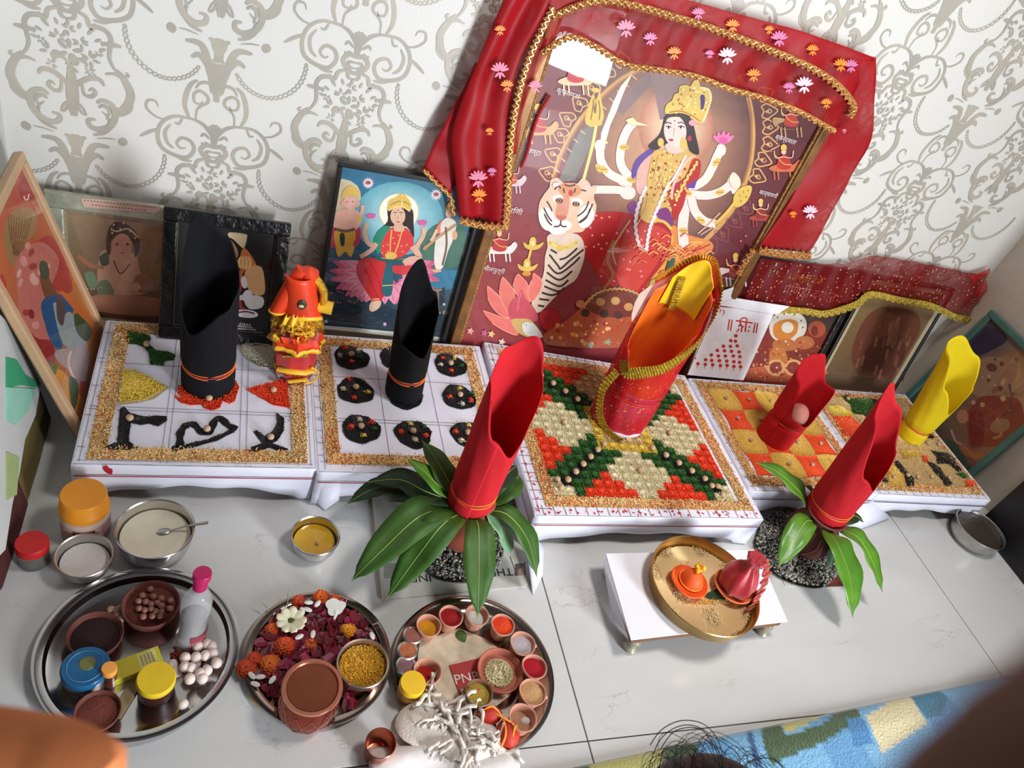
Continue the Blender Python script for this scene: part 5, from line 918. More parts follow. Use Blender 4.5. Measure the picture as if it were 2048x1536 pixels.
skirtv([(.036,0),(.040,.02),(.042,.06),(.038,.10)],'lower_dress',RS); skirtv([(.041,.018),(.043,.036)],'gold_hem',GT,.07,15)
skirtv([(.050,.088),(.046,.10),(.036,.13),(.030,.15)],'middle_dress',OS,.12,7,(-.03,0)); skirtv([(.052,.084),(.050,.094)],'yellow_edge',YS,.12,7,(-.03,0))
skirtv([(.047,.118),(.042,.135),(.030,.16)],'upper_dress',RS,.10,6,(-.05,0)); skirtv([(.047,.128),(.044,.148),(.030,.165)],'gold_collar',GT,.15,13,(-.05,0))
O('body',lathe([(.026,0),(.026,.12),(.022,.20),(.018,.26),(0,.27)],20),OS,idl)
def ftube(P,r0,nm,m,flat=1,cap=None):
    P=cr(P,6); o=O(nm,tube(P,r0,14,False,flat),m,idl)
    return o
ftube([(-.050,-.014,.168),(-.030,-.006,.225),(-.012,0,.262)],.014,'rolled_sleeve',OS); O('sleeve_rim',tube([(-.050+.0145*math.cos(a),-.014+.0145*math.sin(a),.168-.004*math.sin(a)) for a in np.linspace(0,2*PI,20,endpoint=False)],.002,6,True),YS,idl); O('tinsel_knot',ball(.009,10,7,(1,1,1),(-.050,-.015,.166)),GT,idl)
def hood(u,v):
    a=-PI*.95+u*PI*1.0; z=.15+v*.105; r=.030-.008*v; return (r*math.cos(a)*1.15+.002-.02*v,r*math.sin(a)-.006,z+.020*math.sin(PI*u)*(1-v))
solid(O('hood',grid(hood,24,10),OS,idl),.003); solid(O('hood_edge',grid(lambda u,v:hood(u,v*.09),24,2),YS,idl),.006)
O('mark',ball(.011,10,6,(.8,.25,1.1),(-.008,-.034,.205)),mat('dark green paint',(40,50,20),.5),idl); O('mark',ball(.006,8,6,(.9,.3,.6),(-.009,-.0365,.203)),mat('pale mark',(200,180,150),.5),idl)
ftube([(.018,-.01,.165),(.032,-.012,.195),(.030,-.01,.225),(.012,-.004,.25)],.010,'gold_scarf',GT,.8); ftube([(.026,-.01,.19),(.052,-.016,.19)],.013,'yellow_sleeve',YS)
rgi=random.Random(21)
for k_ in range(7):
    a0=rgi.uniform(-2.6,-.4); z0=rgi.uniform(.10,.19); r0=rgi.uniform(.030,.040); ln=rgi.uniform(.5,1.1)
    m_=[GT,YS,OS,GT,OS,GT,YS][k_]
    solid(O(['gold_ruffle','yellow_ruffle','orange_ruffle'][[0,1,2,0,2,0,1][k_]],grid(lambda u,v,a0=a0,z0=z0,r0=r0,ln=ln:((r0+.006*math.sin(u*14+v*2)+.010*v)*math.cos(a0+ln*u)-.012,(r0+.006*math.sin(u*14+v*2)+.010*v)*math.sin(a0+ln*u)*.85,z0+.02*v*(-1 if z0>.15 else 1)+.012*u+.004*math.cos(u*17)),26,3),m_,idl),.0012)
O('gold_necklace',tube([(.030*math.cos(a)-.006,.026*math.sin(a)-.014,.150-.012*math.sin(-a)) for a in np.linspace(-PI,0,20)],.004,8),GT,idl)
O('tinsel_knot',ball(.013,12,8,(1,.9,.9),(-.046,-.022,.112)),GT,idl); O('base_ribbon',tube([(-.034,-.026,.030),(-.010,-.038,.036),(.018,-.036,.034),(.038,-.020,.030)],.008,8,False,.6),YS,idl); O('gold_lace',tube([(-.030,-.030,.070),(-.008,-.037,.078),(.020,-.034,.080)],.005,8,False,.5),GB,idl); O('ribbon_loop',tube(cr([(.030,-.030,.045),(.046,-.028,.030),(.040,-.034,.012),(.020,-.040,.006)],5),.0022,6),YS,idl); O('ribbon_end',tube([(-.012,-.040,.010),(.026,-.038,.018)],.006,6,False,.5),YS,idl)
# ---------------------------------------------------------------- leaves
LEAFM={ 'g':mat('mango leaf',(62,96,36),.5,spec=.35,noise=(18,.12),c2=(48,84,26)),'d':mat('dark mango leaf',(34,58,34),.48,spec=.35,noise=(15,.15)),'p':mat('leaf underside',(120,165,120),.6),'y':mat('fresh leaf',(92,140,40),.36,noise=(15,.12),c2=(70,118,32))}
RIB=mat('leaf rib',(165,185,95),.5)
def leaf(P,w,parent,k='g',fold=.18,name='leaf',rib=True,wave=.11,tipw=.85,roll_=0):
    P=cr(P,7); n=len(P)-1; V=[];F=[]; R=[]
    L=[0]
    for i in range(n): L.append(L[-1]+np.linalg.norm(P[i+1]-P[i]))
    for i in range(n+1):
        s=L[i]/L[-1]; T=P[min(i+1,n)]-P[max(i-1,0)]; T/=np.linalg.norm(T); side=np.cross(T,np.array([0,0,1.])); side/=np.linalg.norm(side)+1e-9; up=np.cross(side,T)
        if roll_: side,up=side*math.cos(roll_)+up*math.sin(roll_),up*math.cos(roll_)-side*math.sin(roll_)
        ww=w*.62*(math.sin(PI*min(1,s**.85*.97+.03))**.8)*(1 if s<.9 else max(.06,(1-s)/.1)**.8)
        if s>.9: ww=min(ww,w/2*(1-s)*2.2+.0006)
        for q in (-1,-.5,0,.5,1): V.append(P[i]+side*q*ww+up*(abs(q)*ww*fold+ww*wave*math.sin(s*17+q*2)*abs(q)))
        R.append(P[i]+up*.0009)
    F=[(i*5+j,i*5+j+1,i*5+j+6,i*5+j+5) for i in range(n) for j in range(4)]
    o=O(name,(V,F),LEAFM[k],parent,world=True); solid(o,.0006)
    if rib: O('midrib',tube(R,np.linspace(.0011,.0003,len(R)),5),RIB,o if False else parent,world=True)
    return o
def fz(u,w,z=0): return onz(u,w,z)
CLAY=mat('terracotta',(150,70,48),.8,bump=(120,.15),noise=(14,.1)); CLD=mat('dark clay',(104,50,42),.75,bump=(120,.15),noise=(14,.12)); CLL=mat('pale clay',(196,140,116),.8,bump=(140,.12),noise=(14,.08))
SOIL=[(120,118,112),(150,146,138),(172,168,158),(76,74,70)]
def soilbed(poly,label,dome,z=.0015,dens=60000):
    P=sampoly(poly,dens); n=len(P); c=np.mean(poly,0); R=np.max(np.linalg.norm(np.array(poly)-c,axis=1))
    col=pal(n,SOIL); wch=RNG.random(n)>.965; col[wch]=lin((200,190,160)); 
    o=grains('damp_soil',P,z,col,L=.0085,Wd=.0062,label=label,cat='soil',hfn=lambda s:dome*np.clip(1-(np.linalg.norm(s-c,axis=1)/R)**2,0,1)+RNG.uniform(0,.004,len(s)),slab=[([tuple(p) for p in poly],.003,lin((120,117,110))),([tuple(c+(np.array(p)-c)*.7) for p in poly],dome*.5,lin((120,117,110)))])
    return o
def pot(loc,label,m,s=1,mouth=.036):
    t=E('clay_pot',label,'pot',loc); O('pot_body',xf(lathe([(.0,0),(.034,0),(.052,.018),(.061,.045),(.056,.075),(.042,.094),(mouth-.002,.102),(mouth,.112),(mouth+.008,.120),(mouth+.004,.122),(mouth-.006,.112),(mouth-.008,.098),(0,.097)],40),sc=s),m,t); return t
# left plant
NP=[onz(*p,.002)[:2] for p in ((742,960),(1035,975),(1068,1170),(765,1200))]
nw=E('newspaper','folded newspaper page under the left pot and its soil','newspaper',(*np.mean(NP,0),0))
O('page',([(*p,z) for z in (.0002,.002) for p in NP],[(0,3,2,1),(4,5,6,7),(0,1,5,4),(1,2,6,5),(2,3,7,6),(3,0,4,7)]),mat('newsprint',(188,188,180),.9,noise=(50,.08)),nw,world=True,smooth=False)
O('folded_edge',tube([onz(742,965,.004),onz(765,1198,.004)],.003,6),mat('newsprint fold',(176,168,152),.9),nw,world=True)
FP=Plane((0,0,.0022),(1,0,0),(0,1,0)); PI_=mat('black print',(40,42,44),.8)
text3('THE',FP,1024,1137,.024,PI_,nw,ang=PI+.03,d=.0004,sx=1.1); text3('IND',FP,862,1148,.024,PI_,nw,ang=PI+.03,d=.0004,sx=1.1)
a=Art(FP,d0=.0003)
for i in range(9): a.l((120,120,118),1.2,[(768,1128+i*3.4),(800+random.uniform(-6,4),1129+i*3.4)],0)
for i in range(12): a.l((135,135,132),1.1,[(1028,1010+i*5),(1060+random.uniform(-5,3),1012+i*5)],0)
a.p((86,70,62),'1030,1128 1050,1126 1052,1150 1030,1152'); a.p((150,120,100),'1036,1140 1048,1132 1050,1150 1036,1152'); a.l((60,60,62),1.5,'1020,1113 1030,1140 1052,1124',0)
for i in range(3): a.l((140,140,138),1.2,[(780,985+i*9),(850,990+i*9)],0)
a.done('small_print',nw)['kind']='stuff'
a1=[tuple(onz(u,w,0)[:2]) for u,w in [(838,1090),(840,1130),(870,1160),(925,1168),(975,1158),(1000,1120),(990,1060),(960,1000),(900,990),(850,1040)]]
soilbed([tuple(p) for p in cr(a1,3,True)],'mound of damp grey soil under the left clay pot',.022,z=.0022)
p1_=pot((.553,-.392,.012),'terracotta pot holding the long mango leaves, on the newspaper',CLAY)
B1=np.array([.553,-.395,.135])
def lf(tip,via,w,k,tz,vz=.135,start=None,par=None,B=B1,r=.03,**kw):
    T=onz(*tip,tz); Vv=[onz(*q,z_) for q,z_ in via]; d=(Vv[0]-B)[:2]; d=d/np.linalg.norm(d); S0=B+np.array([d[0]*r,d[1]*r,-.018]); leaf([S0]+Vv+[T],w,par,k,**kw)
Q=p1_
lf((700,1165),[((845,1030),.14),((765,1100),.11)],.060,'g',.07,par=Q); lf((772,1200),[((885,1050),.14),((830,1120),.10)],.052,'g',.05,par=Q); lf((955,1235),[((957,1060),.13),((957,1150),.10)],.050,'g',.06,par=Q)
lf((1074,1155),[((1015,1030),.13),((1055,1080),.10)],.040,'g',.05,par=Q); lf((735,965),[((855,985),.135),((800,960),.125)],.052,'d',.11,par=Q); lf((690,1010),[((850,985),.115),((760,975),.10)],.045,'d',.07,par=Q)
lf((812,915),[((875,970),.15),((845,940),.165)],.032,'y',.17,par=Q); lf((843,880),[((895,960),.15),((872,920),.17)],.042,'g',.18,par=Q); lf((1040,950),[((1000,985),.14),((1025,965),.14)],.048,'g',.135,par=Q,tipw=.5); lf((1022,1110),[((1000,1050),.10),((1012,1080),.07)],.044,'p',.05,par=Q,rib=False)
lf((1035,930),[((985,975),.15),((1012,950),.15)],.04,'d',.14,par=Q)
# right plant
NP2=[onz(*p,.001)[:2] for p in ((1545,1110),(1700,1110),(1725,1170),(1570,1172))]
n2=O('plastic_sheet',([(*p,z) for z in (.0002,.0014) for p in NP2],[(0,3,2,1),(4,5,6,7),(0,1,5,4),(1,2,6,5),(2,3,7,6),(3,0,4,7)]),mat('printed wrapper',(190,190,184),.5,noise=(20,.08)),None,world=True,smooth=False); tag(n2,'flat printed wrapper under the soil of the right pot','wrapper')
a=Art(Plane((0,0,.0016),(1,0,0),(0,1,0)),d0=.0002); a.p((140,70,60),'1655,1152 1690,1150 1692,1172 1640,1174'); a.p((105,45,42),'1640,1165 1700,1163 1700,1172 1640,1174'); a.done('wrapper_stripe',n2)
a2=[tuple(onz(u,w,0)[:2]) for u,w in [(1508,1075),(1512,1110),(1545,1150),(1590,1172),(1640,1178),(1668,1150),(1665,1110),(1640,1050),(1580,1020),(1530,1040)]]
soilbed([tuple(p) for p in cr(a2,3,True)],'mound of damp dark soil under the right clay pot',.022,z=.0016)
p2_=pot((1.395,-.420,.010),'dark clay pot under the larger red cloth roll at the right',CLD,mouth=.04)
for q in range(3):
    pp=cr([(-.058+.010*q,-.012-.016*q,.030+.0),(-.050+.011*q,-.022-.016*q,.060),(-.042+.009*q,-.018-.014*q,.085)],4); o=O('chalk_stripe',tube([np.array([0,0,0])+np.array([p[0]*1.02,p[1]*1.02-.02*0,p[2]]) for p in pp],.0014,6),mat('chalk',(165,110,100),.9),p2_)
B2=np.array([1.395,-.415,.130])
lq=dict(par=p2_,B=B2,r=.036)
lf((1510,925),[((1600,985),.14),((1555,945),.15)],.044,'y',.15,**lq); lf((1556,1135),[((1610,1045),.125),((1580,1090),.10)],.046,'y',.07,**lq); lf((1705,1235),[((1675,1090),.13),((1700,1160),.10)],.060,'y',.05,**lq); lf((1765,1185),[((1715,1075),.13),((1745,1125),.10)],.046,'y',.06,**lq); lf((1728,1045),[((1690,1040),.13),((1710,1032),.13)],.030,'d',.12,**lq); lf((1655,1140),[((1665,1080),.10),((1662,1110),.07)],.030,'d',.04,rib=False,**lq); lf((1608,970),[((1625,985),.14),((1616,975),.15)],.022,'d',.15,rib=False,**lq)
lf2=E('leaf_sprig','single green leaf sticking out behind the veiled roll','leaf',tuple(onz(1400,700,.1))); leaf([onz(1393,702,.125),onz(1408,688,.13),onz(1428,676,.135)],.020,lf2,'g')
# ---------------------------------------------------------------- bowls, jars and trays in front
STEEL=mat('steel',(205,203,200),.22,metal=1.,noise=(30,.05)); STB=mat('brushed steel',(185,182,178),.34,metal=1.,noise=(40,.08)); BRS=mat('brass',(205,165,95),.3,metal=.9,noise=(25,.1)); COP=mat('copper',(205,120,90),.24,metal=.9,noise=(25,.08)); TIN=mat('tinned steel',(200,180,165),.3,metal=.9)
def dish(name,label,loc,R,H,m,rb=.8,fill=None,fz_=.6,fm=None,cat='bowl',seg=56,lip=.002,th=.0015,fname='filling'):
    t=E(name,label,cat,loc); b=R*rb
    O('bowl_body',lathe([(0,0),(b*.9,0),(b,.003),(R*.97,H*.5),(R,H-.001),(R+lip,H),(R+lip*.5,H+.0012),(R-th,H),(R*.97-th,H*.5),(b-th,.004+th),(0,.003+th)],seg),m,t)
    if fill: 
        z=H*fz_; rr=(b+(R-b)*.9)-th*2 if fz_>.4 else b; V,F=lathe([(rr*.995,z-.003),(rr*.97,z),(rr*.5,z+.0008),(0,z+.001)],seg); V=[(x,y,z_+(.0006*math.sin(90*x)*math.cos(70*y))) for x,y,z_ in V]; O(fname,(V,F),fill,t)
    return t
t=dish('steel_bowl','large steel bowl of white curd with a spoon standing in it',(.006,-.404,0),.060,.052,STEEL,.86,mat('curd',(222,214,190),.45,bump=(60,.15)),.62)
sp=E('spoon','steel spoon resting in the bowl of curd','spoon',tuple(onz(338,1062,.038))); O('handle',tube([onz(338,1062,.036),onz(372,1052,.050),onz(416,1045,.064)],[.0015,.0022,.0035],8,False,.4),STB,sp,world=True); O('spoon_bowl',ball(.009,12,8,(1.3,.8,.3)),STB,sp,rot=(0,0,.2)); sp.children[1].location=(-.008,.001,-.003)
t=dish('steel_bowl','small steel bowl heaped with coarse white salt, below the orange capped jar',(-.094,-.448,0),.041,.040,STB,.72,mat('salt',(222,214,212),.8,bump=(400,.6)),.55)
t=dish('steel_bowl','small steel bowl of yellow ghee standing alone on the floor',(.271,-.412,0),.042,.042,STEEL,.75,mat('ghee',(206,164,30),.12,noise=(14,.15),c2=(190,130,25)),.62,fname='ghee'); O('wick',ball(.004,8,6,(1,1,1.2),(.004,-.008,.028)),mat('wick',(190,140,90),.8),t)
t=dish('steel_bowl','steel bowl of dark water at the right end by the black cabinet',(1.985,-.398,0),.066,.050,STB,.80,mat('dark liquid',(62,54,48),.1,bump=(120,.3)),.86,fname='dark_liquid')
V=[];F=[]
j=E('jar','plastic jar with a wide orange screw cap, beside the bowl of curd','jar',(-.105,-.368,0)); JP=mat('frosted jar plastic',(196,170,155),.35,noise=(10,.1))
O('jar_body',lathe([(0,0),(.034,0),(.038,.004),(.038,.045),(.036,.058),(.030,.064),(0,.064)],40),JP,j); O('cap',lathe([(.0335,.056),(.0375,.058),(.0375,.070),(.0345,.073),(.0350,.092),(.0330,.096),(0,.0965)],40),mat('orange plastic',(222,140,26),.45),j); O('label',([((.0386*math.cos(a)),.0386*math.sin(a),z) for z in (.012,.044) for a in np.linspace(-2.6,-.2,14)],[(i,i+1,15+i,14+i) for i in range(13)]),mat('jar label',(190,150,140),.6),j,smooth=True)
O('label_mark',([((.0392*math.cos(a)),.0392*math.sin(a),z) for z in (.030,.043) for a in np.linspace(-1.9,-1.05,7)],[(i,i+1,8+i,7+i) for i in range(6)]),mat('maroon ink',(110,25,30),.6),j)
O('label_mark',([((.0396*math.cos(a)),.0396*math.sin(a),z) for z in (.033,.040) for a in np.linspace(-1.8,-1.15,7)],[(i,i+1,8+i,7+i) for i in range(6)]),mat('pale ink',(200,150,140),.6),j)
j=E('jar','little clear jar with a flat red lid at the left edge','jar',(-.170,-.430,0)); O('jar_body',lathe([(0,0),(.020,0),(.023,.003),(.023,.036),(0,.036)],30),mat('clear plastic',(170,165,160),.1,trans=.75,ior=1.3),j); O('lid',lathe([(.0235,.034),(.0238,.040),(.0238,.048),(.0225,.0505),(0,.051)],30),mat('red plastic',(176,16,18),.5),j)
def thali(label,loc,R,m,rim=.018,cat='tray',name='thali',groove=True):
    t=E(name,label,cat,loc); pr=[(0,0),(R*.80,0),(R*.88,.004),(R-.012,rim-.003),(R-.004,rim),(R,rim-.001),(R,rim+.0008),(R-.006,rim+.0016),(R-.014,rim-.001),(R*.875,.006),(R*.80,.0022),(0,.0018)]
    O('plate',lathe(pr,80),m,t); return t
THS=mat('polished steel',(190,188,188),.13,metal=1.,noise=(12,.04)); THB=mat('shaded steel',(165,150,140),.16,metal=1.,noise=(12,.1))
thali('largest steel tray, at the lower left, with clay bowls, caps and a bottle',(.0045,-.603,0),.143,THS)
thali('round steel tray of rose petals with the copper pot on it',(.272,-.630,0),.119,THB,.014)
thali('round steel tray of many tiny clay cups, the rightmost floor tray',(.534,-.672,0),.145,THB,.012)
def onT(ox,oy,s,x,y,z): p=onz(ox+x/s,oy+y/s,z); return p[0],p[1]
t1=lambda x,y,z: onT(40,1120,4.389,x,y,z)
def clay(label,xy,R,H,m,fill=None,name='clay_bowl',fzz=.7,fname='filling',z0=.002,inn=.8,cat='bowl',lipw=.0028,rb=.7):
    t=E(name,label,cat,(*xy,z0)); O('bowl_body',lathe([(0,0),(R*rb,0),(R*.88,H*.35),(R*.98,H*.85),(R,H),(R-lipw*.5,H+.0012),(R-lipw,H),(R*inn,H*.5),(0,H*.42)],36,jit=.008),m,t)
    if fill:
        z=H*fzz; rr=(R-lipw)*.96; V,F=lathe([(rr*.98,z-.004),(rr*.93,z),(rr*.6,z+.002),(rr*.25,z+.003),(0,z+.003)],30,jit=.02); O(fname,(V,F),fill,t)
    return t
def powder(n,c,c2=None): return mat(n,c,.95,bump=(350,.5),noise=(40,.1),c2=c2)
x,y=t1(1150,390,.03); clay('dark clay bowl of small brown nuts on the largest tray',(x,y),.043,.030,CLD,powder('bowl dust',(100,44,34)))
rg=random.Random(5)
SM=mat('soap nut',(140,92,74),.55,noise=(60,.12))
for i,(a_,b_) in enumerate([(1145,255),(1075,310),(1170,320),(1040,360),(1240,335),(1320,355),(1105,365),(1150,385),(1205,375),(1045,425),(1095,440),(1150,430),(1240,400),(1315,425),(1240,455),(1080,495),(1160,490),(1230,490),(1190,450)]):
    p=t1(a_,b_+8,.028); o=O('soap_nut',ball(.0055,10,7,(1,1,.9)),SM,None); o.location=(p[0],p[1],.030); tag(o,'small round brown nut in the dark clay bowl at the back of the largest tray','nut','brown nuts in the dark clay bowl')
x,y=t1(660,660,.025); clay('wide clay bowl of dark powder at the left of the largest tray',(x,y),.039,.026,CLD,powder('dark powder',(40,14,12)))
x,y=t1(680,1330,.02); clay('small clay saucer at the lower edge of the largest tray',(x,y),.031,.020,CLD,powder('clay dust',(120,60,48)),name='clay_saucer',cat='saucer')
def cap(label,xy,r,H,mc_,mb,name,z0=.002,cat='jar',top=None):
    t=E(name,label,cat,(*xy,z0)); O('jar_body',lathe([(0,0),(r*.9,0),(r*.94,.003),(r*.94,H-.010),(0,H-.010)],30),mb,t); O('lid',lathe([(r*.97,H-.013),(r,H-.011),(r,H-.003),(r*.94,H),(0,H+.0003)],36),mc_,t); return t
x,y=t1(575,950,.03); t=cap('round tin with a blue lid and gold medallion on the largest tray',(x,y),.0325,.034,mat('blue tin lid',(24,92,140),.28,noise=(30,.1)),mat('tin side',(120,110,105),.4,metal=.6),'tin')
O('gold_medallion',xf(lathe([(.011,0),(.0105,.0006),(0,.0007)],20),(0.002,.004,.0343)),mat('dull gold',(110,110,60),.5),t); O('printed_ring',tube([(.024*math.cos(a),.024*math.sin(a),.0344) for a in np.linspace(0,2*PI,36,endpoint=False)],.0005,4,True),mat('light blue ink',(90,150,190),.5),t)
x,y=t1(1195,1060,.035); cap('jar with a plain yellow lid on the largest tray',(x,y),.0270,.042,mat('yellow plastic',(226,190,30),.45),mat('dark jar',(60,24,20),.4),'jar')
x,y=t1(785,980,.035); cap('thin dark bottle with a small orange top',(x,y),.0105,.045,mat('amber cap',(236,160,70),.45),mat('brown bottle',(80,34,26),.3),'small_bottle',cat='bottle')
# box
bb=E('matchbox','small yellow cardboard box lying on the largest tray','box',(*t1(1015,900,.02),.002),.38); O('box_body',bx(-.036,.036,-.0155,.0155,0,.016,.0012),mat('yellow card',(196,180,40),.6),bb,smooth=False)
O('printed_panel',([(.004,-.013,.0163),(.030,-.013,.0163),(.030,.013,.0163),(.004,.013,.0163)],[(0,1,2,3)]),mat('pale yellow print',(206,198,110),.6),bb,smooth=False)
for i in range(4): O('print_stroke',bx(.008+.005*i,.010+.005*i,-.009,.009,.0164,.0166),mat('grey print',(150,140,110),.7),bb,smooth=False)
st=E('wooden_strip','flat pale wooden strip in front of the yellow lid','strip',(*t1(930,1200,.01),.003),1.15); O('strip_body',bx(-.030,.036,-.009,.009,0,.003,.001),mat('pale wood',(150,130,90),.6),st,smooth=False)
# bottle
x,y=t1(1480,740,.005); bt=E('bottle','clear plastic bottle with a pink cap on the largest tray','bottle',(x,y,.002)); x2,y2=t1(1545,120,.135); lx,ly=.03,.055
BP=bpy.data.materials.new('clear bottle plastic'); BP.use_nodes=True; b_=BP.node_tree.nodes['Principled BSDF']; b_.inputs['Base Color'].default_value=(.75,.74,.75,1); b_.inputs['Alpha'].default_value=.26; b_.inputs['Roughness'].default_value=.08
BS=lambda vf:([(p[0]*.84+lx*p[2]*3.0,p[1]*.80+ly*p[2]*3.5,p[2]*1.12) for p in vf[0]],vf[1])
o=O('bottle_body',BS(lathe([(0,0),(.024,0),(.027,.004),(.027,.03),(.024,.045),(.024,.06),(.027,.075),(.026,.092),(.018,.106),(.0115,.114),(.0115,.125)],36)),BP,bt); solid(o,.0008)
O('cap',BS(lathe([(.0125,.116),(.0128,.118),(.0128,.132),(.0160,.134),(.0160,.142),(.0150,.1435),(0,.144)],30)),mat('pink plastic',(200,30,100),.4),bt); O('label',BS(([((.0275*math.cos(a)),.0275*math.sin(a),z) for z in (.008,.040) for a in np.linspace(-1.6,.2,12)],[(i,i+1,13+i,12+i) for i in range(11)])),mat('bottle label',(150,60,70),.5),bt)
O('water',BS(lathe([(0,.002),(.0235,.002),(.0255,.006),(.0255,.03),(.023,.045),(.0232,.06),(.0232,.062),(0,.062)],30)),mat('tinted water',(190,180,182),.05,trans=.9,ior=1.33),bt)
bg=O('thread_bundle',join(*[tube(cr([(random.uniform(-.022,.022),random.uniform(-.02,.02),random.uniform(.003,.012)) for _ in range(6)],5),.0014,5) for _ in range(16)]),mat('maroon thread',(120,18,22),.7),None); bg.location=(*t1(1470,840,.01),.003); tag(bg,'tangle of maroon thread under the white mothballs','thread',kind='stuff')
MBM=mat('mothball',(226,208,200),.7)
mbs=[(1450,860),(1545,855),(1625,840),(1640,740),(1690,820),(1725,905),(1500,950),(1445,940),(1580,1000),(1640,970),(1490,1045),(1600,1040),(1560,760),(1680,760),(1430,1270),(1340,920),(1370,985),(1540,905)]
for i,(a_,b_) in enumerate(mbs):
    z=.016 if i<14 else .004; p=t1(a_,b_,z+.008); o=O('mothball',ball(.0085,12,8),MBM,None); o.location=(p[0],p[1],z+.0085); 
    if i==14: tag(o,'single white ball lying apart near the lower right rim of the largest tray','ball')
    else: tag(o,'white mothball sized ball heaped at the right of the largest tray','ball','white balls on the largest tray')
for i,(a_,b_) in enumerate([(800,430),(850,455),(880,520)]):
    o=O('peanut',join(ball(.0055,10,6,(1.2,1,1)),ball(.005,10,6,(1.2,1,1),(.009,0,0))),mat('peanut shell',(180,140,120),.8,bump=(200,.4)),None); o.location=(*t1(a_,b_,.01),.009); o.rotation_euler=(0,0,i*1.1); tag(o,['pinkish peanut farthest back, left of the dark clay bowl','middle of three pinkish peanuts left of the dark clay bowl','pinkish peanut nearest the clay bowl of dark powder'][i],'peanut')
# petal tray
t2=lambda x,y,z: onT(460,1160,5.909,x,y,z)
C2=np.array([.272,-.630]); pm=[]; V=[];F=[];C=[]
def petal(c,z,s,col,tilt=.4,asp=1.3):
    a=random.uniform(0,2*PI); b=len(V); ca,sa=math.cos(a),math.sin(a); t_=random.uniform(-tilt,tilt)
    for i,(px_,py_) in enumerate(((0,0),(.5,.45),(1,.35),(1.15,0),(1,-.35),(.5,-.45))):
        X=(px_-.5)*s*asp; Y=py_*s; Z=z+X*t_+abs(Y)*.35; V.append((c[0]+X*ca-Y*sa,c[1]+X*sa+Y*ca,Z)); C.append(col)
    F.extend([(b,b+1,b+2,b+3),(b,b+3,b+4,b+5)])
for i in range(900):
    r=.098*math.sqrt(random.random()); a=random.uniform(0,2*PI); c=C2+np.array([r*math.cos(a),r*math.sin(a)])
    if c[1]<-.69 and random.random()<.7: continue
    petal(c,.003+random.random()*.012,random.uniform(.012,.020),lin(random.choice([(110,2,26),(92,0,16),(130,4,44),(140,10,60),(80,0,10),(120,4,20)])))
O_=O('rose_petals',(V,F),mat('petals',(255,255,255),.5,attr=True,noise=(60,.15)),None,world=True,smooth=False,cols=np.array(C)); tag(O_,'heap of crimson rose petals spread over the middle tray','petals',kind='stuff')
def mari(label,xy,z,r,col,n=44,name='marigold',grp=None,flat=.6):
    V=[];F=[]
    for k in range(n):
        a=k*2.4; t_=(k/n)**.5; R=r*t_; cz=r*flat*(1-t_**2); w=r*.34; b=len(V); ca,sa=math.cos(a),math.sin(a)
        for dx,dy,dz in ((-.1,-.5,0),(.9,-.7,.1),(1.2,0,.35),(.9,.7,.1),(-.1,.5,0)): X=R*.8+dx*w; Y=dy*w; V.append((X*ca-Y*sa,X*sa+Y*ca,cz+dz*w+.0005*k/n)); 
        F.append((b,b+1,b+2,b+3,b+4))
    o=O('blossom',(V,F),mat('marigold '+str(col),col,.6,noise=(70,.15)),None,smooth=False); e=E(name,label,'flower',(xy[0],xy[1],z),0,grp); o.parent=e; O('flower_base',lathe([(0,-.002),(r*.4,-.002),(r*.7,r*.2),(0,r*.4)],10),LEAFM['g'],e); return e
for (a_,b_,r,col,lb) in [(480,985,.016,(226,105,25),'orange marigold left of the copper pot'),(650,770,.016,(214,76,20),'deep orange marigold behind the copper pot'),(960,740,.011,(212,90,25),'small orange marigold touching the back of the copper pot'),(500,570,.011,(216,88,22),'small orange marigold at the left of the white blossom'),(1400,580,.013,(246,160,20),'bright yellow marigold above the bowl of yellow rice'),(820,240,.012,(214,70,20),'orange red marigold near the back rim, left of centre'),(1080,195,.014,(228,96,24),'orange marigold at the back rim of the petal tray'),(1240,235,.012,(222,90,20),'orange marigold right along the back rim of the petal tray'),(200,1030,.015,(206,70,20),'orange red marigold at the left rim of the petal tray'),(290,920,.012,(210,66,20),'orange red marigold just above the left rim flower')]:
    mari(lb,t2(a_,b_,.018),.012,r,col)
wf=E('white_blossom','white five lobed blossom with a green centre on the petals','flower',(*t2(720,490,.02),.018)); 
for k in range(9):
    a_=k*2*PI/9; o=O('petal',grid(lambda u,v,a_=a_:((.004+.021*u)*math.cos(a_)-(v-.5)*.019*math.sin(PI*min(1,u*.62+.25))*math.sin(a_),(.004+.021*u)*math.sin(a_)+(v-.5)*.019*math.sin(PI*min(1,u*.62+.25))*math.cos(a_),.002+.006*u-.004*abs(v-.5)+.0004*k),5,4),mat('cream petal',(225,222,190),.6),wf); solid(o,.0006); O('centre',ball(.006,12,8,(1,1,.5),(0,0,.003)),mat('green centre',(110,115,50),.6),wf)
wf=E('white_blossom','small white ragged blossom at the upper right of the petal tray','flower',(*t2(1240,330,.02),.018)); 
o=O('corolla',lathe([(.002,0),(.009,.004),(.016,.006)],26,wob=.12),mat('white petal',(228,228,220),.6),wf); solid(o,.0008); O('tail',tube([(0,0,.003),(.001,-.012,.006),(-.003,-.024,.005)],[.006,.004,.0015],8,False,.4),mat('white petal',(228,228,220),.6),wf)
for i,(a_,b_) in enumerate([(930,265),(1035,280),(855,365),(920,350),(820,670),(980,640),(260,1130),(360,1145),(500,1180),(1680,660),(300,1230)]):
    o=O('jasmine_petal',ball(.0055,8,5,(1.5,.8,.35)),mat('white petal',(228,228,220),.6),None); o.location=(*t2(a_,b_,.02),.020); o.rotation_euler=(0,0,i*.9); tag(o,'loose white petal strewn on the crimson petals','petal','loose white petals')
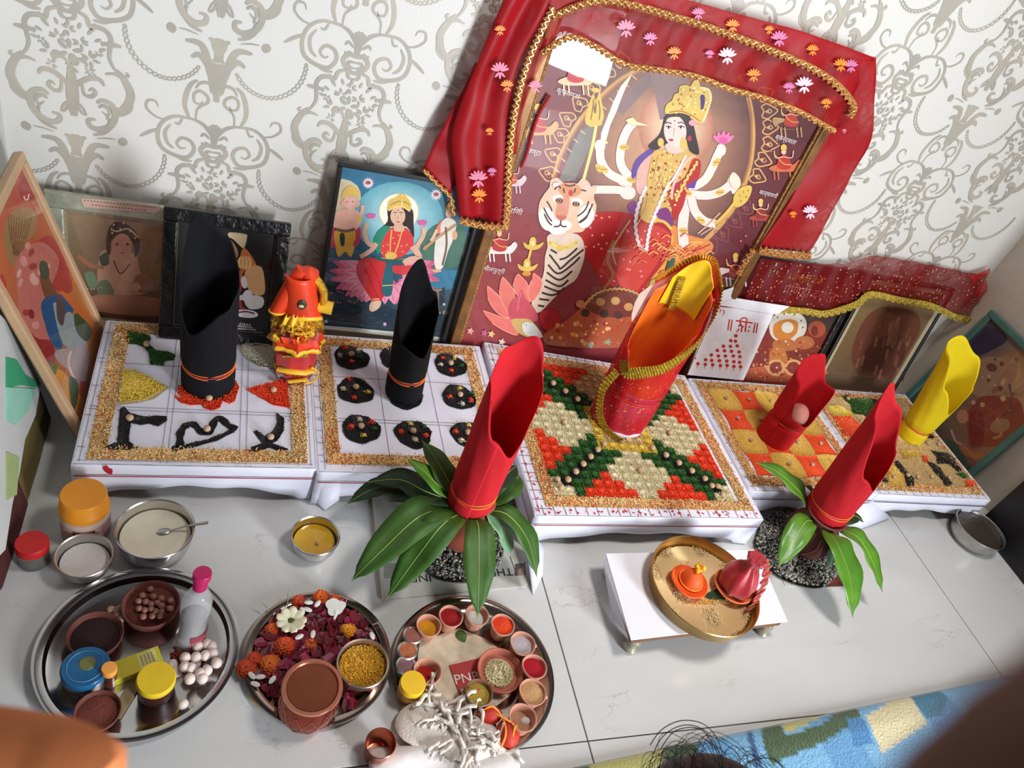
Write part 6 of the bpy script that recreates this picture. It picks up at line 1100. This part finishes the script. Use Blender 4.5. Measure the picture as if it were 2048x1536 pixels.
for i,(P_,lb) in enumerate([(((680,330),(680,200),(690,130)),'dry grass tip poking over the back rim, left'),(((440,330),(400,300),(360,280)),'dry grass tip poking over the upper left rim'),(((1340,310),(1370,260),(1395,225)),'grass blade at the upper right of the petal tray'),(((1690,525),(1740,522),(1790,505)),'grass blade crossing the right rim')]):
    o=O('grass_blade',tube([np.array([*t2(a_,b_,.02),.02+.004*k]) for k,(a_,b_) in enumerate(P_)],[.0012,.0009,.0003],5),mat('dry grass',(150,140,120),.7),None,world=True); tag(o,lb,'grass')
for i,(P_,lb) in enumerate([(((240,1330),(290,1420),(400,1500)),'pale dry stalk at the lower left of the petal tray'),(((520,1400),(500,1460),(440,1530)),'pale dry stalk left of the copper pot foot')]):
    o=O('dry_stalk',tube([np.array([*t2(a_,b_,.01),.008]) for a_,b_ in P_],[.003,.004,.003],6,False,.5),mat('dry stalk',(196,170,110),.8),None,world=True); tag(o,lb,'stalk')
# copper pot
x,y=t2(1000,1165,.10); ZP=.86; lo=E('copper_pot','wide copper water pot with patterned sides on the petal tray','pot',(.250,-.716,.002)); COD=mat('dark copper',(150,66,50),.3,metal=.85,noise=(30,.15))
O('pot_body',lathe([(0,0),(.034,0),(.040,.010),(.0465,.035),(.0475,.055),(.044,.078),(.0405,.092)],48),COD,lo); COR=mat('pale copper',(228,150,122),.28,metal=.8); O('rim',lathe([(.0395,.088),(.045,.094),(.0475,.100),(.046,.104),(.041,.104),(.0385,.098),(.0385,.092)],56),COR,lo); O('inner_wall',lathe([(.0385,.10),(.037,.08),(.036,.07)],48),COP,lo); O('water',lathe([(.0383,.086),(.0383,.0865),(0,.0865)],40),mat('water in copper',(70,22,14),.18,noise=(8,.1),spec=.3),lo)
for k in range(12):
    a=2*PI*k/12
    for s_ in (-1,1): O('engraved_line',tube([((r_+.0006)*math.cos(a+s_*.26*q),(r_+.0006)*math.sin(a+s_*.26*q),z_) for q,z_,r_ in ((0,.014,.0413),(.5,.030,.0456),(1,.046,.0471),(1.5,.060,.0467),(2,.074,.0448))],.0007,5),COP,lo)
lo.scale=(.95,.95,.80)
x,y=t2(1570,990,.035); t=dish('steel_bowl','steel bowl of yellow turmeric rice on the petal tray',(x,y,.004),.041,.034,TIN,.8); P=sampoly([(x+.0385*math.cos(a),y+.0385*math.sin(a)) for a in np.linspace(0,2*PI,24,endpoint=False)],260000); P=P[np.linalg.norm(P-[x+.001,y-.001],axis=1)<.0375]
grains('turmeric_rice',P,.026,pal(len(P),[(226,170,40),(214,156,30),(236,190,70)]),L=.0055,Wd=.0016,label='yellow turmeric rice filling the steel bowl on the petal tray',slab=[([(x+.037*math.cos(a),y+.037*math.sin(a)) for a in np.linspace(0,2*PI,24,endpoint=False)],.002,lin((214,156,30)))],zt=.004)
# cup tray
t3=lambda x,y,z: onT(770,1180,4.314,x,y,z)
O_=O('patterned_paper',bx(0,1,0,1,0,.0006),None,None) if False else None
pp_=[t3(a_,b_,.004) for a_,b_ in ((300,440),(640,330),(870,420),(1060,560),(1090,900),(860,1080),(500,1150),(260,800))]
po=O('paper_liner',([(p[0],p[1],z) for z in (.003,.0036) for p in pp_],[tuple(range(8))[::-1],tuple(range(8,16))]),mat('cream patterned paper',(222,206,180),.8,noise=(60,.12),c2=(204,188,160)),None,world=True,smooth=False); tag(po,'cream patterned paper lining the tray of tiny clay cups','paper')
def tiny(label,x,y,fill,r=.0225,H=.034,fzz=.72,fm=None,tall=True,m=None,spout=False):
    p=t3(x,y,H+.003); t=E('clay_cup',label,'cup',(*p,.003)); R=r
    O('cup_body',lathe([(0,0),(R*.62,0),(R*.70,.004),(R*.93,H*.9),(R,H),(R-.001,H+.0012),(R-.003,H),(R*.75,H*.5),(R*.6,.006),(0,.005)],30,wob=.012),m or CLL,t)
    if fill:
        z=H*fzz; V,F=lathe([(R*.80,z-.004),(R*.82,z),(R*.5,z+.002),(R*.2,z+.0035),(0,z+.003)],26,jit=.03); O('powder',(V,F),fill,t)
    if spout: O('spout',ball(.004,8,6,(1,1,.7),(R*.98*math.cos(spout),R*.98*math.sin(spout),H-.003)),m or CLL,t)
    return t
tiny('tiny clay cup of mustard yellow powder on the cup tray',378,305,powder('mustard powder',(222,150,24)),fzz=.62); tiny('tiny clay cup of crimson powder, left of the leaf tip',570,225,powder('crimson powder',(160,8,16)),fzz=.85,spout=0)
tiny('tiny clay cup with white camphor under the leaf tip',795,215,powder('camphor',(225,222,212)),fzz=.55,spout=.8); tiny('tiny clay cup of bright orange powder',1018,300,powder('orange powder',(240,70,26)),fzz=.88)
tiny('tiny clay cup of coarse sugar at the right rim',1190,460,powder('sugar',(196,184,190)),r=.024,fzz=.75,spout=-.2); tiny('tiny clay cup of rose red powder at the right rim',1290,660,powder('rose powder',(176,8,34)),fzz=.82,r=.0235)
tiny('tiny clay cup of tan grain, lower right of the tray',1275,880,powder('tan grain',(206,160,110)),r=.0245,fzz=.85,spout=-.4); tiny('tiny clay cup with a white lump, at the lower right',1190,1100,powder('brown dust',(190,140,110)),r=.0245,fzz=.45,spout=.9)
tiny('pale clay cup half full of red powder, left side of the tray',368,700,powder('red powder',(170,24,20)),r=.0245,fzz=.45); t=tiny('dark clay cup of golden oil with a wick in the middle of the cup tray',812,885,mat('golden oil',(168,140,60),.08),r=.0245,fzz=.78,m=mat('oily clay',(120,85,62),.4))
O('wick',tube([(0,0,.028),(.003,.008,.030)],.0012,6),THR,t)
wl_=O('camphor_lump',ball(.008,9,6,(1.2,.9,.8)),powder('camphor',(225,222,212)),None); wl_.location=(*t3(1215,1120,.025),.020); tag(wl_,'white camphor lump inside the lower right clay cup','camphor')
x,y=t3(1003,680,.03); clay('clay bowl of flattened cream rice on the tray of tiny cups',(x,y),.0415,.024,mat('terracotta 2',(176,98,78),.8,bump=(120,.15)),None)
P=sampoly([(x+.027*math.cos(a),y+.027*math.sin(a)) for a in np.linspace(0,2*PI,20,endpoint=False)],200000); grains('rice_heap',P,.012,pal(len(P),[(232,222,180),(220,208,160)]),L=.005,Wd=.0022,label='heap of cream rice in the clay bowl on the cup tray',hfn=lambda s:.013*np.clip(1-(np.linalg.norm(s-[x,y],axis=1)/.028)**2,0,1),slab=[([(x+.025*math.cos(a),y+.025*math.sin(a)) for a in np.linspace(0,2*PI,20,endpoint=False)],.006,lin((225,214,168)))])
for i,(a_,b_,c1_,lb) in enumerate([(240,395,(150,90,80),'small foil sealed pot with a brown top, at the left rim, farthest back'),(192,530,(186,110,70),'small foil sealed pot with a striped orange top at the left rim'),(180,660,(150,110,120),'small foil sealed pot with a mauve top at the left rim, nearest')]):
    p=t3(a_,b_,.028); e=E('foil_pot',lb,'pot',(*p,.004)); O('pot_body',lathe([(0,0),(.012,0),(.015,.026),(0,.026)],26),mat('green print foil',(90,150,120),.4,noise=(60,.2),c2=(220,220,215)),e); O('foil_rim',lathe([(.0155,.024),(.0175,.025),(.0175,.027),(.0145,.0275),(.014,.0262)],30),STEEL,e); O('seal',lathe([(.0145,.0268),(0,.0272)],26),mat('seal '+str(i),c1_,.3,noise=(90,.2)),e)
x,y=t3(240,805,.045); cap('small jar with a round yellow lid at the left of the cup tray',(x,y),.0215,.046,mat('bright yellow plastic',(236,190,16),.45),mat('amber jar',(160,110,50),.3),'jar')
pn=E('red_packet','flat red packet printed PNB on the cup tray','packet',(*t3(730,750,.006),.0045)); cq=[t3(a_,b_,.006) for a_,b_ in ((555,650),(805,590),(830,700),(900,880),(650,915))]
O('packet_body',([(p[0],p[1],z) for z in (.0045,.0065) for p in cq],[(4,3,2,1,0),(5,6,7,8,9)]+[(i,(i+1)%5,5+(i+1)%5,5+i) for i in range(5)]),mat('red card',(176,36,34),.5),pn,world=True,smooth=False)
PP=Plane((0,0,.0066),(1,0,0),(0,1,0)); text3('PNB',PP,770+605/4.314,1180+815/4.314,.024,mat('white print',(235,225,220),.5),pn,ang=.10,d=.0003,sx=1.05)
lk=E('threaded_bundle','orange red bundle wound with gold thread, lower right of the cup tray','thread bundle',(*t3(985,1170,.02),.004)); OB=mat('orange red cloth ball',(190,40,14),.6,bump=(60,.4))
O('bundle_lobe',ball(.020,16,10,(1.1,.75,.75),(-.013,.018,.016)),OB,lk); O('bundle_lobe',ball(.022,16,10,(.9,1.05,.75),(.012,-.014,.016)),OB,lk)
for P_ in ([(-.034,.018,.022),(-.012,.026,.031),(.004,.006,.028),(.002,-.02,.032),(-.004,-.034,.018)],[(-.02,.032,.02),(-.004,.012,.030),(.016,-.004,.032),(.034,-.016,.020)],[(.012,-.034,.022),(.018,-.014,.034),(.028,-.006,.024)]): O('gold_thread',tube(cr(P_,6),.0018,6),mat('gold thread',(255,160,60),.4),lk)
cw=E('cotton_wicks','heap of soft white cotton wicks spilling over the near rim of the cup tray','cotton',(*t3(560,1150,.02),.004)); CWM=mat('cotton wool',(218,208,196),.95,sheen=.5,bump=(300,.5))
rg=random.Random(11); TB=[]
path=[(260,1080),(360,900),(450,1000),(520,1120),(640,1180),(700,1250),(800,1280),(900,1380)]
for i in range(75):
    k=rg.random()**.8*6.99; i0=int(k); f_=k-i0; bx_=path[i0][0]*(1-f_)+path[min(i0+1,7)][0]*f_; by_=path[i0][1]*(1-f_)+path[min(i0+1,7)][1]*f_
    q=[]; a=rg.uniform(0,6.28); X,Y=bx_+rg.uniform(-110,110),by_+rg.uniform(-90,80); z=rg.uniform(.010,.034)
    for s_ in range(6):
        p=t3(X,Y,z); q.append((p[0],p[1],max(.010,z+rg.uniform(-.006,.006)))); a+=rg.uniform(-.6,.6); X+=52*math.cos(a); Y+=52*math.sin(a)
    TB.append(tube(cr(q,4),rg.uniform(.0022,.0036),7))
V,F=join(*TB); o=O('wick_strands',(V,F),CWM,cw,world=True); o['kind']='stuff'
O('wool_pad',[(np.array(v)*[1,1,1]) for v in [ball(.05,20,10,(1.15,.8,.22))[0]]]+[ball(.05,20,10)[1]],CWM,cw,loc=(-.03,.006,.010)); O('wool_pad',ball(.045,20,10,(1.2,.75,.25)),CWM,cw,loc=(.03,-.028,.012)); O('fallen_wick',tube([np.array([*t3(a_,b_,.0),z_]) for a_,b_,z_ in ((860,1300,.02),(960,1400,.016),(1060,1440,.008),(1160,1510,.006))],[.006,.005,.005,.004],8),CWM,cw,world=True); O('fallen_wick',tube([np.array([*t3(a_,b_,.0),z_]) for a_,b_,z_ in ((820,1330,.02),(880,1440,.016),(960,1500,.007),(1000,1540,.006))],[.006,.005,.005,.004],8),CWM,cw,world=True)
lfo=E('green_leaf_scrap','short green leaf scrap between two clay cups on the paper','leaf',(*t3(650,410,.004),.0045)); leaf([np.array([*t3(620,360,.004),.006]),np.array([*t3(655,400,.004),.008]),np.array([*t3(690,455,.004),.006])],.014,lfo,'g',rib=False)
# copper cup and crumpled white cloth at the near edge
cc=E('copper_cup','small shiny copper cup standing alone on the floor at the near edge','cup',(.353,-.792,0)); O('cup_body',lathe([(0,0),(.017,0),(.018,.003),(.0215,.036),(.0235,.044),(.0225,.0452),(.0205,.037),(.0165,.005),(0,.004)],40),COP,cc)
wc=E('white_cloth','crumpled white cloth end lying at the near edge below the cup tray','cloth',(.48,-.86,0)); WCM=mat('white linen',(222,216,214),.85,bump=(30,.6))
def wcf(u,v):
    p=onz(735+u*300,1500+v*90,0); return (p[0],p[1],.004+.022*math.sin(PI*min(1,v+.15))*(.6+.4*math.sin(7*u+3*v))*(math.sin(PI*min(max(u,.02),.98))**.4))
solid(O('cloth_fold',grid(wcf,30,14),WCM,wc,world=True),.003)
# stool with paper, brass tray, lamp and red bundle
stz=.060; sw=E('low_stool','small low stool under white paper in front of the big middle table','stool',(1.02,-.56,0))
SQ=[onz(*p,stz)[:2] for p in ((1262,1280),(1575,1243),(1513,1100),(1212,1108))]
O('stool_top',([(p[0]*.96+1.02*.04,p[1]*.96-.56*.04,z) for z in (stz-.02,stz-.002) for p in SQ],[(0,3,2,1),(4,5,6,7),(0,1,5,4),(1,2,6,5),(2,3,7,6),(3,0,4,7)]),WOOD,sw,world=True,smooth=False)
for p in SQ: q=np.array(p)*.86+np.array([1.02,-.56])*.14; O('leg',xf(lathe([(.010,0),(.015,.008),(.009,.02),(.013,.03),(.010,stz-.02)],12),(q[0],q[1],0)),mat('silvered wood',(176,170,150),.4,metal=.6,noise=(100,.2)),sw,world=True)
pw=E('white_paper','white paper spread over the small stool with its left side hanging down','paper',(1.02,-.56,stz)); PPM=mat('bright white paper',(232,233,240),.7,noise=(5,.03))
O('sheet',([(*p,z) for z in (stz-.0008,stz+.0006) for p in SQ],[(0,3,2,1),(4,5,6,7),(0,1,5,4),(1,2,6,5),(2,3,7,6),(3,0,4,7)]),PPM,pw,world=True,smooth=False)
O('folded_flap',([(*onz(1206,1125,.05)[:2],.05),(*SQ[3],stz),(*SQ[0],stz),(*onz(1258,1272,.02)[:2],.02),(*onz(1225,1238,.004)[:2],.004)],[(0,1,2),(0,2,3,4)]),PPM,pw,world=True,smooth=False); solid(pw.children[-1],.001)
bt_=E('brass_tray','round gold coloured brass tray of rice on the papered stool','tray',(1.014,-.568,stz+.0015)); O('plate',lathe([(0,0),(.104,0),(.109,.004),(.113,.030),(.116,.034),(.1145,.0355),(.1115,.031),(.107,.006),(0,.003)],72),BRS,bt_)
P=sampoly([(1.014+.106*math.cos(a),-.568+.106*math.sin(a)) for a in np.linspace(0,2*PI,30,endpoint=False)],110000); ctr=np.array([1.0,-.60])
grains('rice_bed',P,stz+.005,pal(len(P),[(236,210,160),(226,196,140),(242,222,180)]),L=.0055,Wd=.0018,label='bed of pale rice covering the brass tray',slab=[([(1.014+.104*math.cos(a),-.568+.104*math.sin(a)) for a in np.linspace(0,2*PI,30,endpoint=False)],.010,lin((226,196,140)))],hfn=lambda s:.008+.004*np.sin(s[:,0]*70)*np.cos(s[:,1]*60))
zt_=stz+.018
x,y=onz(1378,1165,zt_+.012)[:2]; ol=E('oil_lamp','bright orange clay lamp with a domed cap and yellow tuft on the rice','lamp',(x,y,zt_)); OC=mat('orange painted clay',(236,92,26),.6,noise=(20,.08))
O('saucer',lathe([(0,0),(.022,0),(.033,.008),(.039,.016),(.037,.0175),(.030,.010),(0,.006)],40,wob=.02),OC,ol); O('dome',xf(lathe([(.022,.006),(.024,.010),(.021,.024),(.014,.036),(0,.040)],28),(.006,.004,0)),OC,ol)
O('thread_ring',tube([(.006+.0245*math.cos(a),.004+.0245*math.sin(a),.013) for a in np.linspace(0,2*PI,24,endpoint=False)],.0012,5,True),mat('gold thread',(255,160,60),.4),ol)
V,F=join(*[ball(.005,7,5,(1,1,1),(.010+.006*math.cos(k),.010+.007*math.sin(k*1.7),.040+.002*k)) for k in range(8)]); O('yellow_tuft',(V,F),mat('yellow flower tuft',(248,180,20),.7),ol)
x,y=onz(1465,1175,zt_+.01)[:2]; rb=E('red_bundle','pointed crimson cloth bundle with frilled edge standing on a clay saucer','cloth bundle',(x,y,zt_)); O('saucer',lathe([(0,0),(.024,0),(.036,.008),(.042,.016),(.040,.0175),(.030,.010),(0,.006)],40),mat('orange clay',(220,110,60),.7),rb)
RB=mat('crimson satin',(176,14,34),.45,noise=(12,.12),sheen=.3)
V,F=lathe([(.022,.010),(.032,.020),(.036,.038),(.032,.058),(.020,.078),(.010,.088),(.013,.098),(.020,.108),(.018,.112)],48); V=[(q[0]*(1+.10*math.sin(5*math.atan2(q[1],q[0])+q[2]*30)),q[1]*(1+.10*math.sin(7*math.atan2(q[1],q[0]))),q[2]+.003*math.sin(6*math.atan2(q[1],q[0]))*(q[2]>.09)) for q in V]; solid(O('bundle_body',(V,F),RB,rb),.001)
fr=cr([(.012,-.004,.108),(.030,-.010,.090),(.038,-.020,.060),(.036,-.030,.034),(.026,-.042,.012),(.016,-.050,.004)],10); V=[];n=len(fr)
for i,p in enumerate(fr):
    for s_ in (-1,0,1): V.append(p+np.array([.011*s_+.003*math.sin(i*.9),.004*s_,.004*math.sin(i*1.3+s_)]))
solid(O('frill',(V,[(3*i+k,3*i+k+1,3*i+k+4,3*i+k+3) for i in range(n-1) for k in (0,1)]),RB,rb),.0012)
for i in range(4,n-2,6): O('gold_stitch',tube([fr[i]+np.array([-.012,-.004,.004]),fr[i]+np.array([.010,.002,.006])],.0008,5),GF,rb)
lk2=O('leaf_under_lamp',([(*onz(u,w,zt_+.002)[:2],zt_+.002) for u,w in ((1405,1190),(1440,1175),(1462,1185),(1450,1200),(1420,1196))],[(0,1,2,3,4)]),LEAFM['d'],None,world=True,smooth=False); solid(lk2,.001); tag(lk2,'dark green leaf lying between the orange lamp and the red bundle','leaf')
P=np.concatenate([RNG.normal(0,1,(60,2))*[.020,.0025]+onz(1410,1204,zt_)[:2],RNG.normal(0,1,(20,2))*[.004,.004]+onz(1468,1206,zt_)[:2]]); grains('turmeric_grains',P,zt_-.001,pal(len(P),[(226,160,30),(236,180,50)]),L=.006,Wd=.002,label='streak of yellow turmeric rice on the pale rice in front of the lamp')
# hanging white cloth corners between the tables
def hang(ptsz,label):
    P=[(*onz(u,w,z)[:2],z) for u,w,z in ptsz]; c=np.mean(P,0); V=P+[tuple(c+np.array([0,-.010,0]))]; n=len(P); o=O('cloth_corner',(V,[(i,(i+1)%n,n) for i in range(n)]),CLOTH,None,world=True,smooth=True); solid(o,.001); tag(o,label,'cloth')
hang([(630,950,.074),(680,962,.070),(678,1000,.012),(650,1020,.003),(622,995,.01)],'white cloth corner hanging between the two left tables')
hang([(1060,1055,.07),(1088,1100,.03),(1085,1150,.003),(1066,1190,.002),(1056,1120,.03)],'white pointed cloth corner hanging at the near left leg of the middle table')
hang([(1640,1020,.05),(1745,1005,.062),(1782,1035,.01),(1720,1058,.003),(1690,1050,.01)],'white cloth corner hanging between the fourth and the rightmost table')
# checked blanket
bl=E('blanket','soft fleece blanket checked in blue, green and cream at the lower right corner','blanket',(1.2,-1.1,0)); nx,ny=320,110; V=[];C=[]
ZN=[((60,88,44),'1520,1455 1560,1447 1568,1475 1640,1455 1690,1414 1715,1425 1720,1440 1640,1490 1565,1520 1540,1536 1525,1500'),((60,88,44),'1120,1536 1180,1525 1185,1560 1110,1560'),((60,88,44),'1330,1490 1390,1480 1400,1560 1300,1560'),((190,188,112),'1560,1447 1640,1425 1672,1418 1675,1425 1570,1472'),((190,188,112),'1180,1525 1330,1490 1310,1560 1180,1560'),((222,210,165),'1730,1436 1800,1396 1818,1394 1850,1450 1760,1510'),((60,130,185),'1690,1440 1725,1440 1745,1490 1705,1500'),((45,120,150),'1815,1393 1870,1385 1895,1400 1880,1430 1850,1440'),((40,85,140),'1490,1462 1500,1460 1520,1536 1505,1536')]
ZN=[(lin(c),np.array(pts(s))) for c,s in ZN]; base_=lin((118,178,218))
P=[]
for j_ in range(ny+1):
    for i_ in range(nx+1):
        x_=.55+i_/nx*1.5; y0=-.855+.085*(x_-.63)/1.19; t_=j_/ny; y_=y0-t_*.55; z_=.004+.014*min(1,math.sqrt(t_*14))+.0015*math.sin(x_*14+y_*9)*min(1,t_*8); P.append((x_,y_,z_))
P=np.array(P); dd=(P-CP)@CM; px_=np.stack([1024+CF*dd[:,0]/dd[:,1],768-CF*dd[:,2]/dd[:,1]],1); C=np.tile(base_,(len(P),1))
m_=(np.sin(P[:,0]*22)>.5); C[m_]=lin((92,156,204))
for c_,q_ in ZN: C[inpoly(px_,q_)]=c_
o=O('blanket_cloth',(P,grid(lambda u,v:(0,0,0),nx,ny)[1]),mat('fleece',(255,255,255),.95,attr=True,bump=(220,.9),sheen=.5),bl,world=True,cols=C); solid(o,.006,-1)
# bed sheet hanging at the left edge
sl=E('hanging_sheet','white sheet with green blotches, khaki band and maroon hem hanging at the left edge','sheet',(-.21,-.35,0)); LP=Plane((-.205,0,0),(0,1,0),(-.12,0,1))
def panel(nm,st,col,d,extra=None):
    q=pts(st); V=[LP.px(u,w,d) for u,w in q]; V=[np.array([v[0],v[1],max(v[2],.001)]) for v in V]; tri=tessellate_polygon([[Vector((a_,b_,0)) for a_,b_ in q]]); o=O(nm,(V,[tuple(t_) for t_ in tri]),col,sl,world=True,smooth=False); solid(o,.003); return o
panel('khaki_band','60,740 76,775 100,835 80,930 52,1010 20,960 20,850',mat('khaki cotton',(110,96,52),.85,noise=(10,.1)),0)
panel('maroon_hem','20,900 28,950 52,1010 40,1060 18,1120 0,1175 -60,1250 -60,950',mat('maroon cotton',(70,14,14),.85,noise=(10,.1)),.002)
panel('white_panel','-80,560 0,640 40,700 72,768 62,830 40,880 30,940 14,1010 0,1100 -80,1180',mat('watercolour sheet',(190,192,190),.85,noise=(11,.06)),.006)
panel('green_blotch','0,715 20,720 38,750 68,768 60,775 30,770 0,775',mat('green dye',(50,150,105),.85),.0085); panel('green_blotch','0,775 60,778 45,820 20,850 0,840',mat('pale green dye',(140,195,175),.85),.0085); panel('green_blotch','0,905 25,915 20,990 0,1000',mat('olive dye',(150,165,110),.85),.0085)
# people at the edge of the frame
pr=E('person','person leaning in at the bottom edge, only wisps of dark curly hair showing','person',tuple(onz(1410,1705,.42))); SK=mat('brown skin',(120,70,52),.6)
h0=np.array(pr.location); hd=O('head',ball(.082,28,18,(1,1.12,1.2)),SK,pr); HM=mat('black hair',(26,20,22),.5); hc=O('hair_cap',ball(.086,28,18,(1,1.12,1.18),(0,-.006,.006)),HM,pr)
TB=[]; rg=random.Random(4)
def ray_at(u,w,d): r_=ray(u,w); return CP+r_/np.linalg.norm(r_)*d
dh=np.linalg.norm(h0-CP)-.06
for i in range(48):
    a=rg.uniform(0,1); sx=1290+a*220+rg.uniform(-10,10); top=1505-60*math.sin(PI*min(1,a*1.15))*rg.uniform(.3,1.0)+rg.uniform(0,18)
    P_=[ray_at(sx+rg.uniform(-30,40),1600,dh),ray_at(sx-12,top+35,dh-.01),ray_at(sx+rg.uniform(5,45),top,dh),ray_at(sx+rg.uniform(40,90),top+50,dh),ray_at(sx+rg.uniform(40,110),1600,dh)]; TB.append(tube(cr(P_,5),.00032,4))
for P2_ in ([(1300,1490),(1325,1458),(1365,1441),(1410,1450),(1440,1490),(1450,1560)],[(1290,1560),(1320,1480),(1370,1450),(1420,1470),(1450,1540)],[(1320,1500),(1350,1462),(1400,1458),(1432,1500),(1446,1570)],[(1470,1560),(1500,1522),(1550,1520),(1590,1560)]): TB.append(tube(cr([ray_at(u,w,dh) for u,w in P2_],8),.0005,4))
V,F=join(*TB); o=O('hair_wisps',(V,F),HM,pr,world=True); o['kind']='stuff'
# thumb over the lens corner
th=E('thumb',"photographer's dark brown thumb close to the lens at the lower right corner",'hand',tuple(ray_at(1900,1700,.05))); 
q0=ray_at(2060,1890,.05); q1=ray_at(2230,1790,.047); q2=ray_at(2440,1690,.046); q3=ray_at(2800,1540,.05)
O('thumb_skin',tube(cr([q0-(q1-q0)*.30,q0,q1,q2,q3],6),[.001,.0045,.0062,.0072,.0078]+[.0085]*4+[.0088]*4+[.009]*4+[.0092]*4+[.0094]*4,24),SK,th,world=True)
oc=E('orange_cloth','out of focus orange cloth bulging in at the lower left corner','cloth',tuple(ray_at(60,1560,.22))); OCm=mat('orange cotton',(252,150,90),.85,noise=(20,.06))
O('cloth_bulge',tube(cr([ray_at(-360,1600,.22),ray_at(-160,1615,.22),ray_at(0,1630,.22),ray_at(90,1665,.22),ray_at(130,1740,.22)],6),[.020]*7+[.021]*6+[.0215]*6+[.018,.016,.013,.010,.006,.001],24),OCm,oc,world=True)
